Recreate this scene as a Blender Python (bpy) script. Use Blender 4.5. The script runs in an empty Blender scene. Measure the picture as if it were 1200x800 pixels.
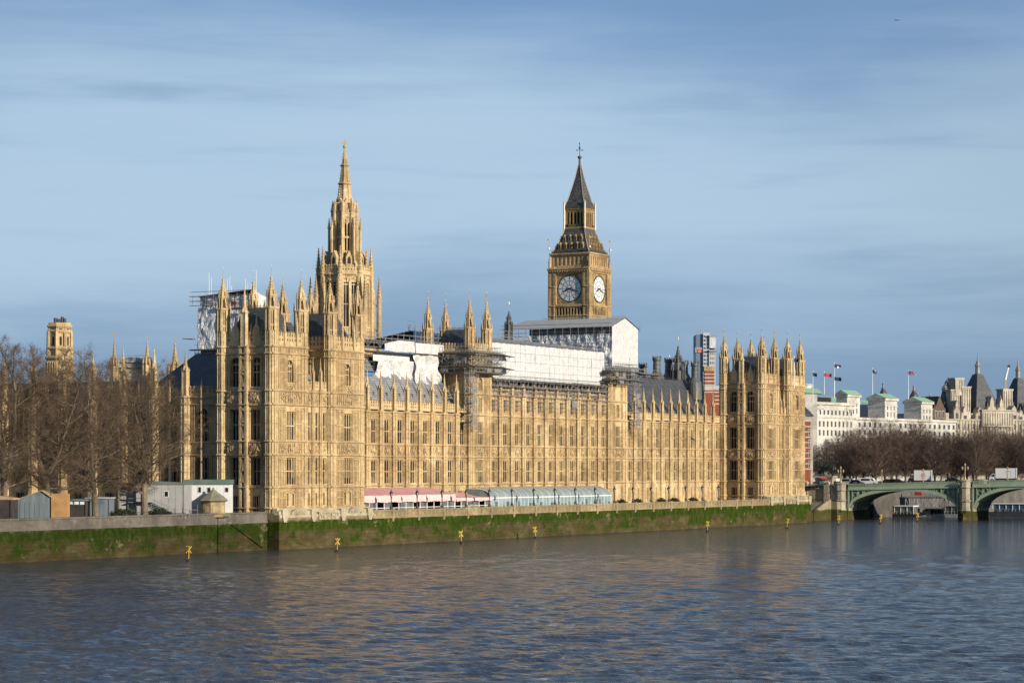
import bpy, math, random
from math import sin, cos, pi, radians, sqrt, atan2, tan

# ------------------------------------------------------------------ camera, sky, sun, exposure
scene = bpy.context.scene
COL = scene.collection
cam_d = bpy.data.cameras.new("camera")
cam = bpy.data.objects.new("camera", cam_d); COL.objects.link(cam)
cam_d.sensor_width = 36.0; cam_d.lens = 86.82; cam_d.shift_y = 148.0/1200.0
cam_d.clip_start = 1.0; cam_d.clip_end = 30000.0
CAM = (-369.2, -251.3, 8.1)
cam.location = CAM
FW = (cos(radians(28.685)), sin(radians(28.685)))
cam.rotation_euler = (pi/2, 0, -radians(90-28.685) + 0.00045)
scene.camera = cam

SUN_A = radians(11.5)      # south of the river front's normal
SUN_E = radians(17.5)
sdir = (-sin(SUN_A)*cos(SUN_E), -cos(SUN_A)*cos(SUN_E), sin(SUN_E))
w = bpy.data.worlds.new("World"); scene.world = w; w.use_nodes = True
nt = w.node_tree; N = nt.nodes; L = nt.links
for n in list(N): N.remove(n)
out = N.new('ShaderNodeOutputWorld'); bg = N.new('ShaderNodeBackground')
sky = N.new('ShaderNodeTexSky'); sky.sky_type = 'NISHITA'; sky.sun_disc = False
sky.sun_elevation = SUN_E; sky.sun_rotation = atan2(sdir[0], sdir[1]) % (2*pi)
sky.altitude = 20; sky.air_density = 1.0; sky.dust_density = 0.6; sky.ozone_density = 2.0
bg.inputs[1].default_value = 0.060
# veils and banks of thin cloud, laid out by direction
tc = N.new('ShaderNodeTexCoord'); sxyz = N.new('ShaderNodeSeparateXYZ'); L.new(tc.outputs['Generated'], sxyz.inputs[0])
def wnoise(sc, scale, det, rough, loc=(0,0,0), rot=0.0, dist=.2):
    m = N.new('ShaderNodeMapping'); m.inputs['Scale'].default_value = sc; m.inputs['Location'].default_value = loc; m.inputs['Rotation'].default_value = (rot, 0, 0)
    L.new(tc.outputs['Generated'], m.inputs['Vector']); n = N.new('ShaderNodeTexNoise'); n.inputs['Scale'].default_value = scale; n.inputs['Detail'].default_value = det; n.inputs['Roughness'].default_value = rough; n.inputs['Distortion'].default_value = dist
    L.new(m.outputs[0], n.inputs['Vector']); return n.outputs[0]
def wmath(op, a, b_):
    m = N.new('ShaderNodeMath'); m.operation = op
    for i, v in enumerate((a, b_)):
        if isinstance(v, (int, float)): m.inputs[i].default_value = v
        else: L.new(v, m.inputs[i])
    return m.outputs[0]
def wrange(v, a, b_, c=0.0, d=1.0, smooth=True):
    m = N.new('ShaderNodeMapRange'); m.interpolation_type = 'SMOOTHSTEP' if smooth else 'LINEAR'
    for i, q in enumerate((a, b_, c, d)): m.inputs[i+1].default_value = q
    L.new(v, m.inputs[0]); return m.outputs[0]
def wmix(f, a, b_):
    m = N.new('ShaderNodeMixRGB')
    for i, v in enumerate((f, a, b_)):
        if isinstance(v, tuple): m.inputs[i].default_value = (*v, 1)
        elif isinstance(v, float): m.inputs[i].default_value = v
        else: L.new(v, m.inputs[i])
    return m.outputs[0]
big = wnoise((1.6, 1.6, 7), 2.2, 6, .5, (2.3, .4, 0))
fine = wnoise((2.2, 2.2, 26), 3.0, 9, .6, (3.1, 1.7, .4), .02)
zw = wmath('ADD', sxyz.outputs[2], wmath('MULTIPLY', wmath('SUBTRACT', big, .5), .10))
zw = wmath('ADD', zw, wmath('MULTIPLY', wmath('SUBTRACT', fine, .5), .04))
bank = wmix(wrange(zw, .035, .10), (2.85, 4.6, 7.1), (6.0, 8.2, 10.5))
lay = wmix(wrange(zw, .118, .192), bank, (2.6, 4.6, 7.9))
streak = wmix(wrange(fine, .54, .76, 0.0, .22), lay, (3.4, 5.2, 7.7))
dark = wnoise((1.5, 1.5, 13), 2.4, 7, .55, (7.7, 2.1, 1.3))
streak = wmix(wrange(dark, .61, .76, 0.0, .5), streak, (2.75, 4.45, 7.0))
dirn = N.new('ShaderNodeVectorMath'); dirn.operation = 'DOT_PRODUCT'; L.new(tc.outputs['Generated'], dirn.inputs[0]); dirn.inputs[1].default_value = (.845, .535, 0)
thin = wmix(.89, (0,0,0), streak)      # the bright veil thins out to both sides
streak = wmix(wrange(dirn.outputs['Value'], .955, .99), thin, streak)
lowf = wrange(sxyz.outputs[2], .28, .7, .9, .3)
L.new(wmix(lowf, sky.outputs[0], streak), bg.inputs[0]); L.new(bg.outputs[0], out.inputs[0])

sun_d = bpy.data.lights.new("sun", 'SUN'); sun_d.energy = 4.9; sun_d.angle = radians(0.53); sun_d.color = (1.0, .882, .70)
sun = bpy.data.objects.new("sun", sun_d); COL.objects.link(sun)
from mathutils import Vector, Matrix
sun.rotation_euler = Vector(sdir).to_track_quat('Z', 'Y').to_euler()
sun.location = (sdir[0]*500, sdir[1]*500, sdir[2]*500)
scene.view_settings.view_transform = 'Standard'; scene.view_settings.look = 'None'
scene.view_settings.gamma = 1.0; scene.view_settings.use_curve_mapping = False
scene.view_settings.exposure = 0.34
scene.render.engine = 'CYCLES'
scene.cycles.max_bounces = 6; scene.cycles.use_denoising = True

# ------------------------------------------------------------------ helpers
rng = random.Random(7)
FPX = 2894.0; PX0 = 601.3
def G(px, D):
    X = (px-PX0)*D/FPX
    return (CAM[0] + FW[1]*X + FW[0]*D, CAM[1] - FW[0]*X + FW[1]*D)
def Lw(px, wv):
    t = (px-PX0)/FPX; D = (wv-CAM[1])/(FW[1]-FW[0]*t); g = G(px, D); return g[0], g[1], D
def Ls(px, s):
    t = (px-PX0)/FPX; D = (s-CAM[0])/(FW[0]+FW[1]*t); g = G(px, D); return g[0], g[1], D
def Z(py, D): return CAM[2] + (548-py)*D/FPX

class Fr:
    """A wall frame: a runs along the wall, d outward, z up."""
    def __init__(s, o, a, n):
        s.o = o; s.a = a; s.n = n
    def p(s, a, d, z):
        return (s.o[0]+a*s.a[0]+d*s.n[0], s.o[1]+a*s.a[1]+d*s.n[1], z)
def frE(x, y): return Fr((x, y), (1, 0), (0, -1))        # faces the river
def frS(x, y): return Fr((x, y), (0, -1), (-1, 0))       # faces south
def frN(x, y): return Fr((x, y), (0, 1), (1, 0))
def frW(x, y): return Fr((x, y), (-1, 0), (0, 1))

class MB:
    def __init__(s): s.v = []; s.f = []; s.mi = []; s.cur = 0
    def add(s, vs, fs):
        b = len(s.v); s.v += vs
        for f in fs: s.f.append(tuple(i+b for i in f)); s.mi.append(s.cur)
    def box(s, fr, a0, a1, d0, d1, z0, z1):
        p = fr.p
        s.add([p(a0,d0,z0),p(a1,d0,z0),p(a1,d1,z0),p(a0,d1,z0),p(a0,d0,z1),p(a1,d0,z1),p(a1,d1,z1),p(a0,d1,z1)],
              [(0,3,2,1),(4,5,6,7),(0,1,5,4),(1,2,6,5),(2,3,7,6),(3,0,4,7)])
    def wbox(s, x0, x1, y0, y1, z0, z1): s.box(WF, x0, x1, y0, y1, z0, z1)
    def quad(s, a, b, c, d): s.add([a,b,c,d], [(0,1,2,3)])
    def tri(s, a, b, c): s.add([a,b,c], [(0,1,2)])
    def ngon(s, c, r0, r1, z0, z1, n=8, rot=None, cap0=True, cap1=True):
        if rot is None: rot = pi/n
        vs = []
        for r, z in ((r0, z0), (r1, z1)):
            for i in range(n):
                t = rot+2*pi*i/n; vs.append((c[0]+r*cos(t), c[1]+r*sin(t), z))
        fs = [(i,(i+1)%n,n+(i+1)%n,n+i) for i in range(n)]
        if cap0: fs.append(tuple(range(n-1,-1,-1)))
        if cap1 and r1 > 1e-4: fs.append(tuple(range(n,2*n)))
        s.add(vs, fs)
    def lathe(s, c, prof, n=8, rot=None):
        for (r0,z0),(r1,z1) in zip(prof, prof[1:]):
            s.ngon(c, max(r0,.001), max(r1,.001), z0, z1, n, rot, False, False)
        s.ngon(c, max(prof[0][0],.001), max(prof[0][0],.001), prof[0][1]-.001, prof[0][1], n, rot)
    def bar(s, p0, p1, r, n=4, r1=None):
        a = Vector(p0); b = Vector(p1); d = (b-a)
        if d.length < 1e-6: return
        d.normalize(); u = d.orthogonal().normalized(); v = d.cross(u)
        if r1 is None: r1 = r
        vs = []
        for q, rr in ((a, r), (b, r1)):
            for i in range(n):
                t = 2*pi*i/n+.4; vs.append(tuple(q+u*rr*cos(t)+v*rr*sin(t)))
        s.add(vs, [(i,(i+1)%n,n+(i+1)%n,n+i) for i in range(n)]+[tuple(range(n-1,-1,-1)), tuple(range(n,2*n))])
    def ell(s, c, rx, ry, rz, n=10, m=6):
        vs = []; fs = []
        for j in range(m+1):
            ph = -pi/2+pi*j/m
            for i in range(n):
                t = 2*pi*i/n; vs.append((c[0]+rx*cos(ph)*cos(t), c[1]+ry*cos(ph)*sin(t), c[2]+rz*sin(ph)))
        for j in range(m):
            for i in range(n): fs.append((j*n+i, j*n+(i+1)%n, (j+1)*n+(i+1)%n, (j+1)*n+i))
        s.add(vs, fs)
    def extr(s, pts, fr, d0, d1):
        """polygon pts (a,z) extruded between depths d0 and d1 of a frame"""
        n = len(pts)
        s.add([fr.p(a,d0,z) for a,z in pts]+[fr.p(a,d1,z) for a,z in pts],
              [tuple(range(n-1,-1,-1)), tuple(range(n,2*n))]+[(i,(i+1)%n,n+(i+1)%n,n+i) for i in range(n)])
WF = Fr((0,0),(1,0),(0,1))

wl = {}
def tag(o, label=None, cat=None, group=None, kind=None):
    if label: o['label'] = label
    if cat: o['category'] = cat
    if group: o['group'] = group
    if kind: o['kind'] = kind
    return o
def empty(name, loc, label, cat, group=None):
    o = bpy.data.objects.new(name, None); COL.objects.link(o); o.location = loc
    o.empty_display_size = .5
    wl[o.name] = Vector(loc); return tag(o, label, cat, group)
def build(mb, name, mat, parent=None, smooth=False, loc=None):
    """mb holds world coordinates; the object's own origin is its parent's (or loc)."""
    base = Vector(loc) if loc is not None else (wl[parent.name] if parent is not None else Vector((0,0,0)))
    me = bpy.data.meshes.new(name)
    bx, by, bz = base
    me.from_pydata([(x-bx,y-by,z-bz) for x,y,z in mb.v], [], mb.f)
    mats = mat if isinstance(mat, (list, tuple)) else [mat]
    for m in mats: me.materials.append(m)
    if len(mats) > 1: me.polygons.foreach_set('material_index', mb.mi)
    if smooth: me.polygons.foreach_set('use_smooth', [True]*len(me.polygons))
    me.update()
    o = bpy.data.objects.new(name, me); COL.objects.link(o)
    if parent is not None:
        o.parent = parent; o.location = base - wl[parent.name]
    else: o.location = base
    wl[o.name] = base.copy()
    return o
KIDS = {}
def dup(o, parent, off):
    """a copy of a part with its sub-parts, moved by off"""
    c = o.copy(); COL.objects.link(c); c.parent = parent
    c.location = Vector(o.location)+Vector(off) - ((wl[parent.name]-wl[o.parent.name]) if o.parent is not None and parent is not None and parent != o.parent else Vector((0,0,0)))
    wl[c.name] = wl[o.name]+Vector(off)
    for ch in list(o.children):
        k = ch.copy(); COL.objects.link(k); k.parent = c; k.location = ch.location
        wl[k.name] = wl[ch.name]+Vector(off)
        for g in list(ch.children):
            q = g.copy(); COL.objects.link(q); q.parent = k; q.location = g.location
    return c
def dup_thing(root, loc, label=None, rotz=None):
    c = root.copy(); COL.objects.link(c); c.location = loc
    if rotz is not None: c.rotation_euler = (0,0,rotz)
    if label: c['label'] = label
    wl[c.name] = Vector(loc)
    for ch in list(root.children):
        k = ch.copy(); COL.objects.link(k); k.parent = c
        for g in list(ch.children):
            q = g.copy(); COL.objects.link(q); q.parent = k
    return c

# ------------------------------------------------------------------ materials
def mat_base(name):
    m = bpy.data.materials.new(name); m.use_nodes = True
    return m, m.node_tree.nodes, m.node_tree.links, m.node_tree.nodes['Principled BSDF']
def ramp(N, stops):
    r = N.new('ShaderNodeValToRGB'); e = r.color_ramp.elements
    e[0].position, e[0].color = stops[0][0], (*stops[0][1], 1)
    e[1].position, e[1].color = stops[-1][0], (*stops[-1][1], 1)
    for p, c in stops[1:-1]:
        k = e.new(p); k.color = (*c, 1)
    return r
def noisy(name, c0, c1, scale=.4, rough=.85, stretch=(1,1,1), c2=None, bump=0.0, bscale=3.0, detail=6, metal=0.0, spec=None, fine=True):
    m, N, L, b = mat_base(name)
    g = N.new('ShaderNodeNewGeometry'); mp = N.new('ShaderNodeMapping'); mp.inputs['Scale'].default_value = stretch
    L.new(g.outputs['Position'], mp.inputs['Vector'])
    n = N.new('ShaderNodeTexNoise'); n.inputs['Scale'].default_value = scale; n.inputs['Detail'].default_value = detail; n.inputs['Roughness'].default_value = .62
    L.new(mp.outputs[0], n.inputs['Vector'])
    st = [(.3, c0), (.7, c1)] if c2 is None else [(.28, c0), (.5, c1), (.72, c2)]
    r = ramp(N, st); L.new(n.outputs[0], r.inputs[0])
    L.new(r.outputs[0], b.inputs['Base Color'])
    b.inputs['Roughness'].default_value = rough; b.inputs['Metallic'].default_value = metal
    if spec is not None: b.inputs['Specular IOR Level'].default_value = spec
    if bump:
        k = N.new('ShaderNodeTexNoise'); k.inputs['Scale'].default_value = bscale; k.inputs['Detail'].default_value = 5
        L.new(g.outputs['Position'], k.inputs['Vector'])
        bm = N.new('ShaderNodeBump'); bm.inputs['Strength'].default_value = 1.0; bm.inputs['Distance'].default_value = bump
        L.new(k.outputs[0], bm.inputs['Height']); L.new(bm.outputs[0], b.inputs['Normal'])
    return m
def stone_mat(name, lo, mid, hi, soot=(.16,.12,.08), soot_amt=.5, bump=.22):
    """honey limestone: ashlar tone changes block by block, weathering patches, vertical soot runs and carved grain"""
    m, N, L, b = mat_base(name)
    g = N.new('ShaderNodeNewGeometry')
    n = N.new('ShaderNodeTexNoise'); n.inputs['Scale'].default_value = .16; n.inputs['Detail'].default_value = 9; n.inputs['Roughness'].default_value = .7
    L.new(g.outputs['Position'], n.inputs['Vector'])
    r = ramp(N, [(.3, lo), (.5, mid), (.7, hi)]); L.new(n.outputs[0], r.inputs[0])
    # block tone
    mp = N.new('ShaderNodeMapping'); mp.inputs['Scale'].default_value = (1.1, 1.1, 2.3); L.new(g.outputs['Position'], mp.inputs['Vector'])
    vo = N.new('ShaderNodeTexVoronoi'); vo.inputs['Scale'].default_value = 1.0; L.new(mp.outputs[0], vo.inputs['Vector'])
    mx = N.new('ShaderNodeMixRGB'); mx.blend_type = 'OVERLAY'; mx.inputs[0].default_value = .13
    sep = N.new('ShaderNodeSeparateColor'); L.new(vo.outputs['Color'], sep.inputs[0])
    L.new(r.outputs[0], mx.inputs[1]); L.new(sep.outputs[0], mx.inputs[2])
    v2 = N.new('ShaderNodeTexVoronoi'); v2.inputs['Scale'].default_value = .17; L.new(g.outputs['Position'], v2.inputs['Vector']); s2 = N.new('ShaderNodeSeparateColor'); L.new(v2.outputs['Color'], s2.inputs[0])
    ov2 = N.new('ShaderNodeMixRGB'); ov2.blend_type = 'OVERLAY'; ov2.inputs[0].default_value = .16; L.new(mx.outputs[0], ov2.inputs[1]); L.new(s2.outputs[0], ov2.inputs[2]); mx = ov2
    # soot runs
    mp2 = N.new('ShaderNodeMapping'); mp2.inputs['Scale'].default_value = (1.3, 1.3, .13); L.new(g.outputs['Position'], mp2.inputs['Vector'])
    n3 = N.new('ShaderNodeTexNoise'); n3.inputs['Scale'].default_value = .9; n3.inputs['Detail'].default_value = 8; n3.inputs['Roughness'].default_value = .7; L.new(mp2.outputs[0], n3.inputs['Vector'])
    mr = N.new('ShaderNodeMapRange'); mr.inputs[1].default_value = .52; mr.inputs[2].default_value = .74; mr.inputs[3].default_value = 0; mr.inputs[4].default_value = soot_amt; L.new(n3.outputs[0], mr.inputs[0])
    m2 = N.new('ShaderNodeMixRGB'); m2.inputs[2].default_value = (*soot, 1); L.new(mr.outputs[0], m2.inputs[0]); L.new(mx.outputs[0], m2.inputs[1])
    L.new(m2.outputs[0], b.inputs['Base Color']); b.inputs['Roughness'].default_value = .9; b.inputs['Specular IOR Level'].default_value = .2
    k = N.new('ShaderNodeTexNoise'); k.inputs['Scale'].default_value = 2.2; k.inputs['Detail'].default_value = 6; k.inputs['Roughness'].default_value = .75; mk = N.new('ShaderNodeMapping'); mk.inputs['Scale'].default_value = (1.5,1.5,.7); L.new(g.outputs['Position'], mk.inputs['Vector']); L.new(mk.outputs[0], k.inputs['Vector'])
    bm = N.new('ShaderNodeBump'); bm.inputs['Strength'].default_value = 1; bm.inputs['Distance'].default_value = bump; L.new(k.outputs[0], bm.inputs['Height']); L.new(bm.outputs[0], b.inputs['Normal'])
    return m
def pane_mat():
    m, N, L, b = mat_base('leaded_panes_some_with_blinds')
    g = N.new('ShaderNodeNewGeometry'); mp = N.new('ShaderNodeMapping'); mp.inputs['Scale'].default_value = (.45,.45,.16); L.new(g.outputs['Position'], mp.inputs['Vector'])
    w_ = N.new('ShaderNodeTexWhiteNoise'); fl = N.new('ShaderNodeVectorMath'); fl.operation = 'FLOOR'; L.new(mp.outputs[0], fl.inputs[0]); L.new(fl.outputs[0], w_.inputs['Vector'])
    r = ramp(N, [(.0, (.012,.013,.017)), (.55, (.03,.03,.033)), (.76, (.07,.055,.04)), (.9, (.15,.12,.08))]); r.color_ramp.interpolation = 'CONSTANT'; L.new(w_.outputs['Value'], r.inputs[0])
    L.new(r.outputs[0], b.inputs['Base Color']); b.inputs['Roughness'].default_value = .3; b.inputs['Specular IOR Level'].default_value = .15
    n = N.new('ShaderNodeTexNoise'); n.inputs['Scale'].default_value = 1.5; L.new(g.outputs['Position'], n.inputs['Vector']); bm = N.new('ShaderNodeBump'); bm.inputs['Distance'].default_value = .04; L.new(n.outputs[0], bm.inputs['Height']); L.new(bm.outputs[0], b.inputs['Normal'])
    return m
M = {}
M['stone'] = stone_mat('honey_limestone', (.38,.27,.14), (.525,.395,.22), (.65,.515,.315), soot_amt=.65)
M['stone_dark'] = stone_mat('weathered_limestone', (.30,.21,.115), (.41,.30,.175), (.50,.38,.24), soot_amt=.5)
M['carved'] = stone_mat('carved_limestone', (.36,.25,.13), (.49,.36,.20), (.60,.47,.30), soot_amt=.45, bump=.32)
M['pale_stone'] = stone_mat('pale_plinth_stone', (.30,.255,.17), (.40,.345,.24), (.52,.46,.35), soot=(.13,.12,.07), soot_amt=.6)
M['clock_stone'] = stone_mat('clock_tower_stone', (.25,.17,.085), (.40,.285,.15), (.53,.40,.23), soot=(.06,.045,.03), soot_amt=.75)
M['gilt'] = noisy('gilded_metal', (.5,.33,.10), (.68,.48,.18), 1.0, .45, metal=.35)
M['glass_plain'] = noisy('leaded_window_glass', (.012,.014,.018), (.03,.033,.04), .8, .25, detail=2, bump=.03, bscale=1.5)
M['glass'] = pane_mat()
M['glass_blue'] = noisy('conservatory_glass', (.16,.24,.26), (.28,.37,.39), .5, .15, detail=2)
M['dark_gap'] = noisy('deep_shadowed_opening', (.015,.013,.012), (.03,.026,.022), .6, .95)  # near-black colour put in for the shade inside openings and arcades
def slate(name, c0, c1, rough=.5):
    m, N, L, b = mat_base(name)
    g = N.new('ShaderNodeNewGeometry')
    br = N.new('ShaderNodeTexBrick'); br.inputs['Scale'].default_value = 1.0
    br.inputs['Color1'].default_value = (*c0,1); br.inputs['Color2'].default_value = (*c1,1); br.inputs['Mortar'].default_value = (c0[0]*.6,c0[1]*.6,c0[2]*.6,1)
    br.inputs['Mortar Size'].default_value = .04; br.inputs['Brick Width'].default_value = .9; br.inputs['Row Height'].default_value = .5
    sx = N.new('ShaderNodeSeparateXYZ'); L.new(g.outputs['Position'], sx.inputs[0])
    ad = N.new('ShaderNodeMath'); L.new(sx.outputs[0], ad.inputs[0]); L.new(sx.outputs[1], ad.inputs[1])
    cx = N.new('ShaderNodeCombineXYZ'); L.new(ad.outputs[0], cx.inputs[0]); L.new(sx.outputs[2], cx.inputs[1])
    L.new(cx.outputs[0], br.inputs['Vector'])
    n = N.new('ShaderNodeTexNoise'); n.inputs['Scale'].default_value = .5; n.inputs['Detail'].default_value = 7; L.new(g.outputs['Position'], n.inputs['Vector'])
    mx = N.new('ShaderNodeMixRGB'); mx.blend_type = 'OVERLAY'; mx.inputs[0].default_value = .5
    L.new(br.outputs[0], mx.inputs[1]); L.new(n.outputs[0], mx.inputs[2]); L.new(mx.outputs[0], b.inputs['Base Color'])
    b.inputs['Roughness'].default_value = rough
    bm = N.new('ShaderNodeBump'); bm.inputs['Distance'].default_value = .04; L.new(br.outputs[1], bm.inputs['Height']); L.new(bm.outputs[0], b.inputs['Normal'])
    return m
M['slate'] = slate('iron_roof_tiles_dark', (.055,.057,.065), (.085,.087,.095))
M['slate_pale'] = slate('roof_tiles_grey', (.20,.205,.22), (.27,.275,.29))
M['slate_clock'] = slate('clock_roof_tiles', (.060,.058,.060), (.11,.105,.10), .5)
M['lead'] = noisy('lead_and_dark_iron', (.03,.033,.038), (.07,.073,.08), .6, .55)
def sheet_mat(name, c0, c1, scale=.9, bump=.5):
    m, N, L, b = mat_base(name)
    g = N.new('ShaderNodeNewGeometry')
    vo = N.new('ShaderNodeTexVoronoi'); vo.inputs['Scale'].default_value = .45; vo.feature = 'DISTANCE_TO_EDGE'
    n0 = N.new('ShaderNodeTexNoise'); n0.inputs['Scale'].default_value = scale; n0.inputs['Detail'].default_value = 7; n0.inputs['Distortion'].default_value = 1.2
    L.new(g.outputs['Position'], n0.inputs['Vector']); L.new(n0.outputs[1], vo.inputs['Vector'])
    L.new(g.outputs['Position'], vo.inputs['Vector'])
    r = ramp(N, [(.3, c0), (.7, c1)]); L.new(n0.outputs[0], r.inputs[0]); L.new(r.outputs[0], b.inputs['Base Color'])
    b.inputs['Roughness'].default_value = .6
    mp = N.new('ShaderNodeMapping'); mp.inputs['Scale'].default_value = (1, 1, .45); L.new(g.outputs['Position'], mp.inputs['Vector'])
    n2 = N.new('ShaderNodeTexNoise'); n2.inputs['Scale'].default_value = scale*1.1; n2.inputs['Detail'].default_value = 5; n2.inputs['Distortion'].default_value = 2.0
    L.new(mp.outputs[0], n2.inputs['Vector'])
    bm = N.new('ShaderNodeBump'); bm.inputs['Distance'].default_value = bump; L.new(n2.outputs[0], bm.inputs['Height']); L.new(bm.outputs[0], b.inputs['Normal'])
    return m
M['sheet'] = sheet_mat('white_scaffold_sheeting', (.50,.51,.53), (.64,.64,.64))
M['sheet_lightened'] = sheet_mat('shade_side_sheeting', (.56,.57,.60), (.74,.75,.77), .7, .7)  # sheeting copy lightened for sides in shade, brightness put into the colour
M['tin'] = noisy('grey_roof_decking', (.32,.32,.32), (.42,.42,.41), .5, .6, stretch=(.4,4,1))
M['pole'] = noisy('scaffold_tube_steel', (.22,.22,.225), (.38,.38,.385), 1.5, .5, metal=.2)
M['plank'] = noisy('scaffold_boards', (.05,.045,.04), (.12,.105,.09), 1.2, .9)
M['netting'] = noisy('grey_debris_netting', (.13,.125,.125), (.24,.235,.23), .8, .95, bump=.3, bscale=1.5)
M['white_paint'] = noisy('white_paint', (.70,.70,.69), (.82,.82,.81), .6, .5)
M['iron'] = noisy('black_painted_iron', (.018,.018,.02), (.035,.035,.036), 1.5, .5)
# ------------------------------------------------------------------ gothic building kit
def wall_sheet(mb, fr, a0, a1, z0, z1, ops=(), depth=.55, d=0.0):
    """wall face with openings (a0,a1,z0,z1) and their reveals"""
    As = sorted(set([a0, a1]+[v for o in ops for v in o[:2]])); Zs = sorted(set([z0, z1]+[v for o in ops for v in o[2:]]))
    for i in range(len(As)-1):
        for j in range(len(Zs)-1):
            ca, cz = (As[i]+As[i+1])/2, (Zs[j]+Zs[j+1])/2
            if any(o[0] < ca < o[1] and o[2] < cz < o[3] for o in ops): continue
            mb.quad(fr.p(As[i],d,Zs[j]), fr.p(As[i+1],d,Zs[j]), fr.p(As[i+1],d,Zs[j+1]), fr.p(As[i],d,Zs[j+1]))
    for o in ops:
        b0, b1, y0, y1 = o; e = d-depth-.12
        mb.quad(fr.p(b0,d,y0), fr.p(b0,d,y1), fr.p(b0,e,y1), fr.p(b0,e,y0))
        mb.quad(fr.p(b1,d,y0), fr.p(b1,e,y0), fr.p(b1,e,y1), fr.p(b1,d,y1))
        mb.quad(fr.p(b0,d,y0), fr.p(b0,e,y0), fr.p(b1,e,y0), fr.p(b1,d,y0))
        mb.quad(fr.p(b0,d,y1), fr.p(b1,d,y1), fr.p(b1,e,y1), fr.p(b0,e,y1))
def window(fr, ca, wd, z0, z1, lights, parent, trans=1, arch=False, depth=.55, d=0.0, mull=.15, glass='glass', stone='stone'):
    a0, a1 = ca-wd/2, ca+wd/2
    fb = MB(); gb = MB()
    g = d-depth
    e = .04
    for i in range(1, lights):
        a = a0+wd*i/lights
        fb.box(fr, a-mull/2, a+mull/2, g+.02, g+.15, z0, z1)
    for a in (a0+.06, a1-.06): fb.box(fr, a-.08, a+.08, g+.02, g+.18, z0+.01, z1-.01)
    for t in range(trans):
        z = z0+(z1-z0)*(t+1)/(trans+1)
        fb.box(fr, a0-.02, a1+.02, g+.01, g+.17, z-.09, z+.09)
    top = z1
    # cusped light heads
    lw = wd/lights
    for i in range(lights):
        c = a0+lw*(i+.5)
        zz = z1 if not arch else z1-wd*.42
        for s in (-1, 1):
            fb.extr([(c+s*lw*.5, zz-lw*.55), (c+s*lw*.5, zz+.0), (c, zz+.0), (c+s*lw*.2, zz-lw*.2)][::s], fr, g+.03, g+.13)
    if arch:
        h = wd*.55
        for s in (-1, 1):
            pts = [(ca+s*wd/2, z1-h)]
            for k in range(1, 5):
                t = k/4; pts.append((ca+s*wd/2*cos(t*pi/2)**.8 if t < 1 else ca, z1-h+h*sin(t*pi/2)))
            pts.append((ca+s*wd/2, z1+.02))
            fb.extr(pts[::s], fr, g+.05, d-.03)
        fb.box(fr, a0, a1, g+.03, g+.22, z1-h-.1, z1-h+.08)
    # sill and label mould stand proud of the wall
    fb.box(fr, a0-.22, a1+.22, d-.1, d+.16, z0-.2, z0-.003)
    fb.box(fr, a0-.2, a1+.2, d-.1, d+.09, z1+.06, z1+.16)
    gb.quad(fr.p(a0-.05,g,z0-.05), fr.p(a1+.05,g,z0-.05), fr.p(a1+.05,g,z1+.05), fr.p(a0-.05,g,z1+.05))
    f = build(fb, 'window', M[stone], parent)
    gl = build(gb, 'pane', M[glass], f)
    return f
def ribs(mb, fr, a0, a1, z0, z1, step=.5, wv=.12, dv=.18, d=0.0, rail=True):
    n = max(1, int(round((a1-a0)/step)))
    for i in range(n+1):
        a = a0+(a1-a0)*i/n
        mb.box(fr, a-wv/2, a+wv/2, d-.05, d+dv, z0, z1)
    if rail and z1-z0 > 1.5:
        for z in ((z0+z1)/2, z1-.35):
            mb.box(fr, a0, a1, d-.06, d+dv*.8, z-.09, z+.09)
def carve(mb, fr, a0, a1, z0, z1, r, dens=5.0, d=0.0, dmax=.3):
    n = int((a1-a0)*(z1-z0)*dens)
    for _ in range(n):
        a = r.uniform(a0, a1); z = r.uniform(z0, z1); s = r.uniform(.07, .22); t = r.uniform(.08, .3); q = r.uniform(.08, dmax)
        mb.extr([(a-s, z), (a, z-t), (a+s, z), (a, z+t)], fr, d-.05, d+q)
def shield(mb, fr, a, z, s=.5, d=0.0):
    mb.extr([(a-s*.6, z+s*.6), (a-s*.6, z-.1*s), (a, z-s*.8), (a+s*.6, z-.1*s), (a+s*.6, z+s*.6)], fr, d-.05, d+.33)
    for k in (-1, 1): mb.extr([(a+k*s*.75, z-s*.9), (a+k*s*1.3, z-s*.7), (a+k*s*1.15, z+s*.5), (a+k*s*.8, z+s*.7)][::k], fr, d-.05, d+.3)
    mb.extr([(a-s*.4, z+s*.7), (a+s*.4, z+s*.7), (a+s*.5, z+s*1.1), (a-s*.5, z+s*1.1)], fr, d-.05, d+.3)
def course(mb, fr, a0, a1, z, h=.28, dv=.28, d=0.0):
    mb.box(fr, a0, a1, d-.1, d+dv, z, z+h*.55)
    mb.box(fr, a0, a1, d-.1, d+dv*.6, z+h*.5, z+h)
    mb.box(fr, a0, a1, d-.1, d+dv*.45, z-h*.4, z+.02)
def merlons(mb, fr, a0, a1, z0, z1, step=.95, d=0.0, th=.35):
    """pierced parapet: solid foot, open tracery, capped merlons"""
    h = z1-z0
    mb.box(fr, a0, a1, d-th, d, z0, z0+h*.35)
    n = max(1, int(round((a1-a0)/step))); s = (a1-a0)/n
    for i in range(n):
        c = a0+s*(i+.5)
        mb.box(fr, c-s*.30, c+s*.30, d-th+.02, d-.02, z0+h*.34, z0+h*.92)
        mb.extr([(c-s*.38, z0+h*.9), (c+s*.38, z0+h*.9), (c, z0+h*1.12)], fr, d-th-.03, d+.03)
    mb.box(fr, a0, a1, d-th*.8, d-.05, z0+h*.55, z0+h*.72)
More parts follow.
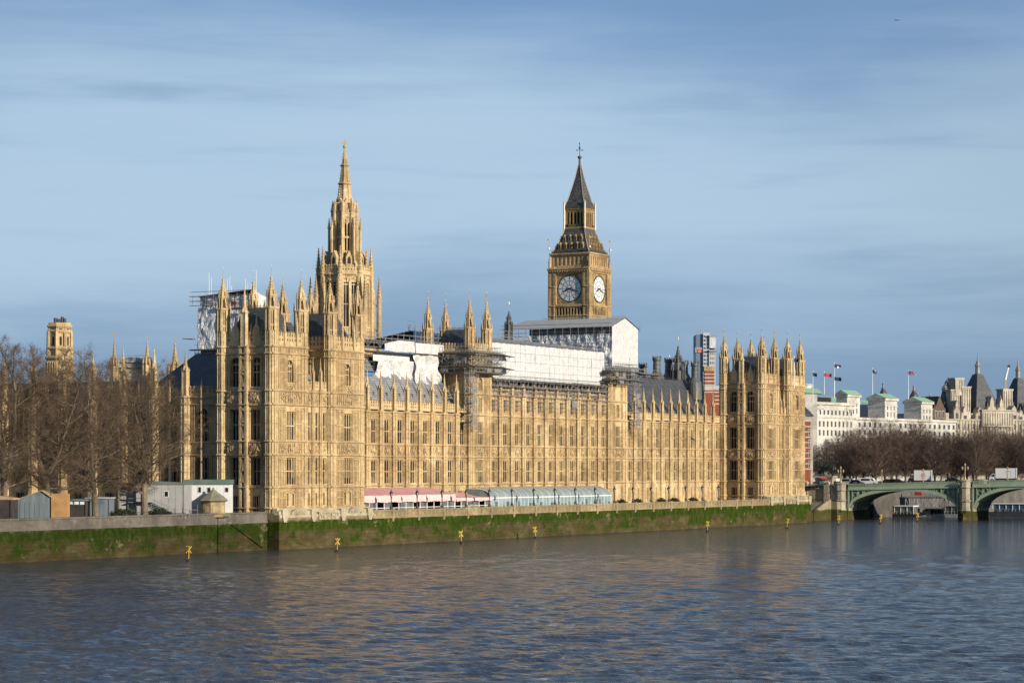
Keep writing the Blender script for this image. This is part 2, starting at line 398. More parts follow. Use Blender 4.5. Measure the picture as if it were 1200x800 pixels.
def spirelet(mb, c, r, z0, z1, n=8, crockets=5, cr=.5):
    mb.lathe(c, [(r*1.25, z0), (r*1.25, z0+.15), (r, z0+.16), (r*.06, z1)], n)
    for k in range(crockets):
        t = (k+.6)/(crockets+.6); z = z0+(z1-z0)*t; rr = r*(1-t)+.05
        for i in range(4):
            an = pi/4+i*pi/2
            s = r*.28*cr*2*(1-.5*t)
            x, y = c[0]+(rr+s*.4)*cos(an), c[1]+(rr+s*.4)*sin(an)
            mb.ngon((x, y), s*.6, s*.25, z-s*.5, z+s*.6, 4)
    mb.ngon(c, r*.35, r*.2, z1-.35, z1-.1, 6); 
def turret(parent, c, r, z0, levels, zb, zc, zl, zs, zt, part='turret', stone='stone', finial=True):
    """octagonal corner turret: shaft to zb, open belfry to zc, lantern to zl, crocketed cap to zs, gilt vane to zt"""
    mb = MB()
    mb.ngon(c, r, r, z0, zb, 8)
    for i in range(8):
        t = pi/8+i*pi/4
        x, y = c[0]+r*cos(t), c[1]+r*sin(t)
        mb.ngon((x, y), .12, .12, z0, zb, 4, t+pi/4)
        t2 = t+pi/8; q = r*cos(pi/8)
        x, y = c[0]+q*cos(t2), c[1]+q*sin(t2)
        mb.ngon((x, y), .09, .09, z0+.1, zb, 4, t2+pi/4)
    for z in levels:
        mb.lathe(c, [(r+.02, z-.15), (r+.26, z), (r+.26, z+.16), (r+.05, z+.34)], 8)
    zm = levels
    for a, b in zip(zm, zm[1:]):
        if b-a > 3.2:
            for z in ((a+b)/2, b-.55): mb.lathe(c, [(r+.01, z-.1), (r+.13, z), (r+.01, z+.1)], 8)
    # belfry
    mb.cur = 1; mb.ngon(c, r*.66, r*.66, zb, zc, 8); mb.cur = 0
    for i in range(8):
        t = pi/8+i*pi/4
        mb.ngon((c[0]+r*.93*cos(t), c[1]+r*.93*sin(t)), .30, .27, zb-.1, zc, 4, t+pi/4)
        t2 = t+pi/8; q = r*.84
        mb.ngon((c[0]+q*cos(t2), c[1]+q*sin(t2)), .10, .10, zb, zc, 4, t2+pi/4)
    mb.lathe(c, [(r*.9, zb+.7), (r*1.02, zb+.75), (r*1.02, zb+1.0), (r*.85, zb+1.05)], 8)
    mb.lathe(c, [(r*.8, zc-.7), (r*1.05, zc-.3), (r*1.2, zc-.1), (r*1.2, zc+.12), (r*.7, zc+.3)], 8)
    for i in range(8):
        t = pi/8+i*pi/4
        mb.ngon((c[0]+r*1.08*cos(t), c[1]+r*1.08*sin(t)), .15, .02, zc+.1, zc+1.5, 4, t)
    # lantern stage
    rl = r*.62
    mb.cur = 1; mb.ngon(c, rl*.7, rl*.7, zc+.1, zl, 8); mb.cur = 0
    for i in range(8):
        t = pi/8+i*pi/4
        mb.ngon((c[0]+rl*cos(t), c[1]+rl*sin(t)), .2, .17, zc+.1, zl, 4, t+pi/4)
    for i in range(8):
        t = pi/8+i*pi/4
        mb.ngon((c[0]+rl*1.15*cos(t), c[1]+rl*1.15*sin(t)), .13, .02, zl-.2, zl+1.1, 4, t)
    mb.lathe(c, [(rl*.9, zl-.5), (rl*1.25, zl-.1), (rl*1.25, zl+.1), (rl*.8, zl+.2)], 8)
    o = build(mb, part, [M[stone], M['dark_gap']], parent)
    sb = MB()
    mbp = [(rl*.92, zl+.1), (rl*.78, zl+(zs-zl)*.3), (rl*.5, zl+(zs-zl)*.55), (rl*.22, zl+(zs-zl)*.8), (.08, zs)]
    sb.lathe(c, mbp, 8)
    for k in range(6):
        t = (k+.5)/6.5; z = zl+.1+(zs-zl)*t
        rr = rl*(.92-.95*t)+.08
        for i in range(8):
            an = pi/8+i*pi/4
            sb.ngon((c[0]+rr*cos(an), c[1]+rr*sin(an)), .13-.05*t, .05, z-.12, z+.16, 4, an)
    sb.lathe(c, [(.08, zs-.5), (.27, zs-.2), (.1, zs+.1)], 8)
    build(sb, 'spire', M[stone], o)
    if finial:
        fb = MB()
        fb.bar((c[0],c[1],zs), (c[0],c[1],zt), .045)
        fb.ngon((c[0],c[1]), .16, .05, zs+(zt-zs)*.3, zs+(zt-zs)*.42, 6)
        fb.box(Fr(c, (.8,.6), (.6,-.8)), -.05, .5, -.02, .02, zs+(zt-zs)*.55, zs+(zt-zs)*.85)
        fb.ngon((c[0],c[1]), .12, .02, zt-.12, zt+.15, 6)
        build(fb, 'weathervane', M['gilt'], o)
    return o
def pinnacle_mesh(c, r, z0, zsh, zt):
    mb = MB()
    mb.ngon(c, r, r*.92, z0, zsh, 4, pi/4)
    for i in range(4):
        t = pi/4+i*pi/2
        mb.ngon((c[0]+r*.95*cos(t), c[1]+r*.95*sin(t)), .1, .08, z0, zsh+.5, 4, t)
    mb.lathe(c, [(r*.9, zsh-.3), (r*1.25, zsh), (r*1.2, zsh+.18), (r*.8, zsh+.25)], 4, pi/4)
    for i in range(4):   # gablets
        t = i*pi/2
        mb.ngon((c[0]+r*.62*cos(t), c[1]+r*.62*sin(t)), r*.42, .02, zsh+.1, zsh+1.0, 4, t)
    spirelet(mb, c, r*.62, zsh+.2, zt, 8, 5)
    return mb
def buttress(parent, c, n_in, r, z0, levels, zpar, zsh, zt, dirn=(0,-1)):
    """slender octagonal buttress with its pinnacle as a sub-part"""
    mb = MB()
    mb.ngon(c, r, r, z0, levels[0], 8); mb.ngon(c, r*1.12, r*1.12, z0, levels[0]-.1, 8)
    mb.ngon(c, r*.96, r*.96, levels[0], zpar, 8)
    for i in range(8):
        t = pi/8+i*pi/4
        mb.ngon((c[0]+r*.98*cos(t), c[1]+r*.98*sin(t)), .085, .085, levels[0], zpar, 4, t+pi/4)
    for z in levels:
        mb.lathe(c, [(r, z-.15), (r+.2, z), (r+.2, z+.15), (r*.98, z+.32)], 8)
    for a, b in zip(levels, levels[1:]):
        if b-a > 3: 
            for z in ((a+b)/2, b-.6): mb.lathe(c, [(r*.98, z-.1), (r+.1, z), (r*.98, z+.1)], 8)
    o = build(mb, 'buttress', M['stone'], parent)
    build(pinnacle_mesh(c, r*.72, zpar-.1, zsh, zt), 'pinnacle', M['stone'], o)
    return o
def hip_roof(x0, x1, y0, y1, z0, z1, inset_x, inset_y, mb=None):
    mb = mb or MB()
    a = [(x0,y0,z0),(x1,y0,z0),(x1,y1,z0),(x0,y1,z0)]
    b = [(x0+inset_x,y0+inset_y,z1),(x1-inset_x,y0+inset_y,z1),(x1-inset_x,y1-inset_y,z1),(x0+inset_x,y1-inset_y,z1)]
    mb.add(a+b, [(0,1,5,4),(1,2,6,5),(2,3,7,6),(3,0,4,7),(4,5,6,7)])
    return mb
def cresting(pts, z, h=.9, step=.7):
    mb = MB()
    for (x0,y0),(x1,y1) in zip(pts, pts[1:]):
        ln = math.hypot(x1-x0, y1-y0); n = max(1, int(ln/step))
        mb.bar((x0,y0,z+.08), (x1,y1,z+.08), .06); mb.bar((x0,y0,z+h*.5), (x1,y1,z+h*.5), .035)
        for i in range(n+1):
            t = i/n; x, y = x0+(x1-x0)*t, y0+(y1-y0)*t
            mb.bar((x,y,z), (x,y,z+h*(1 if i % 2 else .72)), .045, 4, .02)
    return mb

class Panel:
    def __init__(s, root, name='carved_panel', mat='carved'): s.root, s.name, s.mat = root, name, mat
    def __enter__(s): s.mb = MB(); return s.mb
    def __exit__(s, *a):
        if s.mb.v: build(s.mb, s.name, M[s.mat], s.root)
LV = (4.5, 10.35, 12.75, 19.35)      # string courses of the river front
# ------------------------------------------------------------------ end pavilions
def pavilion(x0, Lx, name_label, dz=0.0, seed=1):
    r = random.Random(seed)
    bw = Lx*.378; gap = Lx-2*bw; DY = 12.7
    root = empty('palace_pavilion', (x0+Lx/2, DY/2, 0), name_label, 'pavilion')
    wb = MB(); pb = MB(); st = MB()
    zs = -.2; ZC = 30.0; ZP = 32.6
    blocks = [(x0, x0+bw), (x0+Lx-bw, x0+Lx)]
    TL = (.75, 4.5, 10.4, 12.85, 19.5, 22.0, 28.7, 30.0)
    for bi, (bx0, bx1) in enumerate(blocks):
        fr = frE(bx0, .22); W = bx1-bx0; c = W/2
        ops = [(c-1.6, c+1.6, 5.1, 9.95), (c-1.6, c+1.6, 13.2, 18.3), (c-1.0, c+1.0, 23.6, 27.7), (c-1.25, c-.55, 1.2, 3.4), (c+.55, c+1.25, 1.2, 3.4)]
        wall_sheet(wb, fr, 0, W, zs, ZC, ops)
        window(fr, c, 3.2, 5.1, 9.95, 4, root, depth=.4); window(fr, c, 3.2, 13.2, 18.3, 4, root, depth=.4)
        window(fr, c, 2.0, 23.6, 27.7, 3, root, arch=True)
        for k in (-.9, .9): window(fr, c+k, .7, 1.2, 3.4, 1, root, trans=0)
        for a0, a1 in ((2.2, c-1.75), (c+1.75, W-2.2)):
            for z0, z1 in ((4.9, 10.1), (13.1, 19.1), (22.4, 28.4), (.9, 4.3)):
                ribs(wb, fr, a0, a1, z0, z1, .45)
        ribs(wb, fr, c-1.6, c-1.0, 22.9, 28.3, .3); ribs(wb, fr, c+1.0, c+1.6, 22.9, 28.3, .3)
        for z0, z1 in ((10.75, 12.6), (19.9, 21.85)):
          with Panel(root) as cb:
            cb.box(fr, 2.3, W-2.3, -.08, .04, z0-.1, z1+.1)
            ribs(cb, fr, 2.3, W-2.3, z0, z1, .75, rail=False)
            carve(cb, fr, 2.4, W-2.4, z0+.1, z1-.1, r, 4.5)
            shield(cb, fr, c, (z0+z1)/2, .62)
        for q in ((1.7, 22.3, 23.2, 6, .3), (1.5, 28.1, 28.6, 6, .3), (1.6, 3.5, 4.3, 5, .18)):
          with Panel(root) as cb:
            cb.box(fr, c-q[0], c+q[0], -.08, .035, q[1], q[2]); carve(cb, fr, c-q[0], c+q[0], q[1], q[2], r, q[3], dmax=q[4])
        for z in TL: course(st, fr, 0, W, z, .3, .3)
        ribs(wb, fr, 2.2, W-2.2, 28.95, 29.9, .5, rail=False)
        merlons(pb, fr, 1.8, W-1.8, ZC+.3, ZP, .85)
        for q in (.33, .67): pb.ngon((bx0+W*q, .1), .24, .24, ZC+.3, ZP+1.4, 4); 
        for q in (.33, .67): spirelet(pb, (bx0+W*q, .1), .22, ZP+1.3, ZP+3.6, 8, 3)
        # south and north returns of the block
        for side in (0, 1):
            if side == 0: fs = frS(bx0+.6, DY); 
            else: fs = frN(bx1-.22, 0)
            outer = (bi == 0 and side == 0)
            ops = []
            if outer:
                for cc in (4.05, 8.65):
                    ops += [(cc-1.15, cc+1.15, 5.0, 10.0), (cc-1.15, cc+1.15, 13.2, 18.7), (cc-1.15, cc+1.15, 22.8, 28.1), (cc-.75, cc+.75, .3, 3.0)]
            wall_sheet(wb, fs, 0, DY, zs, ZC, ops, depth=.9)
            for z in TL: course(st, fs, 0, DY, z, .3, .3)
            merlons(pb, fs, 1.8, DY-1.8, ZC+.3, ZP, .85)
            if outer:
                for cc in (4.05, 8.65):
                    window(fs, cc, 2.3, 5.0, 10.0, 3, root, depth=.9); window(fs, cc, 2.3, 13.2, 18.7, 3, root, depth=.9)
                    window(fs, cc, 2.3, 22.8, 28.1, 3, root, arch=True, depth=.9); window(fs, cc, 1.5, .3, 3.0, 3, root, trans=0)
                    for z0, z1 in ((10.75, 12.7), (19.9, 21.9)):     # carved oriel aprons
                      with Panel(root) as cb:
                        cb.extr([(cc-1.5, z0), (cc-1.2, z0-.5), (cc+1.2, z0-.5), (cc+1.5, z0), (cc+1.5, z1), (cc-1.5, z1)], fs, -.1, .38)
                        carve(cb, fs, cc-1.3, cc+1.3, z0+.1, z1-.1, r, 6, d=.36); shield(cb, fs, cc, (z0+z1)/2, .6, d=.36)
                        course(st, fs, cc-1.6, cc+1.6, z1, .25, .55)
                    for s in (-1, 1):
                        ribs(wb, fs, cc+s*1.5-.2, cc+s*1.5+.2, 4.9, 10.2, .4, .15, .22); ribs(wb, fs, cc+s*1.5-.2, cc+s*1.5+.2, 13.1, 19.2, .4, .15, .22); ribs(wb, fs, cc+s*1.5-.2, cc+s*1.5+.2, 22.4, 28.5, .4, .15, .22)
                    pb.extr([(cc-.9, ZC+.3), (cc+.9, ZC+.3), (cc+.75, ZP+.6), (cc, ZP+1.7), (cc-.75, ZP+.6)], fs, -.25, .08)
                    pc = fs.p(cc, -.1, 0)[:2]
                    spirelet(pb, pc, .24, ZP+1.2, ZP+3.4, 8, 3)
                    for q in (-1.2, 1.2):
                        spirelet(pb, fs.p(cc+q, -.1, 0)[:2], .2, ZP-.2, ZP+1.7, 8, 2)
                # niche buttress between the two bays
                bb = MB()
                for q in (-.62, .62): bb.box(fs, 6.35+q-.24, 6.35+q+.24, -.1, .95, zs, ZC+.2)
                bb.box(fs, 5.7, 7.0, -.1, .50, zs, ZC+.2)
                for z0, z1 in ((5.2, 10.1), (13.3, 18.9), (22.6, 28.2)):
                    for k in range(2):
                        zz = z0+(z1-z0)*k/2
                        bb.ngon(fs.p(6.35, .7, 0)[:2], .26, .18, zz+.6, zz+1.9, 6); bb.ngon(fs.p(6.35, .7, 0)[:2], .15, .12, zz+1.9, zz+2.25, 6)
                        bb.box(fs, 6.05, 6.65, .2, .97, zz+.25, zz+.55); bb.extr([(6.0, zz+2.35), (6.7, zz+2.35), (6.35, zz+2.85)], fs, .2, .97)
                for z in TL: course(bb, fs, 5.4, 7.3, z, .3, 1.1)
                bo = build(bb, 'buttress', M['carved'], root)
                build(pinnacle_mesh(fs.p(6.35, .35, 0)[:2], .7, ZC+.1, 36.2, 41.0), 'pinnacle', M['stone'], bo)
            elif (bi == 1 and side == 1) or (bi == 0 and side == 1) or (bi == 1 and side == 0):
                for z0, z1 in ((4.9, 10.1), (13.1, 19.1), (22.4, 28.4)): ribs(wb, fs, 1.8, DY-1.8, z0, z1, .8)
        fw = frW(bx1, DY-.22); wall_sheet(wb, fw, 0, W, zs, ZC)
        for z in TL: course(st, fw, 0, W, z, .3, .3)
        merlons(pb, fw, 1.8, W-1.8, ZC+.3, ZP, .85)
        wb.quad((bx0+.3,.3,ZC+.2),(bx1-.3,.3,ZC+.2),(bx1-.3,DY-.3,ZC+.2),(bx0+.3,DY-.3,ZC+.2))
        for cx in (bx0+1.05, bx1-1.05):
            for cy in (1.05, DY-1.05):
                h = r.uniform(-.15, .15)
                turret(root, (cx, cy), 1.22, zs-.5 if cy < 2 else zs, TL, 33.0, 37.0+h, 39.3+h, 42.6+h, 44.6+h)
        build(pb, 'parapet', M['stone'], root); pb = MB()
        rf = build(hip_roof(bx0+1.1, bx1-1.1, 1.3, DY-1.3, ZC+.5, 37.2, 3.0, 2.6), 'roof', M['slate'], root)
        build(cresting([(bx0+4.1, 3.9), (bx1-4.1, 3.9), (bx1-4.1, DY-3.9), (bx0+4.1, DY-3.9), (bx0+4.1, 3.9)], 37.2), 'cresting', M['lead'], rf)
    # link between the two towers
    gx0, gx1 = blocks[0][1], blocks[1][0]
    fr = frE(gx0, .95); sub = gap/3
    ops = []
    for k in range(3):
        c = sub*(k+.5)
        ops += [(c-.75, c+.75, 5.1, 9.95), (c-.75, c+.75, 13.2, 18.3), (c-.4, c+.4, 1.2, 3.4)]
    wall_sheet(wb, fr, 0, gap, zs, 22.4, ops)
    for k in range(3):
        c = sub*(k+.5)
        window(fr, c, 1.5, 5.1, 9.95, 2, root, depth=.34); window(fr, c, 1.5, 13.2, 18.3, 2, root, depth=.34); window(fr, c, .8, 1.2, 3.4, 1, root, trans=0)
        for z0, z1 in ((10.8, 12.6), (19.9, 21.8)):
          with Panel(root) as cb:
            cb.box(fr, c-sub*.36, c+sub*.36, -.08, .035, z0, z1); carve(cb, fr, c-sub*.35, c+sub*.35, z0, z1, r, 5); shield(cb, fr, c, (z0+z1)/2, .42)
        for s in (-1, 1):
            for z0, z1 in ((4.9, 10.1), (13.1, 19.1)): ribs(wb, fr, c+s*1.0-.1, c+s*1.0+.1, z0, z1, .3)
    for z in TL[:6]: course(st, fr, 0, gap, z, .3, .28)
    merlons(pb, fr, .2, gap-.2, 22.35, 24.0, .8)
    for k in (0, 1, 2, 3):
        if k in (1, 2): buttress(root, (gx0+sub*k, .8), None, .42, zs, TL[:6], 22.6, 25.6, 28.6)
    # set back wall of the link with its own parapet and roofs
    fb = frE(gx0, 5.6)
    ops = [(sub*(k+.5)-.6, sub*(k+.5)+.6, 24.6, 28.3) for k in range(3)]
    wall_sheet(wb, fb, 0, gap, 20, 30.0, ops)
    for k in range(3): window(fb, sub*(k+.5), 1.2, 24.6, 28.3, 2, root)
    for k in range(4): ribs(wb, fb, max(.1, sub*k-.3), min(gap-.1, sub*k+.3), 23, 29.6, .3)
    course(st, fb, 0, gap, 29.0, .3, .3); course(st, fb, 0, gap, 30.0, .3, .3)
    merlons(pb, fb, .2, gap-.2, 30.3, 32.2, .8)
    cc = gap/2
    pb.extr([(cc-.9, 30.3), (cc+.9, 30.3), (cc+.7, 33), (cc, 34.2), (cc-.7, 33)], fb, -.3, .1)
    spirelet(pb, fb.p(cc, -.1, 0)[:2], .25, 33.6, 36.2, 8, 3)
    lean = MB(); lean.quad((gx0, 1.5, 22.5), (gx1, 1.5, 22.5), (gx1, 5.55, 26.2), (gx0, 5.55, 26.2))
    build(lean, 'lean_to_roof', M['slate_pale'], root)
    lr = MB(); lr.add([(gx0,6,30.4),(gx1,6,30.4),(gx1,9,35.5),(gx0,9,35.5),(gx0,DY,30.4),(gx1,DY,30.4)], [(0,1,2,3),(3,2,5,4)])
    build(lr, 'roof', M['slate'], root)
    fw = frW(gx1, DY-.3); wall_sheet(wb, fw, 0, gap, zs, 30.4)
    build(wb, 'wall', M['stone'], root)
    build(st, 'string_course', M['stone_dark'], root); build(pb, 'parapet', M['stone'], root)
    return root
pav_s = pavilion(0.0, 31.2, 'large pale stone pavilion with spired corner turrets at the garden end of the river front', seed=3)
pav_n = pavilion(226.0, 28.6, 'smaller looking far pavilion with spired corner turrets where the river front ends beside the bridge', seed=5)

# ------------------------------------------------------------------ river wings
def wing(x0, x1, n, y, label, third=False, seed=1):
    r = random.Random(seed)
    root = empty('palace_wing', ((x0+x1)/2, y+5, -1.2), label, 'palace wing')
    b = (x1-x0)/n; fr = frE(x0, y); Wd = x1-x0
    zp = 23.95 if third else 19.65
    wb = MB(); st = MB(); pb = MB()
    ops = []
    for k in range(n):
        c = b*(k+.5)
        ops += [(c-1.25, c+1.25, 5.0, 9.75), (c-1.25, c+1.25, 13.15, 17.95), (c-.55, c+.55, .2, 3.2)]
        if third: ops += [(c-.6, c+.6, 20.3, 23.1)]
    wall_sheet(wb, fr, 0, Wd, -1.25, zp, ops, depth=.34)
    for k in range(n):
        c = b*(k+.5)
        for z0, z1 in ((4.85, 10.1), (13.05, 19.1)):
            for s in (-1, 1): ribs(wb, fr, c+s*1.62-.2, c+s*1.62+.2, z0, z1, .4, .13, .2)
        ribs(wb, fr, c-1.2, c+1.2, 18.2, 19.1, .38, .1, .12, rail=False); ribs(wb, fr, c-.95, c+.95, 9.95, 10.15, .38, .1, .12, rail=False)
        for s in (-1, 1): ribs(wb, fr, c+s*1.4-.4, c+s*1.4+.4, -.2, 4.2, .8, .14, .14)
        if third:
            for s in (-1, 1): ribs(wb, fr, c+s*1.35-.5, c+s*1.35+.5, 19.9, 23.6, .5, .13, .14)
    levels = LV+((23.9,) if third else ())
    for z in levels: course(st, fr, 0, Wd, z, .3, .3)
    merlons(pb, fr, 0, Wd, zp+.28, zp+1.95, .86, d=.02)
    for k in range(n):      # small gabled finial over each bay
        c = b*(k+.5); spirelet(pb, fr.p(c, -.15, 0)[:2], .17, zp+1.9, zp+3.1, 6, 2)
    win0 = None
    first = {}
    rows = [('lo', 2.5, 5.0, 9.75, 3, 1), ('hi', 2.5, 13.15, 17.95, 3, 1), ('gr', 1.1, .2, 3.2, 2, 0)]
    if third: rows.append(('th', 1.2, 20.3, 23.1, 2, 0))
    for key, wd, z0, z1, li, tr in rows:
        f0 = window(fr, b*.5, wd, z0, z1, li, root, trans=tr, depth=.34)
        for k in range(1, n): dup(f0, root, (b*k, 0, 0))
    cbs = []
    for v in range(3):
        cb = MB(); c = b*.5
        cb.box(fr, c-1.8, c+1.8, -.08, .04, 10.66, 12.7); ribs(cb, fr, c-1.75, c+1.75, 10.7, 12.6, .7, rail=False); carve(cb, fr, c-1.7, c+1.7, 10.8, 12.5, r, 4.2); shield(cb, fr, c, 11.65, .58)
        cbs.append(cb)
    proto = [build(cb, 'carved_panel', M['carved'], root) for cb in cbs]
    for k in range(3, n): dup(proto[k % 3], root, (b*k, 0, 0))
    for k in (1, 2): proto[k].location.x += b*k
    b0 = buttress(root, (x0, y-.25), None, .72, -1.2, levels, zp+.1, zp+(1.6 if third else 4.6), zp+(3.1 if third else 8.3))
    for k in range(1, n): dup(b0, root, (b*k, 0, 0))
    build(wb, 'wall', M['stone'], root); build(st, 'string_course', M['stone_dark'], root); build(pb, 'parapet', M['stone'], root)
    return root, b
wing_s, bs = wing(31.0, 92.4, 12, 12.5, 'near wing of the river front behind the pink marquee, one storey lower than the middle', seed=11)
wing_c, bc = wing(101.0, 160.0, 11, 12.5, 'middle wing of the river front, the taller one under the long white scaffold wall', third=True, seed=12)
wing_n, bn = wing(169.0, 226.2, 11, 12.5, 'far wing of the river front with a dark iron roof and bare terrace before it', seed=13)
def wing_roof(root, x0, x1, y0, z0, z1, depth, mat, dorm=True, n=12):
    mb = MB(); yr = y0+depth
    mb.quad((x0,y0,z0),(x1,y0,z0),(x1,yr,z1),(x0,yr,z1)); mb.quad((x0,yr,z1),(x1,yr,z1),(x1,yr+depth,z0),(x0,yr+depth,z0))
    mb.quad((x0,y0-1.3,z0-.3),(x1,y0-1.3,z0-.3),(x1,y0+.1,z0-.3),(x0,y0+.1,z0-.3))
    mb.tri((x0,y0,z0),(x0,yr,z1),(x0,yr+depth,z0)); mb.tri((x1,y0,z0),(x1,yr,z1),(x1,yr+depth,z0))
    o = build(mb, 'roof', mat, root)
    db = MB(); b = (x1-x0)/n
    for k in range(n):
        c = x0+b*(k+.5); h = 1.35; sl = depth/(z1-z0)
        fr = frE(c, y0+.35)
        dm = MB(); dm.box(fr, -.42, .42, -1.6, .05, z0+.3, z0+h); dm.extr([(-.55, z0+h-.05), (.55, z0+h-.05), (0, z0+h+.55)], fr, -1.9, .12); build(dm, 'dormer', mat, o)
        fr2 = frE(c+b*.12, y0+1.9); db.box(fr2, -.16, .16, -.5, .12, z0+1.9/sl*.9, z0+1.9/sl+.75)
        db.bar((x0+b*k, y0+.05, z0+.05), (x0+b*k, yr, z1+.06), .07)
    build(db, 'roof_rolls', mat, o)
    build(cresting([(x0, yr), (x1, yr)], z1, .8, .8), 'cresting', M['lead'], o)
    return o
wing_roof(wing_s, 31.2, 92.4, 13.9, 20.0, 31.5, 7.6, M['slate_pale'], n=12)
wing_roof(wing_c, 101, 160, 13.9, 24.2, 30.5, 7.5, M['slate'], n=11)
wing_roof(wing_n, 169, 226, 13.9, 20.0, 31.0, 8.2, M['slate'], n=11)
# ------------------------------------------------------------------ the two towers that flank the middle wing
def mid_tower(x0, x1, y0, y1, ztop, turrets, label, seed=1):
    r = random.Random(seed)
    root = empty('palace_tower', ((x0+x1)/2, (y0+y1)/2, -1.2), label, 'tower')
    wb = MB(); st = MB(); pb = MB(); cb = MB()
    fr = frE(x0, y0+.15); W = x1-x0; c = W/2
    TL = (4.5, 10.35, 12.75, 19.35, 23.9, 28.2) + ((33.0,) if ztop > 30 else ())
    ops = [(c-1.3, c+1.3, 5.0, 9.8), (c-1.3, c+1.3, 13.15, 18.0), (c-.8, c+.8, 20.2, 23.2)]
    if ztop > 30: ops.append((c-.8, c+.8, 24.8, 27.6))
    wall_sheet(wb, fr, 0, W, -1.2, ztop, ops)
    window(fr, c, 2.6, 5.0, 9.8, 4, root, depth=.36); window(fr, c, 2.6, 13.15, 18.0, 4, root, depth=.36); window(fr, c, 1.6, 20.2, 23.2, 3, root, trans=0)
    if ztop > 30: window(fr, c, 1.6, 24.8, 27.6, 3, root, trans=0, arch=True)
    for s in (-1, 1):
        for z0, z1 in ((-.6, 4.3), (4.9, 10.1), (13.1, 19.1), (19.8, 23.6), (24.3, 27.9)): ribs(wb, fr, c+s*2.1-.4, c+s*2.1+.4, z0, z1, .4)
    for z0, z1 in ((10.75, 12.6),):
        cb.box(fr, 1.4, W-1.4, -.08, .035, z0, z1); carve(cb, fr, 1.4, W-1.4, z0, z1, r, 4.5); shield(cb, fr, c, 11.7, .62); ribs(cb, fr, 1.5, W-1.5, z0, z1, .7, rail=False)
    if ztop > 30:
        ribs(wb, fr, 1.4, W-1.4, 28.6, 32.7, .55); carve(wb, fr, c-1.2, c+1.2, 29.2, 32, r, 4)
    for fs, ln in ((frS(x0+.15, y1), y1-y0), (frN(x1-.15, y0), y1-y0), (frW(x1, y1-.15), W)):
        wall_sheet(wb, fs, 0, ln, -1.2, ztop)
        for z in TL: course(st, fs, 0, ln, z, .3, .3)
        for z0, z1 in ((20, 23.6), (24.3, 27.9)): ribs(wb, fs, 1.5, ln-1.5, z0, z1, .8)
        merlons(pb, fs, 1.3, ln-1.3, ztop+.2, ztop+1.9, .8)
    for z in TL: course(st, fr, 0, W, z, .3, .32)
    merlons(pb, fr, 1.3, W-1.3, ztop+.2, ztop+1.9, .8)
    for q in (.36, .64):
        if turrets: spirelet(pb, fr.p(W*q, -.15, 0)[:2], .25, ztop+1, ztop+4.5, 8, 3)
    wb.quad((x0+.3,y0+.3,ztop+.1),(x1-.3,y0+.3,ztop+.1),(x1-.3,y1-.3,ztop+.1),(x0+.3,y1-.3,ztop+.1))
    for cx in (x0+.75, x1-.75):
        for cy in (y0+.75, y1-.75):
            if turrets: turret(root, (cx, cy), 1.08, -1.2, TL, ztop+.8, ztop+5.2, ztop+7.6, ztop+11.2, ztop+13.4)
            else:
                tb = MB(); tb.ngon((cx,cy), 1.0, 1.0, -1.2, ztop+.6, 8)
                for z in TL: tb.lathe((cx,cy), [(1.0,z-.1),(1.25,z),(1.25,z+.16),(1.0,z+.3)], 8)
                for i in range(8): tb.ngon((cx+1.0*cos(pi/8+i*pi/4), cy+1.0*sin(pi/8+i*pi/4)), .1, .1, -1.2, ztop+.6, 4)
                build(tb, 'turret', M['stone'], root)
    if turrets: 
        rf = build(hip_roof(x0+1.3, x1-1.3, y0+1.3, y1-1.3, ztop+.3, ztop+5.0, 2.2, 2.2), 'roof', M['slate'], root)
        build(cresting([(x0+3.5,y0+3.5),(x1-3.5,y0+3.5),(x1-3.5,y1-3.5),(x0+3.5,y1-3.5),(x0+3.5,y0+3.5)], ztop+5.0), 'cresting', M['lead'], rf)
    for n, m, k in ((wb,'wall','stone'),(st,'string_course','stone_dark'),(pb,'parapet','stone'),(cb,'carved_panel','carved')): build(n, m, M[k], root)
    return root
mid_tower(92.2, 101.2, 11.5, 23.4, 33.0, True, 'square stone tower with four tall corner spires ringed by scaffold decks between the two wings', 21)
mid_tower(159.2, 168.6, 11.5, 23.0, 28.2, False, 'square stone tower without spires at the far end of the long white scaffold wall', 22)

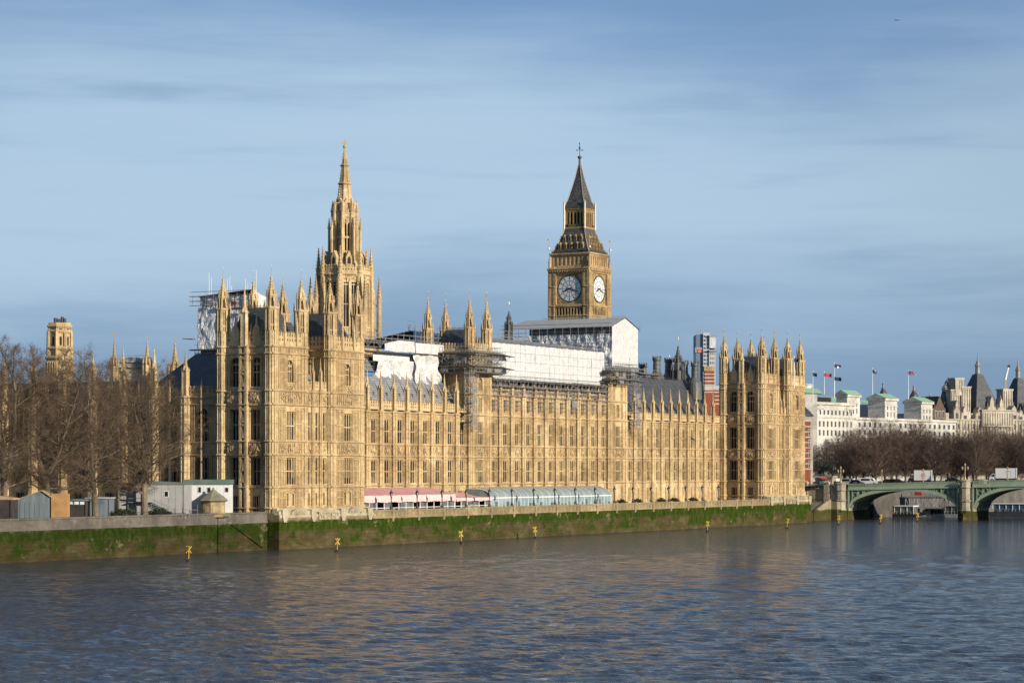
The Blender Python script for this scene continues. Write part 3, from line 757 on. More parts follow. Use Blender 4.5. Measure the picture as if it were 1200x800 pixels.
# ------------------------------------------------------------------ octagonal central lantern tower
def central_tower():
    D = 600.0; c = G(404.0, D)
    root = empty('lantern_tower', (c[0], c[1], 0), 'slender octagonal stone tower with open lantern and tall crocketed spire, tallest on the left', 'tower')
    z = lambda py: Z(py, D)
    mb = MB(); R = 6.3
    z1, z2 = z(398), z(322)
    mb.ngon(c, R+.9, R+.9, 0, z1-2, 8); mb.lathe(c, [(R+.9, z1-2), (R+1.2, z1-1.6), (R+1.2, z1-1), (R+.2, z1)], 8)
    mb.ngon(c, R*.84, R*.84, z1-1, z2, 8)
    n8 = [(pi/8+i*pi/4) for i in range(8)]
    ap = R*cos(pi/8)
    faces = []
    for i in range(8):
        t = i*pi/4; nx, ny = cos(t), sin(t); side = 2*R*sin(pi/8)
        ax, ay = -ny, nx
        fr = Fr((c[0]+ap*nx-ax*side/2, c[1]+ap*ny-ay*side/2), (ax, ay), (nx, ny))
        faces.append((fr, side))
        # pier strips either side of the two tall windows
        mb.box(fr, 0, .75, -.6, .1, z1, z2); mb.box(fr, side-.75, side, -.6, .1, z1, z2); mb.box(fr, side/2-.25, side/2+.25, -.6, .12, z1, z2)
        mb.box(fr, 0, side, -.6, .05, z1, z1+2.6); mb.box(fr, 0, side, -.6, .06, z2-2.2, z2)
        ribs(mb, fr, .3, side-.3, z1+.1, z1+2.5, .45, .12, .12, .05); carve(mb, fr, .4, side-.4, z2-2, z2-.3, rng, 4, .06)
        course(mb, fr, -.1, side+.1, z1+2.6, .3, .3); course(mb, fr, -.1, side+.1, z2-.3, .4, .5)
        merlons(mb, fr, 0, side, z2+.1, z2+1.9, .7, .3)
    body = build(mb, 'wall', M['stone'], root)
    for i, (fr, side) in enumerate(faces):
        for q in (.30, .70):
            window(fr, side*q, 1.35, z1+2.9, z2-2.0, 2, root, trans=1, arch=True, depth=.4, d=0.0, mull=.12)
    # corner buttresses with stacked pinnacles and detached outer pinnacles tied by flyers
    for i, t in enumerate(n8):
        b = MB(); p = (c[0]+(R+.15)*cos(t), c[1]+(R+.15)*sin(t))
        b.ngon(p, .72, .62, z1-4, z2+1, 8)
        for zz in (z1+2.6, z(365), z(345), z2): b.lathe(p, [(.55, zz-.1), (.8, zz), (.8, zz+.15), (.55, zz+.3)], 8)
        spirelet(b, p, .6, z2+1, z2+6.6, 8, 6, .8)
        for s in (-1, 1):
            q = (p[0]+.6*cos(t+s*1.2), p[1]+.6*sin(t+s*1.2)); b.ngon(q, .22, .2, z1, z2-2, 4); spirelet(b, q, .2, z2-2, z2+1.6, 6, 3)
        o = build(b, 'buttress', M['stone'], root)
        q = MB(); pp = (c[0]+(R+2.15)*cos(t), c[1]+(R+2.15)*sin(t))
        q.ngon(pp, .66, .55, z1-6, z(350), 8); spirelet(q, pp, .56, z(350), z(324), 8, 6, .8)
        for zz in (z(380), z(365), z(350)): q.lathe(pp, [(.45, zz-.1), (.68, zz), (.45, zz+.25)], 8)
        for za, zb_ in ((z(392), z(380)), (z(362), z(352))):
            q.bar((pp[0],pp[1],za), (p[0],p[1],zb_), .2, 4)
        build(q, 'outer_pinnacle', M['stone_dark'], root)
    # sloping stone roof with lucarnes
    zr = z(300)
    rb = MB(); rb.lathe(c, [(R*.9, z2+.1), (R*.52, zr), (3.3, zr+.2)], 8)
    for (fr, side) in faces:
        zm = z2+2.0
        rb.extr([(side/2-.75, zm), (side/2+.75, zm), (side/2+.75, zm+1.9), (side/2, zm+3.6), (side/2-.75, zm+1.9)], fr, -2.6, -.9)
        rb.cur = 1; rb.extr([(side/2-.4, zm+.3), (side/2+.4, zm+.3), (side/2+.4, zm+1.5), (side/2, zm+2.2), (side/2-.4, zm+1.5)], fr, -1.0, -.88); rb.cur = 0
    build(rb, 'stone_roof', [M['stone'], M['dark_gap']], root)
    # upper open lantern
    R2 = 2.8; za, zb_ = zr-.3, z(252)
    lb = MB()
    lb.cur = 1; lb.ngon(c, R2*.55, R2*.5, za, zb_, 8); lb.cur = 0
    for i in range(8):
        t = i*pi/4; nx, ny = cos(t), sin(t); side = 2*R2*sin(pi/8); ax, ay = -ny, nx; ap2 = R2*cos(pi/8)
        fr = Fr((c[0]+ap2*nx-ax*side/2, c[1]+ap2*ny-ay*side/2), (ax, ay), (nx, ny))
        for a0, a1 in ((0, .5), (side-.5, side)): lb.box(fr, a0, a1, -.5, .05, za, zb_)
        lb.box(fr, side/2-.11, side/2+.11, -.4, 0, za, zb_)
        lb.box(fr, 0, side, -.5, .08, za, za+1.4); lb.box(fr, 0, side, -.45, .03, z(279)-.2, z(279)+.25); lb.box(fr, 0, side, -.5, .08, z(262), zb_)
        carve(lb, fr, .2, side-.2, z(262)+.2, zb_-.2, rng, 4, .08)
        for a in (side*.3, side*.7):
            lb.extr([(a-.5, z(262)-.9), (a-.5, z(262)+.05), (a, z(262)+.05)], fr, -.42, -.05); lb.extr([(a+.5, z(262)-.9), (a, z(262)+.05), (a+.5, z(262)+.05)], fr, -.42, -.05)
        merlons(lb, fr, 0, side, zb_, zb_+1.2, .55, .15, .3)
        tt = n8[i]; p = (c[0]+(R2+.15)*cos(tt), c[1]+(R2+.15)*sin(tt))
        lb.ngon(p, .52, .45, za-1, zb_+.8, 8); spirelet(lb, p, .46, zb_+.8, z(235), 8, 5, .8)
        p = (c[0]+(R2+1.05)*cos(tt), c[1]+(R2+1.05)*sin(tt))
        lb.ngon(p, .38, .3, za-2, z(268), 6); spirelet(lb, p, .36, z(268), z(255), 6, 5, .8)
        for zz in (z(285), z(270)): lb.bar((p[0],p[1],zz), (c[0]+R2*cos(tt), c[1]+R2*sin(tt), zz+1.2), .13)
    build(lb, 'lantern', [M['stone'], M['dark_gap']], root)
    sb = MB(); zs0, zs1 = zb_, z(172)
    sb.lathe(c, [(2.3, zs0), (2.15, z(243)), (1.8, z(236)), (.14, zs1)], 8)
    for i in range(8):
        t = pi/8+i*pi/4
        for k in range(20):
            u = (k+.5)/20; rr = 1.8*(1-u)+.14*u; zz = z(236)+(zs1-z(236))*u
            sb.ngon((c[0]+rr*cos(t), c[1]+rr*sin(t)), .27-.13*u, .05, zz-.2, zz+.28, 4, t)
        # small gabled turrets at the spire's foot
        p = (c[0]+2.35*cos(t), c[1]+2.35*sin(t)); sb.ngon(p, .5, .46, zs0, z(240), 8); sb.lathe(p, [(.55, z(240)), (.6, z(239)), (.45, z(238))], 8)
        t2 = i*pi/4; p = (c[0]+1.9*cos(t2), c[1]+1.9*sin(t2)); sb.extr([(-.5, z(245)), (.5, z(245)), (.5, z(238)), (0, z(233)), (-.5, z(238))], Fr(p, (-sin(t2), cos(t2)), (cos(t2), sin(t2))), -.4, .2)
    for py in (215.5, 194.0):
        u = (z(py)-z(236))/(zs1-z(236)); rr = 1.8*(1-u)+.14*u
        sb.lathe(c, [(rr, z(py)-.45), (rr+.5, z(py)), (rr, z(py)+.45)], 8)
    sb.lathe(c, [(.16, zs1-.5), (.55, zs1), (.2, zs1+.4), (.1, zs1+.5)], 8)
    so = build(sb, 'spire', M['stone'], root)
    fb = MB(); fb.bar((c[0],c[1],zs1), (c[0],c[1],z(162.5)), .09); fb.box(Fr(c, (.48,-.8773), (.8773,.48)), -.6, .6, -.06, .06, z(167.5)-.1, z(167.5)+.1); fb.ngon(c, .35, .1, z(170.5), z(169), 8)
    build(fb, 'finial', M['gilt'], so)
central_tower()

# ------------------------------------------------------------------ clock tower
def clock_tower():
    D = 716.0; S = 13.2
    gx, gy = G(690.8, D)
    root = empty('clock_tower', (gx+S/2, gy+S/2, 3.0), 'tall square clock tower with white dials and steep dark spire behind the white scaffold shelter', 'clock tower')
    z = lambda py: Z(py, D+6)
    cx, cy = gx+S/2, gy+S/2
    frs = lambda k, e=0.0: [Fr((cx-S/2-e, cy-S/2-e), (1,0), (0,-1)), Fr((cx+S/2+e, cy-S/2-e), (0,1), (1,0)), Fr((cx+S/2+e, cy+S/2+e), (-1,0), (0,1)), Fr((cx-S/2-e, cy+S/2+e), (0,-1), (-1,0))][k]
    # shaft
    sh = MB(); zb = z(374.5)
    e = -.75; s2 = S/2+e
    sh.wbox(cx-s2, cx+s2, cy-s2, cy+s2, 3, zb)
    for k in range(4):
        fr = frs(k, e); ln = S+2*e
        ribs(sh, fr, .8, ln-.8, 4, zb-1, .9, .25, .25)
        sh.box(fr, -.25, 1.3, -.1, .45, 3, zb); sh.box(fr, ln-1.3, ln+.25, -.1, .44, 3, zb)
        for q in range(6): course(sh, fr, 0, ln, 8+q*7, .4, .35)
    build(sh, 'shaft', M['clock_stone'], root)
    # clock stage: blind arcade, dial panel, cornice
    ck = MB(); zc0, zc1, zd0, zd1 = zb, z(316), z(358), z(321)
    ck.wbox(cx-S/2+.6, cx+S/2-.6, cy-S/2+.6, cy+S/2-.6, zc0-1.5, z(299))
    dk = MB(); dials = []
    for k in range(4):
        fr = frs(k); ln = S
        pass
        pc_ = fr.p(1.15, -1.15, 0)[:2]     # octagonal corner pier
        ck.ngon(pc_, 1.5, 1.5, zc0-.4, z(313.5), 8)
        for i in range(8):
            t = pi/8+i*pi/4; ck.ngon((pc_[0]+1.5*cos(t), pc_[1]+1.5*sin(t)), .16, .16, zc0-.4, z(314), 4, t+pi/4)
            t += pi/8; ck.ngon((pc_[0]+1.38*cos(t), pc_[1]+1.38*sin(t)), .1, .1, zc0-.4, z(314), 4, t+pi/4)
        for q in (371, 359.5, 337, 318): ck.lathe(pc_, [(1.5, z(q)-.2), (1.8, z(q)), (1.8, z(q)+.2), (1.5, z(q)+.4)], 8)
        # arcade below the dial
        n = 9; aw = (ln-4.4)/n
        for q in range(n+1): ck.box(fr, 2.2+q*aw-.18, 2.2+q*aw+.18, -.7, .05, zc0+1.0, z(360))
        for q in range(n):
            a = 2.2+q*aw
            for s in (0, 1): ck.extr([(a+aw*s, z(360)-1.2), (a+aw*s, z(360)), (a+aw/2, z(360))][::(1 if s == 0 else -1)], fr, -.65, 0)
        ck.box(fr, 0, ln, -.8, .12, zc0, zc0+1.0); ck.box(fr, 0, ln, -.8, .3, zc0+.9, zc0+1.2)
        ck.box(fr, 0, ln, -.8, .25, z(360), z(359)+.3)
        ck.box(fr, 0, ln, -.8, .2, z(320), z(318)); ck.box(fr, 0, ln, -.8, .55, z(318), z(315.5)); ck.box(fr, -.1, ln+.1, -.8, .75, z(316.3), z(315))
        for q in range(16): ck.box(fr, .4+q*.8, .75+q*.8, -.1, .65, z(319), z(317.6))
        # dial surround
        p0, p1 = ln/2-4.3, ln/2+4.3; zm = (zd0+zd1)/2+.15; R = 3.8
        ck.box(fr, p0-.35, p0, -.7, .28, zd0, zd1+.4); ck.box(fr, p1, p1+.35, -.7, .28, zd0, zd1+.4)
        dk.cur = 1; dk.box(fr, p0, p1, -.72, -.30, zd0-.2, zd1+.4)
        dk.cur = 0
        for aa, zz, bb, zz2 in ((p0, zd0, p1, zd0+.22), (p0, zd1+.1, p1, zd1+.35)): dk.box(fr, aa+.05, bb-.05, -.35, .18, zz, zz2)
        for sa in (-1, 1):
            for sz in (-1, 1):
                carve(dk, fr, min(ln/2+sa*3.0, ln/2+sa*3.9), max(ln/2+sa*3.0, ln/2+sa*3.9), min(zm+sz*3.0, zm+sz*3.9), max(zm+sz*3.0, zm+sz*3.9), rng, 9, -.32, .2)
        # belfry arcade
        zbel0, zbel1 = z(313.5), z(301)
        n = 8; b0, b1 = 1.1, ln-1.1; aw = (b1-b0)/n
        for q in range(n+1): ck.box(fr, b0+q*aw-.24, b0+q*aw+.24, -.9, -.35, zbel0, zbel1)
        ck.box(fr, .35, ln-.35, -1.2, -.25, zbel0-.6, zbel0+.5)
        for q in range(n):
            a = b0+q*aw
            for s in (0, 1): ck.extr([(a+aw*s, zbel1-1.3), (a+aw*s, zbel1), (a+aw/2, zbel1)][::(1 if s == 0 else -1)], fr, -.85, -.4)
        ck.box(fr, .3, ln-.3, -1.2, -.2, zbel1, z(298)); ck.box(fr, .1, ln-.1, -1.2, .1, z(299), z(297))
        dials.append((fr, ln/2, zm, R))
    dkm = MB(); dkm.wbox(cx-S/2+.58, cx+S/2-.58, cy-S/2+.58, cy+S/2-.58, zc0+1.1, z(360)-.1); dkm.wbox(cx-S/2+1.0, cx+S/2-1.0, cy-S/2+1.0, cy+S/2-1.0, z(313), z(300)-.1)
    wall = build(ck, 'clock_stage', M['clock_stone'], root)
    build(dkm, 'arcade_shadow', M['dark_gap'], wall)
    build(dk, 'dial_surround', [M['gilt'], M['clock_stone']], root)
    for i, j in ((-1,-1),(1,-1),(1,1),(-1,1)):
        corner = MB(); p = (cx+i*(S/2-.1), cy+j*(S/2-.1)); corner.ngon(p, .55, .5, zb-2, z(315), 8); corner.ngon(p, .42, .4, z(315), z(308), 8); spirelet(corner, p, .4, z(308), z(296), 8, 4)
        corner.bar((p[0], p[1], z(296)), (p[0], p[1], z(288)), .05)
        build(corner, 'corner_pinnacle', M['clock_stone'], root)
    for fr, ca, zm, R in dials:
        db = MB()
        def disc(mb, r0, r1, d, n=48):
            vs = []; 
            for rr in (r0, r1):
                for i in range(n): t = 2*pi*i/n; vs.append(fr.p(ca+rr*cos(t), d, zm+rr*sin(t)))
            mb.add(vs, [(i,(i+1)%n,n+(i+1)%n,n+i) for i in range(n)])
        disc(db, .001, R, -.24)
        dial = build(db, 'clock_dial', M['dial'], root)
        ib = MB(); disc(ib, R-.02, R+.22, -.10); disc(ib, R*.94, R*.97, -.2); disc(ib, R*.60, R*.63, -.2); disc(ib, R*.24, R*.27, -.2)
        for i in range(12):
            t = i*pi/6
            u = (cos(t), sin(t)); v = (-sin(t), cos(t))
            def q(rr, tt): return (ca+u[0]*rr+v[0]*tt, zm+u[1]*rr+v[1]*tt)
            ib.extr([q(R*.70,-.085), q(R*.90,-.085), q(R*.90,.085), q(R*.70,.085)], fr, -.235, -.19)
            ib.extr([q(R*.27,-.025), q(R*.62,-.025), q(R*.62,.025), q(R*.27,.025)], fr, -.235, -.20)
            for k in ():
                tt = t+k*pi/30; ib.extr([(ca+cos(tt)*R*.94, zm+sin(tt)*R*.94), (ca+cos(tt+.015)*R*.94, zm+sin(tt+.015)*R*.94), (ca+cos(tt+.015)*R, zm+sin(tt+.015)*R), (ca+cos(tt)*R, zm+sin(tt)*R)], fr, -.235, -.21)
        build(ib, 'numerals', M['iron'], dial)
        hb = MB()
        for hours, ln, wd in ((8.3, R*.62, .24), (18.0/5, R*.93, .15)):
            t = pi/2-hours*pi/6; u = (cos(t), sin(t)); v = (-sin(t), cos(t))
            def q(rr, tt): return (ca+u[0]*rr+v[0]*tt, zm+u[1]*rr+v[1]*tt)
            hb.extr([q(-R*.22, -wd*.7), q(ln*.5, -wd), q(ln, -.03), q(ln, .03), q(ln*.5, wd), q(-R*.22, wd*.7)], fr, -.16, -.1)
        build(hb, 'clock_hands', M['iron'], dial)
    # lower iron roof with dormers
    rb = MB(); za, zb2 = z(297), z(268); ra, rb2 = S/2-.45, 3.25
    prof = [(ra*1.414, za), (ra*.86*1.414, za+(zb2-za)*.22), (ra*.72*1.414, za+(zb2-za)*.5), (rb2*1.08*1.414, za+(zb2-za)*.85), (rb2*1.414, zb2)]
    rb.lathe((cx, cy), prof, 4, pi/4)
    rf = build(rb, 'roof', M['slate_clock'], root)
    gd = MB()
    for k in range(4):
        for row, (t, n) in enumerate(((.18, 5), (.5, 4), )):
            zz = za+(zb2-za)*t; half = ra*(1-t*.56)
            fr = Fr((cx, cy), [(1,0),(0,1),(-1,0),(0,-1)][k], [(0,-1),(1,0),(0,1),(-1,0)][k])
            for q in range(n):
                a = (q-(n-1)/2)*half*1.5/n*1.1
                gd = MB()
                gd.extr([(a-.42, zz), (a+.42, zz), (a+.42, zz+1.0), (a, zz+1.9), (a-.42, zz+1.0)], fr, half-1.6, half+.15)
                gd.cur = 1; gd.extr([(a-.25, zz+.15), (a+.25, zz+.15), (a+.25, zz+.9), (a, zz+1.3), (a-.25, zz+.9)], fr, half+.1, half+.17)
                build(gd, 'dormer', [M['gilt_dim'], M['dark_gap']], rf)
    hips = MB()
    for i, j in ((-1,-1),(1,-1),(1,1),(-1,1)):
        for (r0,z0),(r1,z1) in zip(prof, prof[1:]):
            hips.bar((cx+i*r0*.707, cy+j*r0*.707, z0), (cx+i*r1*.707, cy+j*r1*.707, z1), .12)
            for q in range(3):
                t = (q+.5)/3; rr = r0+(r1-r0)*t; hips.ngon((cx+i*(rr*.707+.1), cy+j*(rr*.707+.1)), .16, .05, z0+(z1-z0)*t, z0+(z1-z0)*t+.4, 4)
    build(hips, 'roof_crockets', M['white_gilt'], rf)
    ir = build(cresting([(cx-ra,cy-ra),(cx+ra,cy-ra),(cx+ra,cy+ra),(cx-ra,cy+ra),(cx-ra,cy-ra)], za, 1.1, .5), 'cresting', M['iron'], rf)
    # lantern and spire
    lb = MB(); zl0, zl1 = zb2, z(244); rl = 3.05
    lb.cur = 1; lb.wbox(cx-rl+.7, cx+rl-.7, cy-rl+.7, cy+rl-.7, zl0, zl1)
    lb.cur = 0
    for k in range(4):
        fr = Fr((cx, cy), [(1,0),(0,1),(-1,0),(0,-1)][k], [(0,-1),(1,0),(0,1),(-1,0)][k])
        lb.box(fr, -rl-.15, rl+.15, rl-.9, rl+.35, zl0, zl0+.6); lb.box(fr, -rl, rl, rl-.8, rl, zl0+.5, zl0+1.3)
        n = 5
        for q in range(n+1): a = -rl+.2+(2*rl-.4)*q/n; lb.box(fr, a-.17, a+.17, rl-.5, rl, zl0+1.2, zl1-.5)
        for q in range(n):
            a = -rl+.2+(2*rl-.4)*q/n; aw = (2*rl-.4)/n
            for s in (0, 1): lb.extr([(a+aw*s, zl1-2.0), (a+aw*s, zl1-.9), (a+aw/2, zl1-.9)][::(1 if s == 0 else -1)], fr, rl-.45, rl-.05)
        lb.box(fr, -rl, rl, rl-.8, rl+.05, zl1-.95, zl1); lb.box(fr, -rl-.2, rl+.2, rl-.8, rl+.3, zl1-.3, zl1+.1)
        lb.cur = 1; lb.cur = 0
    la = build(lb, 'lantern', [M['gilt_dim'], M['dark_gap']], root)
    for i, j in ((-1,-1),(1,-1),(1,1),(-1,1)):
        cn = MB(); p = (cx+i*(rl+.35), cy+j*(rl+.35)); cn.ngon(p, .3, .28, zl0, z(238), 6); spirelet(cn, p, .3, z(238), z(234), 6, 2); cn.bar((p[0],p[1],z(235)), (p[0],p[1],z(228)), .045); build(cn, 'corner_finial', M['white_gilt'], la); cn = MB()
        p = (cx+i*(S/2+.1), cy+j*(S/2+.1)); cn.bar((p[0],p[1],z(292)), (p[0],p[1],z(279)), .06); cn.ngon(p, .45, .2, z(281), z(279), 6); cn.ngon(p, .35, .3, z(292), z(290), 6); build(cn, 'corner_lamp', M['white_gilt'], rf)
    build(cresting([(cx-rl-.2,cy-rl-.2),(cx+rl+.2,cy-rl-.2),(cx+rl+.2,cy+rl+.2),(cx-rl-.2,cy+rl+.2),(cx-rl-.2,cy-rl-.2)], zl0+.6, .9, .4), 'cresting', M['iron'], la)
    sp = MB(); z0s, z1s = z(244), z(192)
    pr = [(3.5, z0s), (3.45, z(242)), (2.65, z(234)), (1.75, z(220)), (.95, z(206)), (.3, z1s)]
    sp.lathe((cx, cy), [(a*1.38, b) for a, b in pr], 4, pi/4)
    spo = build(sp, 'spire', M['slate_clock'], root)
    cr = MB()
    for i, j in ((-1,-1),(1,-1),(1,1),(-1,1)):
        for (r0,q0),(r1,q1) in zip(pr[1:], pr[2:]):
            k0, k1 = r0*1.38*.707, r1*1.38*.707
            cr.bar((cx+i*k0,cy+j*k0,q0), (cx+i*k1,cy+j*k1,q1), .09)
            for q in range(4):
                t = (q+.5)/4; rr = k0+(k1-k0)*t; zz = q0+(q1-q0)*t; cr.ngon((cx+i*(rr+.08), cy+j*(rr+.08)), .13, .04, zz, zz+.32, 4)
    build(cr, 'spire_crockets', M['white_gilt'], spo)
    fn = MB(); fn.ngon((cx,cy), .35, .28, z1s-.2, z(184), 8); fn.lathe((cx,cy), [(.3, z(185)), (.62, z(183.4)), (.62, z(182.4)), (.2, z(181))], 8)
    fn.bar((cx,cy,z(182)), (cx,cy,z(166)), .09, 6)
    f3 = Fr((cx,cy), (.48,-.8773), (.8773,.48))
    fn.box(f3, -.85, .85, -.06, .06, z(174.8), z(174.3)); 
    for s in (-1, 1): fn.extr([(s*.85, z(176)), (s*1.0, z(174.5)), (s*.85, z(173.3)), (s*.7, z(174.5))], f3, -.06, .06)
    fn.ell((cx,cy,z(172)), .28, .28, .5); fn.ell((cx,cy,z(166.5)), .18, .18, .25)
    build(fn, 'finial', M['lead'], spo)
M['dial'] = noisy('milk_glass_dial', (.60,.62,.63), (.70,.71,.71), 1.0, .35)
M['gilt_dim'] = noisy('weathered_gilding', (.25,.17,.065), (.42,.30,.13), 1.0, .55, metal=.15)
M['white_gilt'] = noisy('bright_gilt_edging', (.38,.33,.22), (.55,.48,.35), 1.0, .4, metal=.2)
clock_tower()

# ------------------------------------------------------------------ south front range behind the garden trees
def south_front():
    root = empty('palace_range', (9, 45, -.5), 'long stone range with tall pinnacled buttresses and dark roof behind the bare garden trees', 'palace range')
    x = 1.0; y0 = 12.6; y1 = 84.0; r = random.Random(31)
    fr = frS(x, y1); W = y1-y0
    wb = MB(); st = MB(); pb = MB()
    cs = [19.8+7.15*k for k in range(9)]       # buttress positions
    mids = [16.3]+[c+3.57 for c in cs]
    ops = []
    for m in mids:
        a = y1-m
        if a < 2: continue
        ops += [(a-1.5, a+1.5, 5, 10), (a-1.5, a+1.5, 13, 19), (a-1.0, a+1.0, .6, 3.4)]
    wall_sheet(wb, fr, 0, W, -.6, 21.0, ops, depth=.8)
    for m in mids:
        a = y1-m
        if a < 2: continue
        window(fr, a, 3.0, 5, 10, 4, root, depth=.8, stone='stone_dark'); window(fr, a, 3.0, 13, 19, 4, root, depth=.8, arch=True, stone='stone_dark'); window(fr, a, 2.0, .6, 3.4, 3, root, trans=0, stone='stone_dark')
        for s in (-1, 1):
            for z0, z1 in ((4.9, 10.3), (12.9, 19.4)): ribs(wb, fr, a+s*1.95-.25, a+s*1.95+.25, z0, z1, .5, .16, .2)
        carve(wb, fr, a-1.7, a+1.7, 10.8, 12.4, r, 3)
    for z in (4.5, 10.4, 12.7, 19.7, 21): course(st, fr, 0, W, z, .3, .35)
    merlons(pb, fr, 0, W, 21.3, 23.0, 1.0)
    for k, c in enumerate(cs):
        o = buttress(root, (x-.35, c), None, .95, -.6, (4.5, 10.4, 12.7, 19.7, 21.0), 21.2, 26.0+(k % 2)*.4, 29.6+(k % 3)*.5)
        b = MB(); b.ngon((x-.2, c-3.5), .3, .25, 4.6, 22.6, 6); spirelet(b, (x-.2, c-3.5), .22, 22.4, 24.6, 6, 2); build(b, 'slender_shaft', M['stone'], root)
    rb = MB()
    ye, yh = 33.0, 27.0
    rb.quad((x+1.6,y0-.2,21),(x+1.6,ye,21),(x+12.5,yh,29.6),(x+12.5,y0-.2,29.6)); rb.quad((x+12.5,y0-.2,29.6),(x+12.5,yh,29.6),(x+22,ye,21),(x+22,y0-.2,21)); rb.tri((x+1.6,ye,21),(x+22,ye,21),(x+12.5,yh,29.6))
    rb.tri((x+1.6,y0-.2,21),(x+12.5,y0-.2,29.6),(x+22,y0-.2,21))
    rb.quad((x+1.6,ye,20.9),(x+1.6,y1,20.9),(x+7,y1,24.6),(x+7,ye,24.6)); rb.quad((x+7,ye,24.6),(x+7,y1,24.6),(x+22,y1,20.9),(x+22,ye,20.9))
    o = build(rb, 'roof', M['slate'], root)
    build(cresting([(x+12.5, y0), (x+12.5, yh)], 29.6, .7, .9), 'cresting', M['lead'], o)
    wb.quad((x,y1,-.6),(x+22,y1,-.6),(x+22,y1,21),(x,y1,21)); wb.quad((x+.5,y0+.05,-.6),(x+22,y0+.05,-.6),(x+22,y0+.05,21),(x+.5,y0+.05,21))
    for n, m, k in ((wb,'wall','stone_dark'),(st,'string_course','stone_dark'),(pb,'parapet','stone_dark')): build(n, m, M[k], root)
south_front()
# octagonal ventilation tower above the trees
def vent_tower():
    D = 488.0; c = G(70, D); z = lambda py: Z(py, D)
    root = empty('ventilation_tower', (c[0], c[1], 0), 'stout octagonal stone tower with flat top rising over the garden trees', 'tower')
    mb = MB(); mb.cur = 0
    mb.ngon(c, 2.9, 2.7, 0, z(420), 8); mb.ngon(c, 2.45, 2.35, z(420), z(409), 8); mb.ngon(c, 2.2, 2.1, z(409), z(383), 8)
    for q, rr in ((420, 2.9), (409, 2.6), (389, 2.35), (383, 2.4)): mb.lathe(c, [(rr-.2, z(q)-.4), (rr+.15, z(q)), (rr+.15, z(q)+.3), (rr-.3, z(q)+.5)], 8)
    for i in range(8):
        t = pi/8+i*pi/4; mb.ngon((c[0]+2.35*cos(t), c[1]+2.35*sin(t)), .4, .3, z(422), z(391), 4, t); mb.ngon((c[0]+2.35*cos(t), c[1]+2.35*sin(t)), .35, .03, z(391), z(385), 4, t)
        t = i*pi/4; fr = Fr((c[0]+2.05*cos(t), c[1]+2.05*sin(t)), (-sin(t), cos(t)), (cos(t), sin(t)))
        mb.cur = 1; mb.box(fr, -.18, .18, -.3, .05, z(405), z(395)); mb.cur = 0
        mb.cur = 1; mb.box(fr, -.2, .2, -.3, .04, z(387), z(385.5)); mb.cur = 0
        ribs(mb, fr, -.9, .9, z(440), z(424), .6, .14, .5, .2)
    mb.lathe(c, [(2.3, z(383)), (2.3, z(378.5)), (1.6, z(378.3)), (.1, z(378.2))], 8)
    o = build(mb, 'wall', [M['stone'], M['dark_gap']], root)
    pb = MB()
    for q, h in ((-.9, 1.0), (-.2, .8), (.5, 1.2), (1.0, .9)): pb.ngon((c[0]+q*.3, c[1]-q), .33, .33, z(378.3), z(378.3)+h, 8)
    build(pb, 'flue_pipes', M['lead'], root)
vent_tower()
def crown_spire(px, D, ytip, ybase, wd, label, dark=False):
    c = G(px, D); z = lambda py: Z(py, D)
    root = empty('stone_pinnacle', (c[0], c[1], z(ybase)-12), label, 'pinnacle')
    mb = MB(); mb.ngon(c, wd*.5, wd*.45, z(ybase)-12, z(ybase), 8)
    spirelet(mb, c, wd*.30, z(ybase), z(ytip), 8, 8)
    for i in range(8):
        t = pi/8+i*pi/4; p = (c[0]+wd*.46*cos(t), c[1]+wd*.46*sin(t))
        mb.ngon(p, wd*.09, wd*.08, z(ybase)-3, z(ybase)+.5, 4); spirelet(mb, p, wd*.09, z(ybase)+.4, z(ybase)+(z(ytip)-z(ybase))*.36, 6, 3)
        mb.bar((p[0],p[1],z(ybase)+1), (c[0]+.2*wd*cos(t), c[1]+.2*wd*sin(t), z(ybase)+(z(ytip)-z(ybase))*.4), wd*.035)
    build(mb, 'shaft', M['stone_dark' if dark else 'stone'], root)
    fb = MB(); fb.bar((c[0],c[1],z(ytip)-.2),(c[0],c[1],z(ytip)+1.6),.05); fb.box(Fr(c,(.48,-.8773),(.8773,.48)), -.35,.35,-.03,.03,z(ytip)+.8,z(ytip)+1.0); build(fb, 'finial', M['gilt'], root)
crown_spire(205, 515, 402, 437, 3.2, 'openwork crown spire of stone left of the scaffold shelter on the dark roof')
crown_spire(134, 520, 397, 430, 1.9, 'dark thin stone pinnacle above the trees, left of the pale scaffolded block', True)
crown_spire(172.5, 520, 399, 428, 2.1, 'crocketed stone pinnacle above the trees, right of the pale scaffolded block')
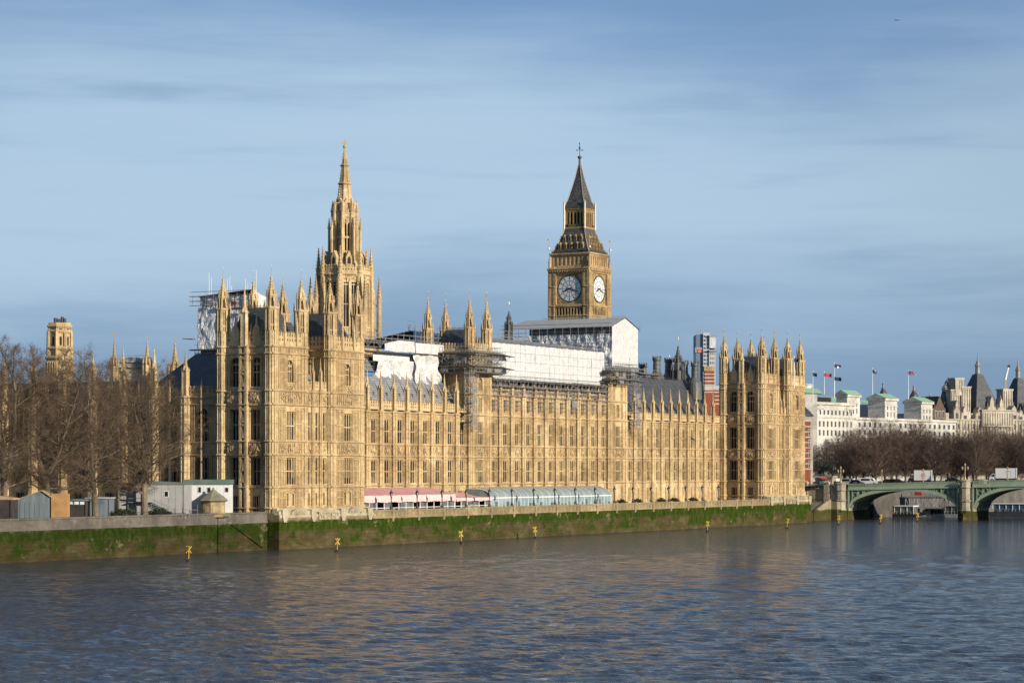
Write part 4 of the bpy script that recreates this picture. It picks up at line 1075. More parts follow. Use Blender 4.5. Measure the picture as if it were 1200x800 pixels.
# dark iron fleches and chimneys over the far wing
def fleche(px, D, ytip, ymid, ybase, wd, label):
    c = G(px, D); z = lambda py: Z(py, D)
    root = empty('roof_spire', (c[0], c[1], z(ybase)-6), label, 'roof spire')
    mb = MB(); h = z(ytip)-z(ymid)
    mb.ngon(c, wd*.5, wd*.48, z(ybase)-6, z(ymid), 8)
    for i in range(8):
        t = pi/8+i*pi/4
        mb.ngon((c[0]+wd*.5*cos(t), c[1]+wd*.5*sin(t)), wd*.1, wd*.08, z(ybase)-6, z(ymid), 4, t); spirelet(mb, (c[0]+wd*.5*cos(t), c[1]+wd*.5*sin(t)), wd*.09, z(ymid), z(ymid)+h*.28, 6, 2)
    mb.ngon(c, wd*.32, wd*.26, z(ymid), z(ymid)+h*.42, 8)
    for i in range(8):
        t = pi/8+i*pi/4; spirelet(mb, (c[0]+wd*.3*cos(t), c[1]+wd*.3*sin(t)), wd*.06, z(ymid)+h*.35, z(ymid)+h*.62, 6, 2)
    spirelet(mb, c, wd*.24, z(ymid)+h*.42, z(ytip), 8, 5)
    build(mb, 'body', M['lead'], root)
    fb = MB(); fb.bar((c[0],c[1],z(ytip)-.3),(c[0],c[1],z(ytip)+2.4),.06); fb.ngon(c, .22, .1, z(ytip)+1.7, z(ytip)+2.4, 6); build(fb, 'finial', M['white_gilt'], root)
fleche(794.5, 665, 405, 434, 470, 3.6, 'black gothic iron roof spire among the round chimneys of the far wing')
fleche(596.3, 640, 364, 380, 392, 2.0, 'small black roof spire peeping over the long white scaffold wall')
def chimney(px, D, ytop, ybase, wd, label):
    c = G(px, D); z = lambda py: Z(py, D)
    root = empty('round_chimney', (c[0], c[1], z(ybase)-5), label, 'chimney', 'round iron chimneys on the far wing')
    mb = MB(); mb.lathe(c, [(wd*1.0, z(ybase)-5), (wd*.95, z(ybase)-.5), (wd*.62, z(ybase)+.6), (wd*.5, z(ybase)+.9), (wd*.47, z(ytop)-.9), (wd*.58, z(ytop)-.7), (wd*.58, z(ytop)), (wd*.4, z(ytop)), (wd*.38, z(ytop)-.5)], 16)
    for q in (.35, .6): zz = z(ybase)+(z(ytop)-z(ybase))*q; mb.lathe(c, [(wd*.47, zz-.1), (wd*.53, zz), (wd*.47, zz+.1)], 16)
    build(mb, 'flue', M['chimney'], root)
    cb = MB()
    for i in range(10): t = 2*pi*i/10; cb.ngon((c[0]+wd*.52*cos(t), c[1]+wd*.52*sin(t)), .12, .05, z(ytop)-.1, z(ytop)+.5, 4, t)
    build(cb, 'crown', M['lead'], root)
M['chimney'] = noisy('grey_iron_chimney', (.05,.053,.055), (.13,.135,.135), .7, .5, stretch=(1,1,.4))
chimney(753.5, 660, 427, 441, 2.0, 'short round iron chimney tucked beside the white scaffold shelter')
chimney(769.7, 655, 419, 440, 2.1, 'tallest round iron chimney, standing alone right of the white shelter')
chimney(783.5, 668, 421, 441, 2.1, 'round iron chimney just left of the black roof spire')
chimney(802.5, 668, 424, 441, 1.8, 'round iron chimney just right of the black roof spire')
chimney(814.2, 650, 425.5, 446, 1.9, 'round iron chimney in front of the high-rise under scaffold')
def bulk_roof(px0, px1, D, ytop, depth, label):
    """broad dark roof with ventilators behind the far wing"""
    a = G(px0, D); b = G(px1, D)
    x0, x1 = min(a[0], b[0]), max(a[0], b[0])
    root = empty('inner_roof', ((x0+x1)/2, 40, 0), label, 'roof block')
    zt = Z(ytop, D)
    mb = MB(); mb.wbox(176, 224, 33, 60, 0, 21); build(mb, 'wall', M['stone_dark'], root)
    rf = hip_roof(175.5, 224.5, 32.5, 60.5, 21.02, zt, 9, 11); build(rf, 'roof', M['slate'], root)
bulk_roof(745, 835, 660, 452, 20, 'broad dark hipped roof carrying the round chimneys behind the far wing')
# ------------------------------------------------------------------ scaffolding and shelters
from mathutils import noise as mnoise
def lattice(mb, fr, a0, a1, z0, z1, d0, d1, sa=2.2, lift=2.0, r=.06, seed=0, brace=True, over=1.0):
    rr = random.Random(seed)
    na = max(1, int(round((a1-a0)/sa))); nz = max(1, int(round((z1-z0)/lift)))
    for i in range(na+1):
        a = a0+(a1-a0)*i/na
        for d in (d0, d1):
            mb.bar(fr.p(a,d,z0), fr.p(a,d,z1+rr.uniform(.2, over+.2)), r, 4)
        for j in range(nz+1):
            z = z0+(z1-z0)*j/nz; mb.bar(fr.p(a,d0-.2,z), fr.p(a,d1+.3,z), r*.9, 4)
    for j in range(nz+1):
        z = z0+(z1-z0)*j/nz
        for d in (d0, d1):
            mb.bar(fr.p(a0-.4,d,z), fr.p(a1+.4,d,z), r, 4); mb.bar(fr.p(a0-.3,d,z+.95), fr.p(a1+.3,d,z+.95), r*.8, 4)
    if brace:
        for i in range(na):
            for j in range(nz):
                if rr.random() < .45:
                    aa, bb = a0+(a1-a0)*i/na, a0+(a1-a0)*(i+1)/na; zz, yy = z0+(z1-z0)*j/nz, z0+(z1-z0)*(j+1)/nz
                    if rr.random() < .5: zz, yy = yy, zz
                    mb.bar(fr.p(aa,d1+.05,zz), fr.p(bb,d1+.05,yy), r*.85, 4)
def decks(mb, fr, a0, a1, zs, d0, d1, seed=0):
    rr = random.Random(seed)
    for z in zs:
        mb.box(fr, a0-rr.uniform(.1,.5), a1+rr.uniform(.1,.5), d0, d1+.25, z-.12, z); mb.box(fr, a0, a1, d1+.24, d1+.28, z-.13, z+.14)
def crumple(fr, a0, a1, z0, z1, d=0.0, amp=.25, step=.7, seed=0, sag=0.0, edge=0.0, top=None, fold=.0):
    """wrinkled hanging sheet with uneven hem"""
    mb = MB(); na = max(2, int((a1-a0)/step)); nz = max(2, int((z1-z0)/step))
    vs = []
    for j in range(nz+1):
        for i in range(na+1):
            a = a0+(a1-a0)*i/na; t = j/nz
            lo = z0+edge*mnoise.noise((a*.35+seed, seed*1.7, 0)); hi = z1 if top is None else top(a)
            z = lo+(hi-lo)*t
            q = mnoise.noise((a*.55+seed*3.1, z*.35, seed))*amp+mnoise.noise((a*1.5+seed, z*.8, seed+5))*amp*.5
            q += fold*sin(a*2.6+mnoise.noise((a*.3, z*.2, seed))*5+z*.5)*(1-t*.6)
            q -= sag*sin(pi*((a-a0)/(a1-a0)))*sin(pi*t)
            vs.append(fr.p(a, d+q, z))
    fs = [(j*(na+1)+i, j*(na+1)+i+1, (j+1)*(na+1)+i+1, (j+1)*(na+1)+i) for j in range(nz) for i in range(na)]
    mb.add(vs, fs); return mb
# 1 long white wall over the middle wing
def long_shelter():
    x0, x1 = 102.3, 158.6; z0, z1 = 27.8, 35.6
    root = empty('scaffold_shelter', ((x0+x1)/2, 20, 24), 'long white sheeted scaffold wall over the middle of the river front', 'scaffold shelter')
    fr = frE(x0, 12.6); W = x1-x0
    nb = 8
    for k in range(nb):
        build(crumple(fr, W*k/nb, W*(k+1)/nb, z0, z1, 0, .10, .8, k, 0, .25, top=lambda a: z1+.25*mnoise.noise((a*.8, 3, 1))), 'sheet', M['sheet'], root)
    rb = MB()
    rb.quad((x0,12.9,z1-.1),(x1,12.9,z1-.1),(x1,33,z1+3.0),(x0,33,z1+3.0)); rb.quad((x0,33,z1+3.0),(x1,33,z1+3.0),(x1,50,z1),(x0,50,z1))
    build(rb, 'roof_deck', M['tin'], root)
    tb_ = MB()
    for q in range(1, 4): tb_.box(fr, 0, W, .16, .19, z0+q*2.0-.03, z0+q*2.0+.03)
    for q in range(24): tb_.box(fr, W*q/24, W*q/24+.05, .16, .19, z0, z1)
    build(tb_, 'sheet_seams', M['sheet_lightened'], root)
    eb = MB(); 
    eb.quad((x0,12.7,z0),(x0,32,z0),(x0,32,z1+2.8),(x0,12.7,z1)); eb.quad((x1,12.7,z0),(x1,32,z0),(x1,32,z1+2.8),(x1,12.7,z1))
    build(eb, 'end_sheet', M['sheet_lightened'], root)
    pb = MB()
    lattice(pb, frE(x0, 33.2), 0, W, z1+2.8, z1+4.2, -.1, .1, 2.6, 1.2, .05, 4, False)
    lattice(pb, fr, 0, W, z1-.2, z1+.5, -.3, -.2, 2.0, .7, .05, 3, False, .5)
    lattice(pb, fr, -.2, W+.2, 24.0, z0-.3, .2, 1.3, 1.8, 1.2, .045, 5, True, .1)
    for k in range(15): a = W*k/14; pb.bar(fr.p(a,0,z1+.1), (fr.p(a,0,0)[0], 33, z1+3.1), .06)
    build(pb, 'scaffold_poles', M['pole'], root)
    db = MB(); db.box(fr, -.4, W+.5, -.5, 1.35, z0-.3, z0-.12); db.box(fr, 0, W, .25, 1.25, 25.9, 26.0)
    rr = random.Random(5)
    for k in range(46):
        a = rr.uniform(0, W-2); z = rr.uniform(24.2, 26.8); d_ = rr.uniform(.25, 1.1); db.box(fr, a, a+rr.uniform(.3, 1.8), d_, d_+.06, z, z+rr.uniform(.15, .5))
    build(db, 'scaffold_boards', M['plank'], root)
    for k in range(11):
        a = 5.36*k
        for z in (21.6,):
            if rr.random() < .3: build(crumple(fr, a+rr.uniform(.7,1.2), a+rr.uniform(3.4,4.6), z+rr.uniform(-.4,.5), z+rr.uniform(1.0,2.2), .55, .12, .5, k, 0, .6), 'debris_netting', M['netting'], root)
        pb2 = MB(); lattice(pb2, fr, a+.9, a+4.4, 21.0, 24.0, .15, .5, 1.2, 1.0, .035, k, True, .1); build(pb2, 'hanging_scaffold', M['pole'], root)
long_shelter()
# 2 draped sheets above the near wing
def near_wraps():
    y = 18.5
    xs = [Lw(px, y)[0] for px in (441, 449, 486, 512, 522)]; D = Lw(480, y)[2]
    root = empty('scaffold_shelter', (sum(xs)/5, y, 24), 'draped white sheets on scaffold over the roof of the near wing', 'scaffold shelter')
    fr = frE(0, y); z = lambda py: Z(py, D)
    zl0, zl1, zu0, zu1 = z(449), z(414.5), z(413), z(401)
    build(crumple(fr, xs[0], xs[2], zl0+.5, zl1-1.6, 0, .8, .45, 2, .2, .9, fold=.22), 'sheet', M['sheet'], root)
    build(crumple(fr, xs[2]-1.0, xs[3], zl0, zl1, .5, .7, .4, 4, .3, .5, fold=.45), 'sheet', M['sheet'], root)
    build(crumple(fr, xs[1]+.5, xs[2], zu0, zu1, 0, .25, .6, 7, 0, .2, top=lambda a: zu1-.8+1.0*min(1, (a-xs[1])/6)), 'sheet', M['sheet'], root)
    build(crumple(fr, xs[2]+.1, xs[4], zu0, zu1, .15, .12, .6, 9, 0, .1), 'sheet', M['sheet'], root)
    build(crumple(fr, xs[0], xs[2]+1, zl1-1.9, zl1-.1, -.8, .15, .7, 12, 0, .1), 'sheet', M['sheet_lightened'], root)
    pb = MB(); lattice(pb, fr, xs[0]-9, xs[4]+8, 23, zu1+.6, -2.4, -.9, 2.4, 2.0, .05, 8, True, 2.2); lattice(pb, fr, xs[4]+.2, xs[4]+8, 23, zu1+.6, -.5, .9, 1.8, 1.6, .05, 9, True, 1.0)
    build(pb, 'scaffold_poles', M['pole'], root)
    db = MB(); db.box(fr, xs[0]-9, xs[4]+8, -2.4, .75, zl1-.12, zl1); db.box(fr, xs[0]-9, xs[0]-.5, -2.4, .7, zl1-4.3, zl1-4.2); db.box(fr, xs[3]+.5, xs[4]+7, -6, -1.5, zl0+1, zl1-.3)
    db.box(fr, xs[0]-9, xs[0]-1, -4, -1.9, zl0+1, zl1-1)
    db.box(fr, xs[0]-9, xs[4]+8, -9, -2.1, zu1-.2, zu1+.15)
    build(db, 'scaffold_boards', M['plank'], root)
    bl = MB(); bl.box(fr, xs[0]-7.5, xs[0]-1.5, .1, .2, zl0+1.2, zl0+2.3); build(bl, 'blue_tarpaulin', M['blue'], root)
M['blue'] = noisy('blue_tarpaulin', (.05,.16,.33), (.07,.22,.42), .8, .6)
near_wraps()
# 3 decks round the near middle tower
def tower_scaffold(x0, x1, y0, y1, zs, z0, z1, label, seed, fan=True, strip=None):
    root = empty('tower_scaffold', ((x0+x1)/2, y0, z0), label, 'scaffold')
    pb = MB(); db = MB(); rr = random.Random(seed)
    sides = [(frE(x0-1.2, y0-.3), x1-x0+2.4), (frS(x0-.3, y1), y1-y0+1), (frN(x1+.3, y0-1), y1-y0+1)]
    for fr, ln in sides:
        lattice(pb, fr, 0, ln, z0, z1, .25, 1.5, 1.5, 1.2, .05, seed, True)
        decks(db, fr, -.3, ln+.3, zs, .1, 1.7, seed)
        for k in range(26):
            a = rr.uniform(0, ln-1); z = rr.uniform(z0, z1-1); db.box(fr, a, a+rr.uniform(.3, 1.4), .9, .96, z, z+rr.uniform(.1, .3))
    if fan:      # raking protection fans sticking out past the corner
        for z in zs[:2]:
            db.add([(x1+1.0, y0-2.0, z-.1), (x1+8.5, y0-1.0, z-.35), (x1+8.5, y0+1.0, z-.2), (x1+1.0, y0+1.0, z-.1), (x1+1.0, y0-2.0, z+.05), (x1+8.5, y0-1.0, z-.22), (x1+8.5, y0+1.0, z-.08), (x1+1.0, y0+1.0, z+.05)], [(0,1,2,3),(4,5,6,7),(0,1,5,4),(1,2,6,5),(2,3,7,6),(3,0,4,7)])
            db.add([(x0-1.0, y0-2.0, z-.1), (x0-3.5, y0-2.0, z-.4), (x0-3.5, y0+1, z-.25), (x0-1, y0+1, z-.1)], [(0,1,2,3)])
            pb.bar((x1+8.2, y0, z-.2), (x1+1, y0-1.5, z-2.6), .06); pb.bar((x1+6, y0, z-.2), (x1+6, y0, z+.9), .05)
    if strip:
        a0, a1, zz0 = strip; fr = frE(0, y0-.2); lattice(pb, fr, a0, a1, zz0, z0, .4, 1.6, .9, 1.0, .045, seed+1, True)
        [db.box(fr, a0, a1, .4, 1.6, zz0+2*k-.06, zz0+2*k) for k in range(1, int((z0-zz0)/2))]
    build(pb, 'scaffold_poles', M['pole'], root); build(db, 'scaffold_boards', M['plank'], root)
    for fr, ln in sides[:2]:
        for k in range(4):
            a = rr.uniform(0, ln-2.0); z = rr.uniform(z0, z1-1.5); build(crumple(fr, a, a+rr.uniform(1.2, 2.5), z, z+rr.uniform(.7, 1.6), 1.6, .15, .4, k, 0, .5), 'debris_netting', M['netting'], root)
    if strip:
        fr = frE(0, y0-.2)
        for k in range(5):
            z = strip[2]+1+k*2.2; a = strip[0]+rr.uniform(0, 1.2)
            if z < z0-1: build(crumple(fr, a, a+rr.uniform(1.2, 2.2), z, z+rr.uniform(.8, 1.8), 1.7, .2, .4, k+9, 0, .7), 'debris_netting', M['netting'], root)
tower_scaffold(92.2, 101.2, 11.3, 23.4, (32.8, 30.0, 28.6), 28.4, 33.2, 'dark scaffold decks wrapped round the square tower with four spires', 41, True, (88.2, 92.0, 16.5))
tower_scaffold(159.2, 168.6, 11.3, 23.0, (31.2, 29.2), 28.2, 32.0, 'scaffold deck capping the square tower at the far end of the white wall', 42, True, (169.2, 172.2, 17.5))
# 4 sheeted box behind the near pavilion
def box_shelter():
    D = 522.0; c = G(294, D); Lx, Ly = 9.0, 13.8
    z = lambda py: Z(py, D); z0, z1 = z(408), z(346)
    root = empty('scaffold_shelter', (c[0]+Lx/2, c[1]+Ly/2, z0-10), 'box of crumpled white sheeting on scaffold rising behind the near pavilion', 'scaffold shelter')
    fs = frS(c[0], c[1]+Ly); fe = frE(c[0], c[1])
    build(crumple(fs, 0, Ly, z0, z1-2.2, .1, .32, .55, 3, 0, .4), 'sheet', M['sheet_lightened'], root)
    build(crumple(fe, .2, Lx, z0+1.5, z1+.6, .1, .12, .6, 5, 0, .3, top=lambda a: z1+1.3-.24*a), 'sheet', M['sheet'], root)
    build(crumple(fs, .4, Ly-.2, z1-2.3, z1+.1, -.4, .3, .6, 8, 0, .2), 'sheet', M['sheet_lightened'], root)
    rb = MB(); rb.quad((c[0]-.4,c[1]-.1,z1+1.2),(c[0]+Lx,c[1]-.1,z1-.9),(c[0]+Lx,c[1]+Ly,z1-.9),(c[0]-.4,c[1]+Ly,z1+.2)); build(rb, 'roof_deck', M['tin'], root)
    kb = MB(); kb.wbox(c[0]+.7, c[0]+Lx-.2, c[1]+.3, c[1]+Ly-.3, z0-13, z1-.5); build(kb, 'wall', M['stone_dark'], root)
    pb = MB(); lattice(pb, fs, 0, Ly+.3, z0-9, z0, -.2, 1.0, 2.0, 1.9, .05, 6, True, .2); lattice(pb, fs, -1.4, Ly+1, z1-1.8, z1+.2, -.1, .7, 2.0, 1.0, .045, 16, True, .6); lattice(pb, fe, 0, Lx+.4, z0-9, z0+1, -.2, .6, 2.2, 2, .05, 7, False, .1)
    rr = random.Random(9)
    pm_ = MB()
    for k in range(10):       # tall thin masts above the roof
        a = [.5, 2, 3.2, 4.4, 5.5, 7.2, 8.9, 10.2, 11.6, 12.6][k]; p = fs.p(a, -rr.uniform(.5, 7), 0)
        pm_.bar((p[0],p[1],z1-.5), (p[0],p[1],z1+rr.uniform(2.5, 5.8)), .055)
    build(pm_, 'thin_masts', M['white_paint'], root)
    build(pb, 'scaffold_poles', M['pole'], root)
    db = MB(); decks(db, fs, -1, Ly+1.5, (z0-.1, z0-4.0, z0-7), -.2, 1.2, 5)
    p = [fs.p(1.0, 1.2, z0-1.0), fs.p(-3.0, 1.0, z0+.4), fs.p(-3.0, .2, z0+.4), fs.p(1.0, .1, z0-1.0)]
    for zz in (z(395), z(428)):
        db.add([fs.p(-.5,1.2,zz-.25), fs.p(-3.3,1.0,zz), fs.p(-3.3,.2,zz), fs.p(-.5,.1,zz-.25), fs.p(-.5,1.2,zz), fs.p(-3.3,1.0,zz+.12), fs.p(-3.3,.2,zz+.12), fs.p(-.5,.1,zz)], [(0,1,2,3),(4,5,6,7),(0,1,5,4),(1,2,6,5),(2,3,7,6),(3,0,4,7)])
    db.box(fs, 9.5, Ly+.5, .9, 1.1, z1-3.0, z1-2.5)
    build(db, 'scaffold_boards', M['plank'], root)
    mb = MB(); mb.box(fs, 7.6, 10.8, .9, 1.05, z1-2.0, z1-1.2); build(mb, 'red_tarpaulin', M['red_tarp'], root)
M['red_tarp'] = noisy('dull_red_tarpaulin', (.16,.04,.035), (.22,.06,.05), .8, .7)
box_shelter()
# 5 gabled shelter before the clock tower
def gable_shelter():
    c = Lw(717, 45.0); x0 = c[0]; D = c[2]; Lx, Ly = 16.0, 25.5
    z = lambda py: Z(py, D); z0, ze, za = z(429.5), z(382.5), z(371.2)
    root = empty('scaffold_shelter', (x0+Lx/2, 45+Ly/2, z0), 'gabled white scaffold shelter with grey roof below the clock tower', 'scaffold shelter')
    fe = frE(x0, 45); fs = frS(x0, 45+Ly)
    g = lambda a: ze+(za-ze)*(1-abs(a-Lx*.5)/(Lx*.5)) 
    build(crumple(fe, 0, Lx, z0, ze, .05, .10, .6, 15, 0, .2, top=g), 'sheet', M['sheet'], root)
    build(crumple(fs, 0, Ly, z0-1, ze-1.9, .05, .55, .6, 17, 0, .6), 'sheet', M['sheet_lightened'], root)
    build(crumple(fs, 0, Ly, ze-1.95, ze-.1, -.5, .15, .7, 18, 0, .2), 'sheet', M['netting'], root)
    rb = MB(); o = .9
    rb.quad((x0-o,45-o*.3,ze-.1),(x0+Lx/2,45-o*.3,za+.25),(x0+Lx/2,45+Ly+5,za+.25),(x0-o,45+Ly+9,ze-.1)); rb.quad((x0+Lx/2,45-o*.3,za+.25),(x0+Lx+o,45-o*.3,ze-.1),(x0+Lx+o,45+Ly,ze-.1),(x0+Lx/2,45+Ly,za+.25))
    build(rb, 'roof_deck', M['tin'], root)
    kb = MB(); kb.wbox(x0+1.2, x0+Lx-.5, 45.8, 45+Ly-.5, z0-2, ze-.6); kb.wbox(x0+1.2, x0+Lx-.5, 45.8, 45+Ly+8, -1, z0-1.9); build(kb, 'wall', M['stone_dark'], root)
    pb = MB(); lattice(pb, fs, -8, Ly-.2, z0-4, ze, -.1, .9, 2.4, 2.0, .05, 22, False, .7); lattice(pb, fe, -.6, Lx+1.2, z0-4, z0+.2, -.1, .9, 2.2, 1.8, .06, 23, True, .1)
    rr = random.Random(2)
    for k in range(12):
        a = rr.uniform(-7, Ly); p = fs.p(a, -rr.uniform(.5, 7), 0); pb.bar((p[0],p[1],ze), (p[0],p[1],za+rr.uniform(1.2, 2.6)), .045)
    for t in (0.0, 1.0):
        yy = 45-.2; pb.bar((x0+Lx/2+t*Lx/2, yy, g(Lx/2+t*Lx/2)+.6), (x0+Lx/2+t*Lx/2, yy+Ly, g(Lx/2+t*Lx/2)+.6), .05); pb.bar((x0+Lx+1.0, yy, ze-1), (x0+Lx+1.0, yy, ze+1.0), .06)
    build(pb, 'scaffold_poles', M['pole'], root)
    db = MB(); decks(db, fe, -.8, Lx+1.2, (z0-.1, z0-2.0), -.3, 1.0, 3); decks(db, fs, -8, Ly+.4, (z0-1.1,), -.3, .9, 3); 
    build(db, 'scaffold_boards', M['plank'], root)
gable_shelter()
# low scaffold between the shelter and the far wing's roof
def low_scaffold():
    a = Lw(707, 30)[0]; b = Lw(766, 30)[0]; D = Lw(735, 30)[2]
    root = empty('roof_scaffold', ((a+b)/2, 30, 24), 'low scaffold deck over the roofs between the gabled shelter and the round chimneys', 'scaffold')
    pb = MB(); fr = frE(a, 30); lattice(pb, fr, 0, b-a, 24, Z(436, D), -.2, 1.4, 2.4, 1.8, .06, 31, True, .6); build(pb, 'scaffold_poles', M['pole'], root)
    db = MB(); decks(db, fr, -1, b-a+3, (Z(437.5, D),), -.6, 1.6, 3); decks(db, fr, 0, b-a-8, (Z(444, D),), -.6, 1.6, 3); build(db, 'scaffold_boards', M['plank'], root)
low_scaffold()
# ------------------------------------------------------------------ water, land, river walls
def wmat():
    m, N, L, b = mat_base('river_water')
    g = N.new('ShaderNodeNewGeometry')
    b.inputs['Base Color'].default_value = (.040,.046,.060,1); b.inputs['Roughness'].default_value = .09; b.inputs['IOR'].default_value = 1.33
    prev = None
    for sc, rot, st, dist, det in ((2.2, .5, (1,.7,1), .28, 4), (.35, .9, (1,.6,1), 1.2, 4)):
        mp = N.new('ShaderNodeMapping'); mp.inputs['Rotation'].default_value = (0,0,rot); mp.inputs['Scale'].default_value = st
        L.new(g.outputs['Position'], mp.inputs['Vector'])
        n = N.new('ShaderNodeTexNoise'); n.inputs['Scale'].default_value = sc; n.inputs['Detail'].default_value = det; n.inputs['Roughness'].default_value = .55; n.inputs['Distortion'].default_value = .4
        L.new(mp.outputs[0], n.inputs['Vector'])
        bm = N.new('ShaderNodeBump'); bm.inputs['Strength'].default_value = 1; bm.inputs['Distance'].default_value = dist
        L.new(n.outputs[0], bm.inputs['Height'])
        if prev: L.new(prev.outputs[0], bm.inputs['Normal'])
        prev = bm
    L.new(prev.outputs[0], b.inputs['Normal'])
    return m
M['water'] = wmat()
WZ = -6.6
import numpy as np
def waves():
    """one water sheet: a fine swept grid with real wavelets around the reach in view, flat beyond"""
    nr, nc = 860, 700
    D = 120*np.exp(np.linspace(0, math.log(760/120), nr)); t = np.linspace(-.27, .27, nc)
    DD, TT = np.meshgrid(D, t, indexing='ij'); X = DD*TT
    s = CAM[0]+FW[1]*X+FW[0]*DD; w_ = CAM[1]-FW[0]*X+FW[1]*DD
    step = np.maximum(DD*math.log(760/120)/nr, .28*DD*DD/(2469*14.7))
    r = np.random.RandomState(4); z = np.zeros_like(s)
    for k in range(100):
        lam = .85*(4.6/.85)**(r.rand()**1.1); th = .55+r.randn()*.55; ph = r.rand()*6.283
        kx, ky = 2*pi/lam*math.cos(th), 2*pi/lam*math.sin(th)
        amp = .031*lam/(2*pi)*(1.0 if lam < 6 else .6)
        fade = np.clip((lam/step-2.2)/2.5, 0, 1)
        mod = .6+.5*np.sin(kx*.13*s+ky*.11*w_+ph*2)+.3*np.sin(.021*s-.034*w_+ph)
        z += amp*fade*mod*np.sin(kx*s+ky*w_+ph)
    z -= .02
    z *= np.clip((760-DD)/200, 0, 1)
    vs = np.stack([s, w_, WZ+z], -1).reshape(-1, 3)
    i, j = np.meshgrid(np.arange(nr-1), np.arange(nc-1), indexing='ij'); q = (i*nc+j)
    fs = np.stack([q, q+1, q+nc+1, q+nc], -1).reshape(-1, 4)
    # outer flat ring joined to the grid's corners and edges
    n0 = len(vs); cor = [0, nc-1, nr*nc-1, (nr-1)*nc]
    far = [(-2200,-900),(-300,-2600),(5000,-1500),(5000,700)]
    def W_(X_, D_): return (CAM[0]+FW[1]*X_+FW[0]*D_, CAM[1]-FW[0]*X_+FW[1]*D_, WZ)
    o = [W_(-3000,-600), W_(3000,-600), W_(3000,6000), W_(-3000,6000)]
    edges = [list(range(nc)), [k*nc+nc-1 for k in range(nr)], [(nr-1)*nc+k for k in range(nc-1,-1,-1)], [k*nc for k in range(nr-1,-1,-1)]]
    verts = np.concatenate([vs, np.array(o)]); faces = fs.tolist()
    for e in range(4):
        a_, b_ = n0+e, n0+(e+1) % 4; ed = edges[e]; h = len(ed)//2
        for k in range(len(ed)-1): faces.append([ed[k], a_ if k < h else b_, ed[k+1]])
        faces.append([ed[h], a_, b_])
    me = bpy.data.meshes.new('water'); me.from_pydata(verts.tolist(), [], faces)
    me.polygons.foreach_set('use_smooth', [True]*len(me.polygons)); me.materials.append(M['water']); me.update()
    o_ = bpy.data.objects.new('water', me); COL.objects.link(o_)
    tag(o_, 'grey blue river water with choppy ripples', None, None, 'structure')
waves()
M['earth'] = noisy('park_ground', (.05,.045,.03), (.10,.085,.06), .3, .95)
M['road'] = noisy('asphalt', (.045,.045,.045), (.075,.073,.07), .5, .9)
M['paving'] = noisy('pale_terrace_paving', (.25,.23,.19), (.36,.33,.28), .5, .9)
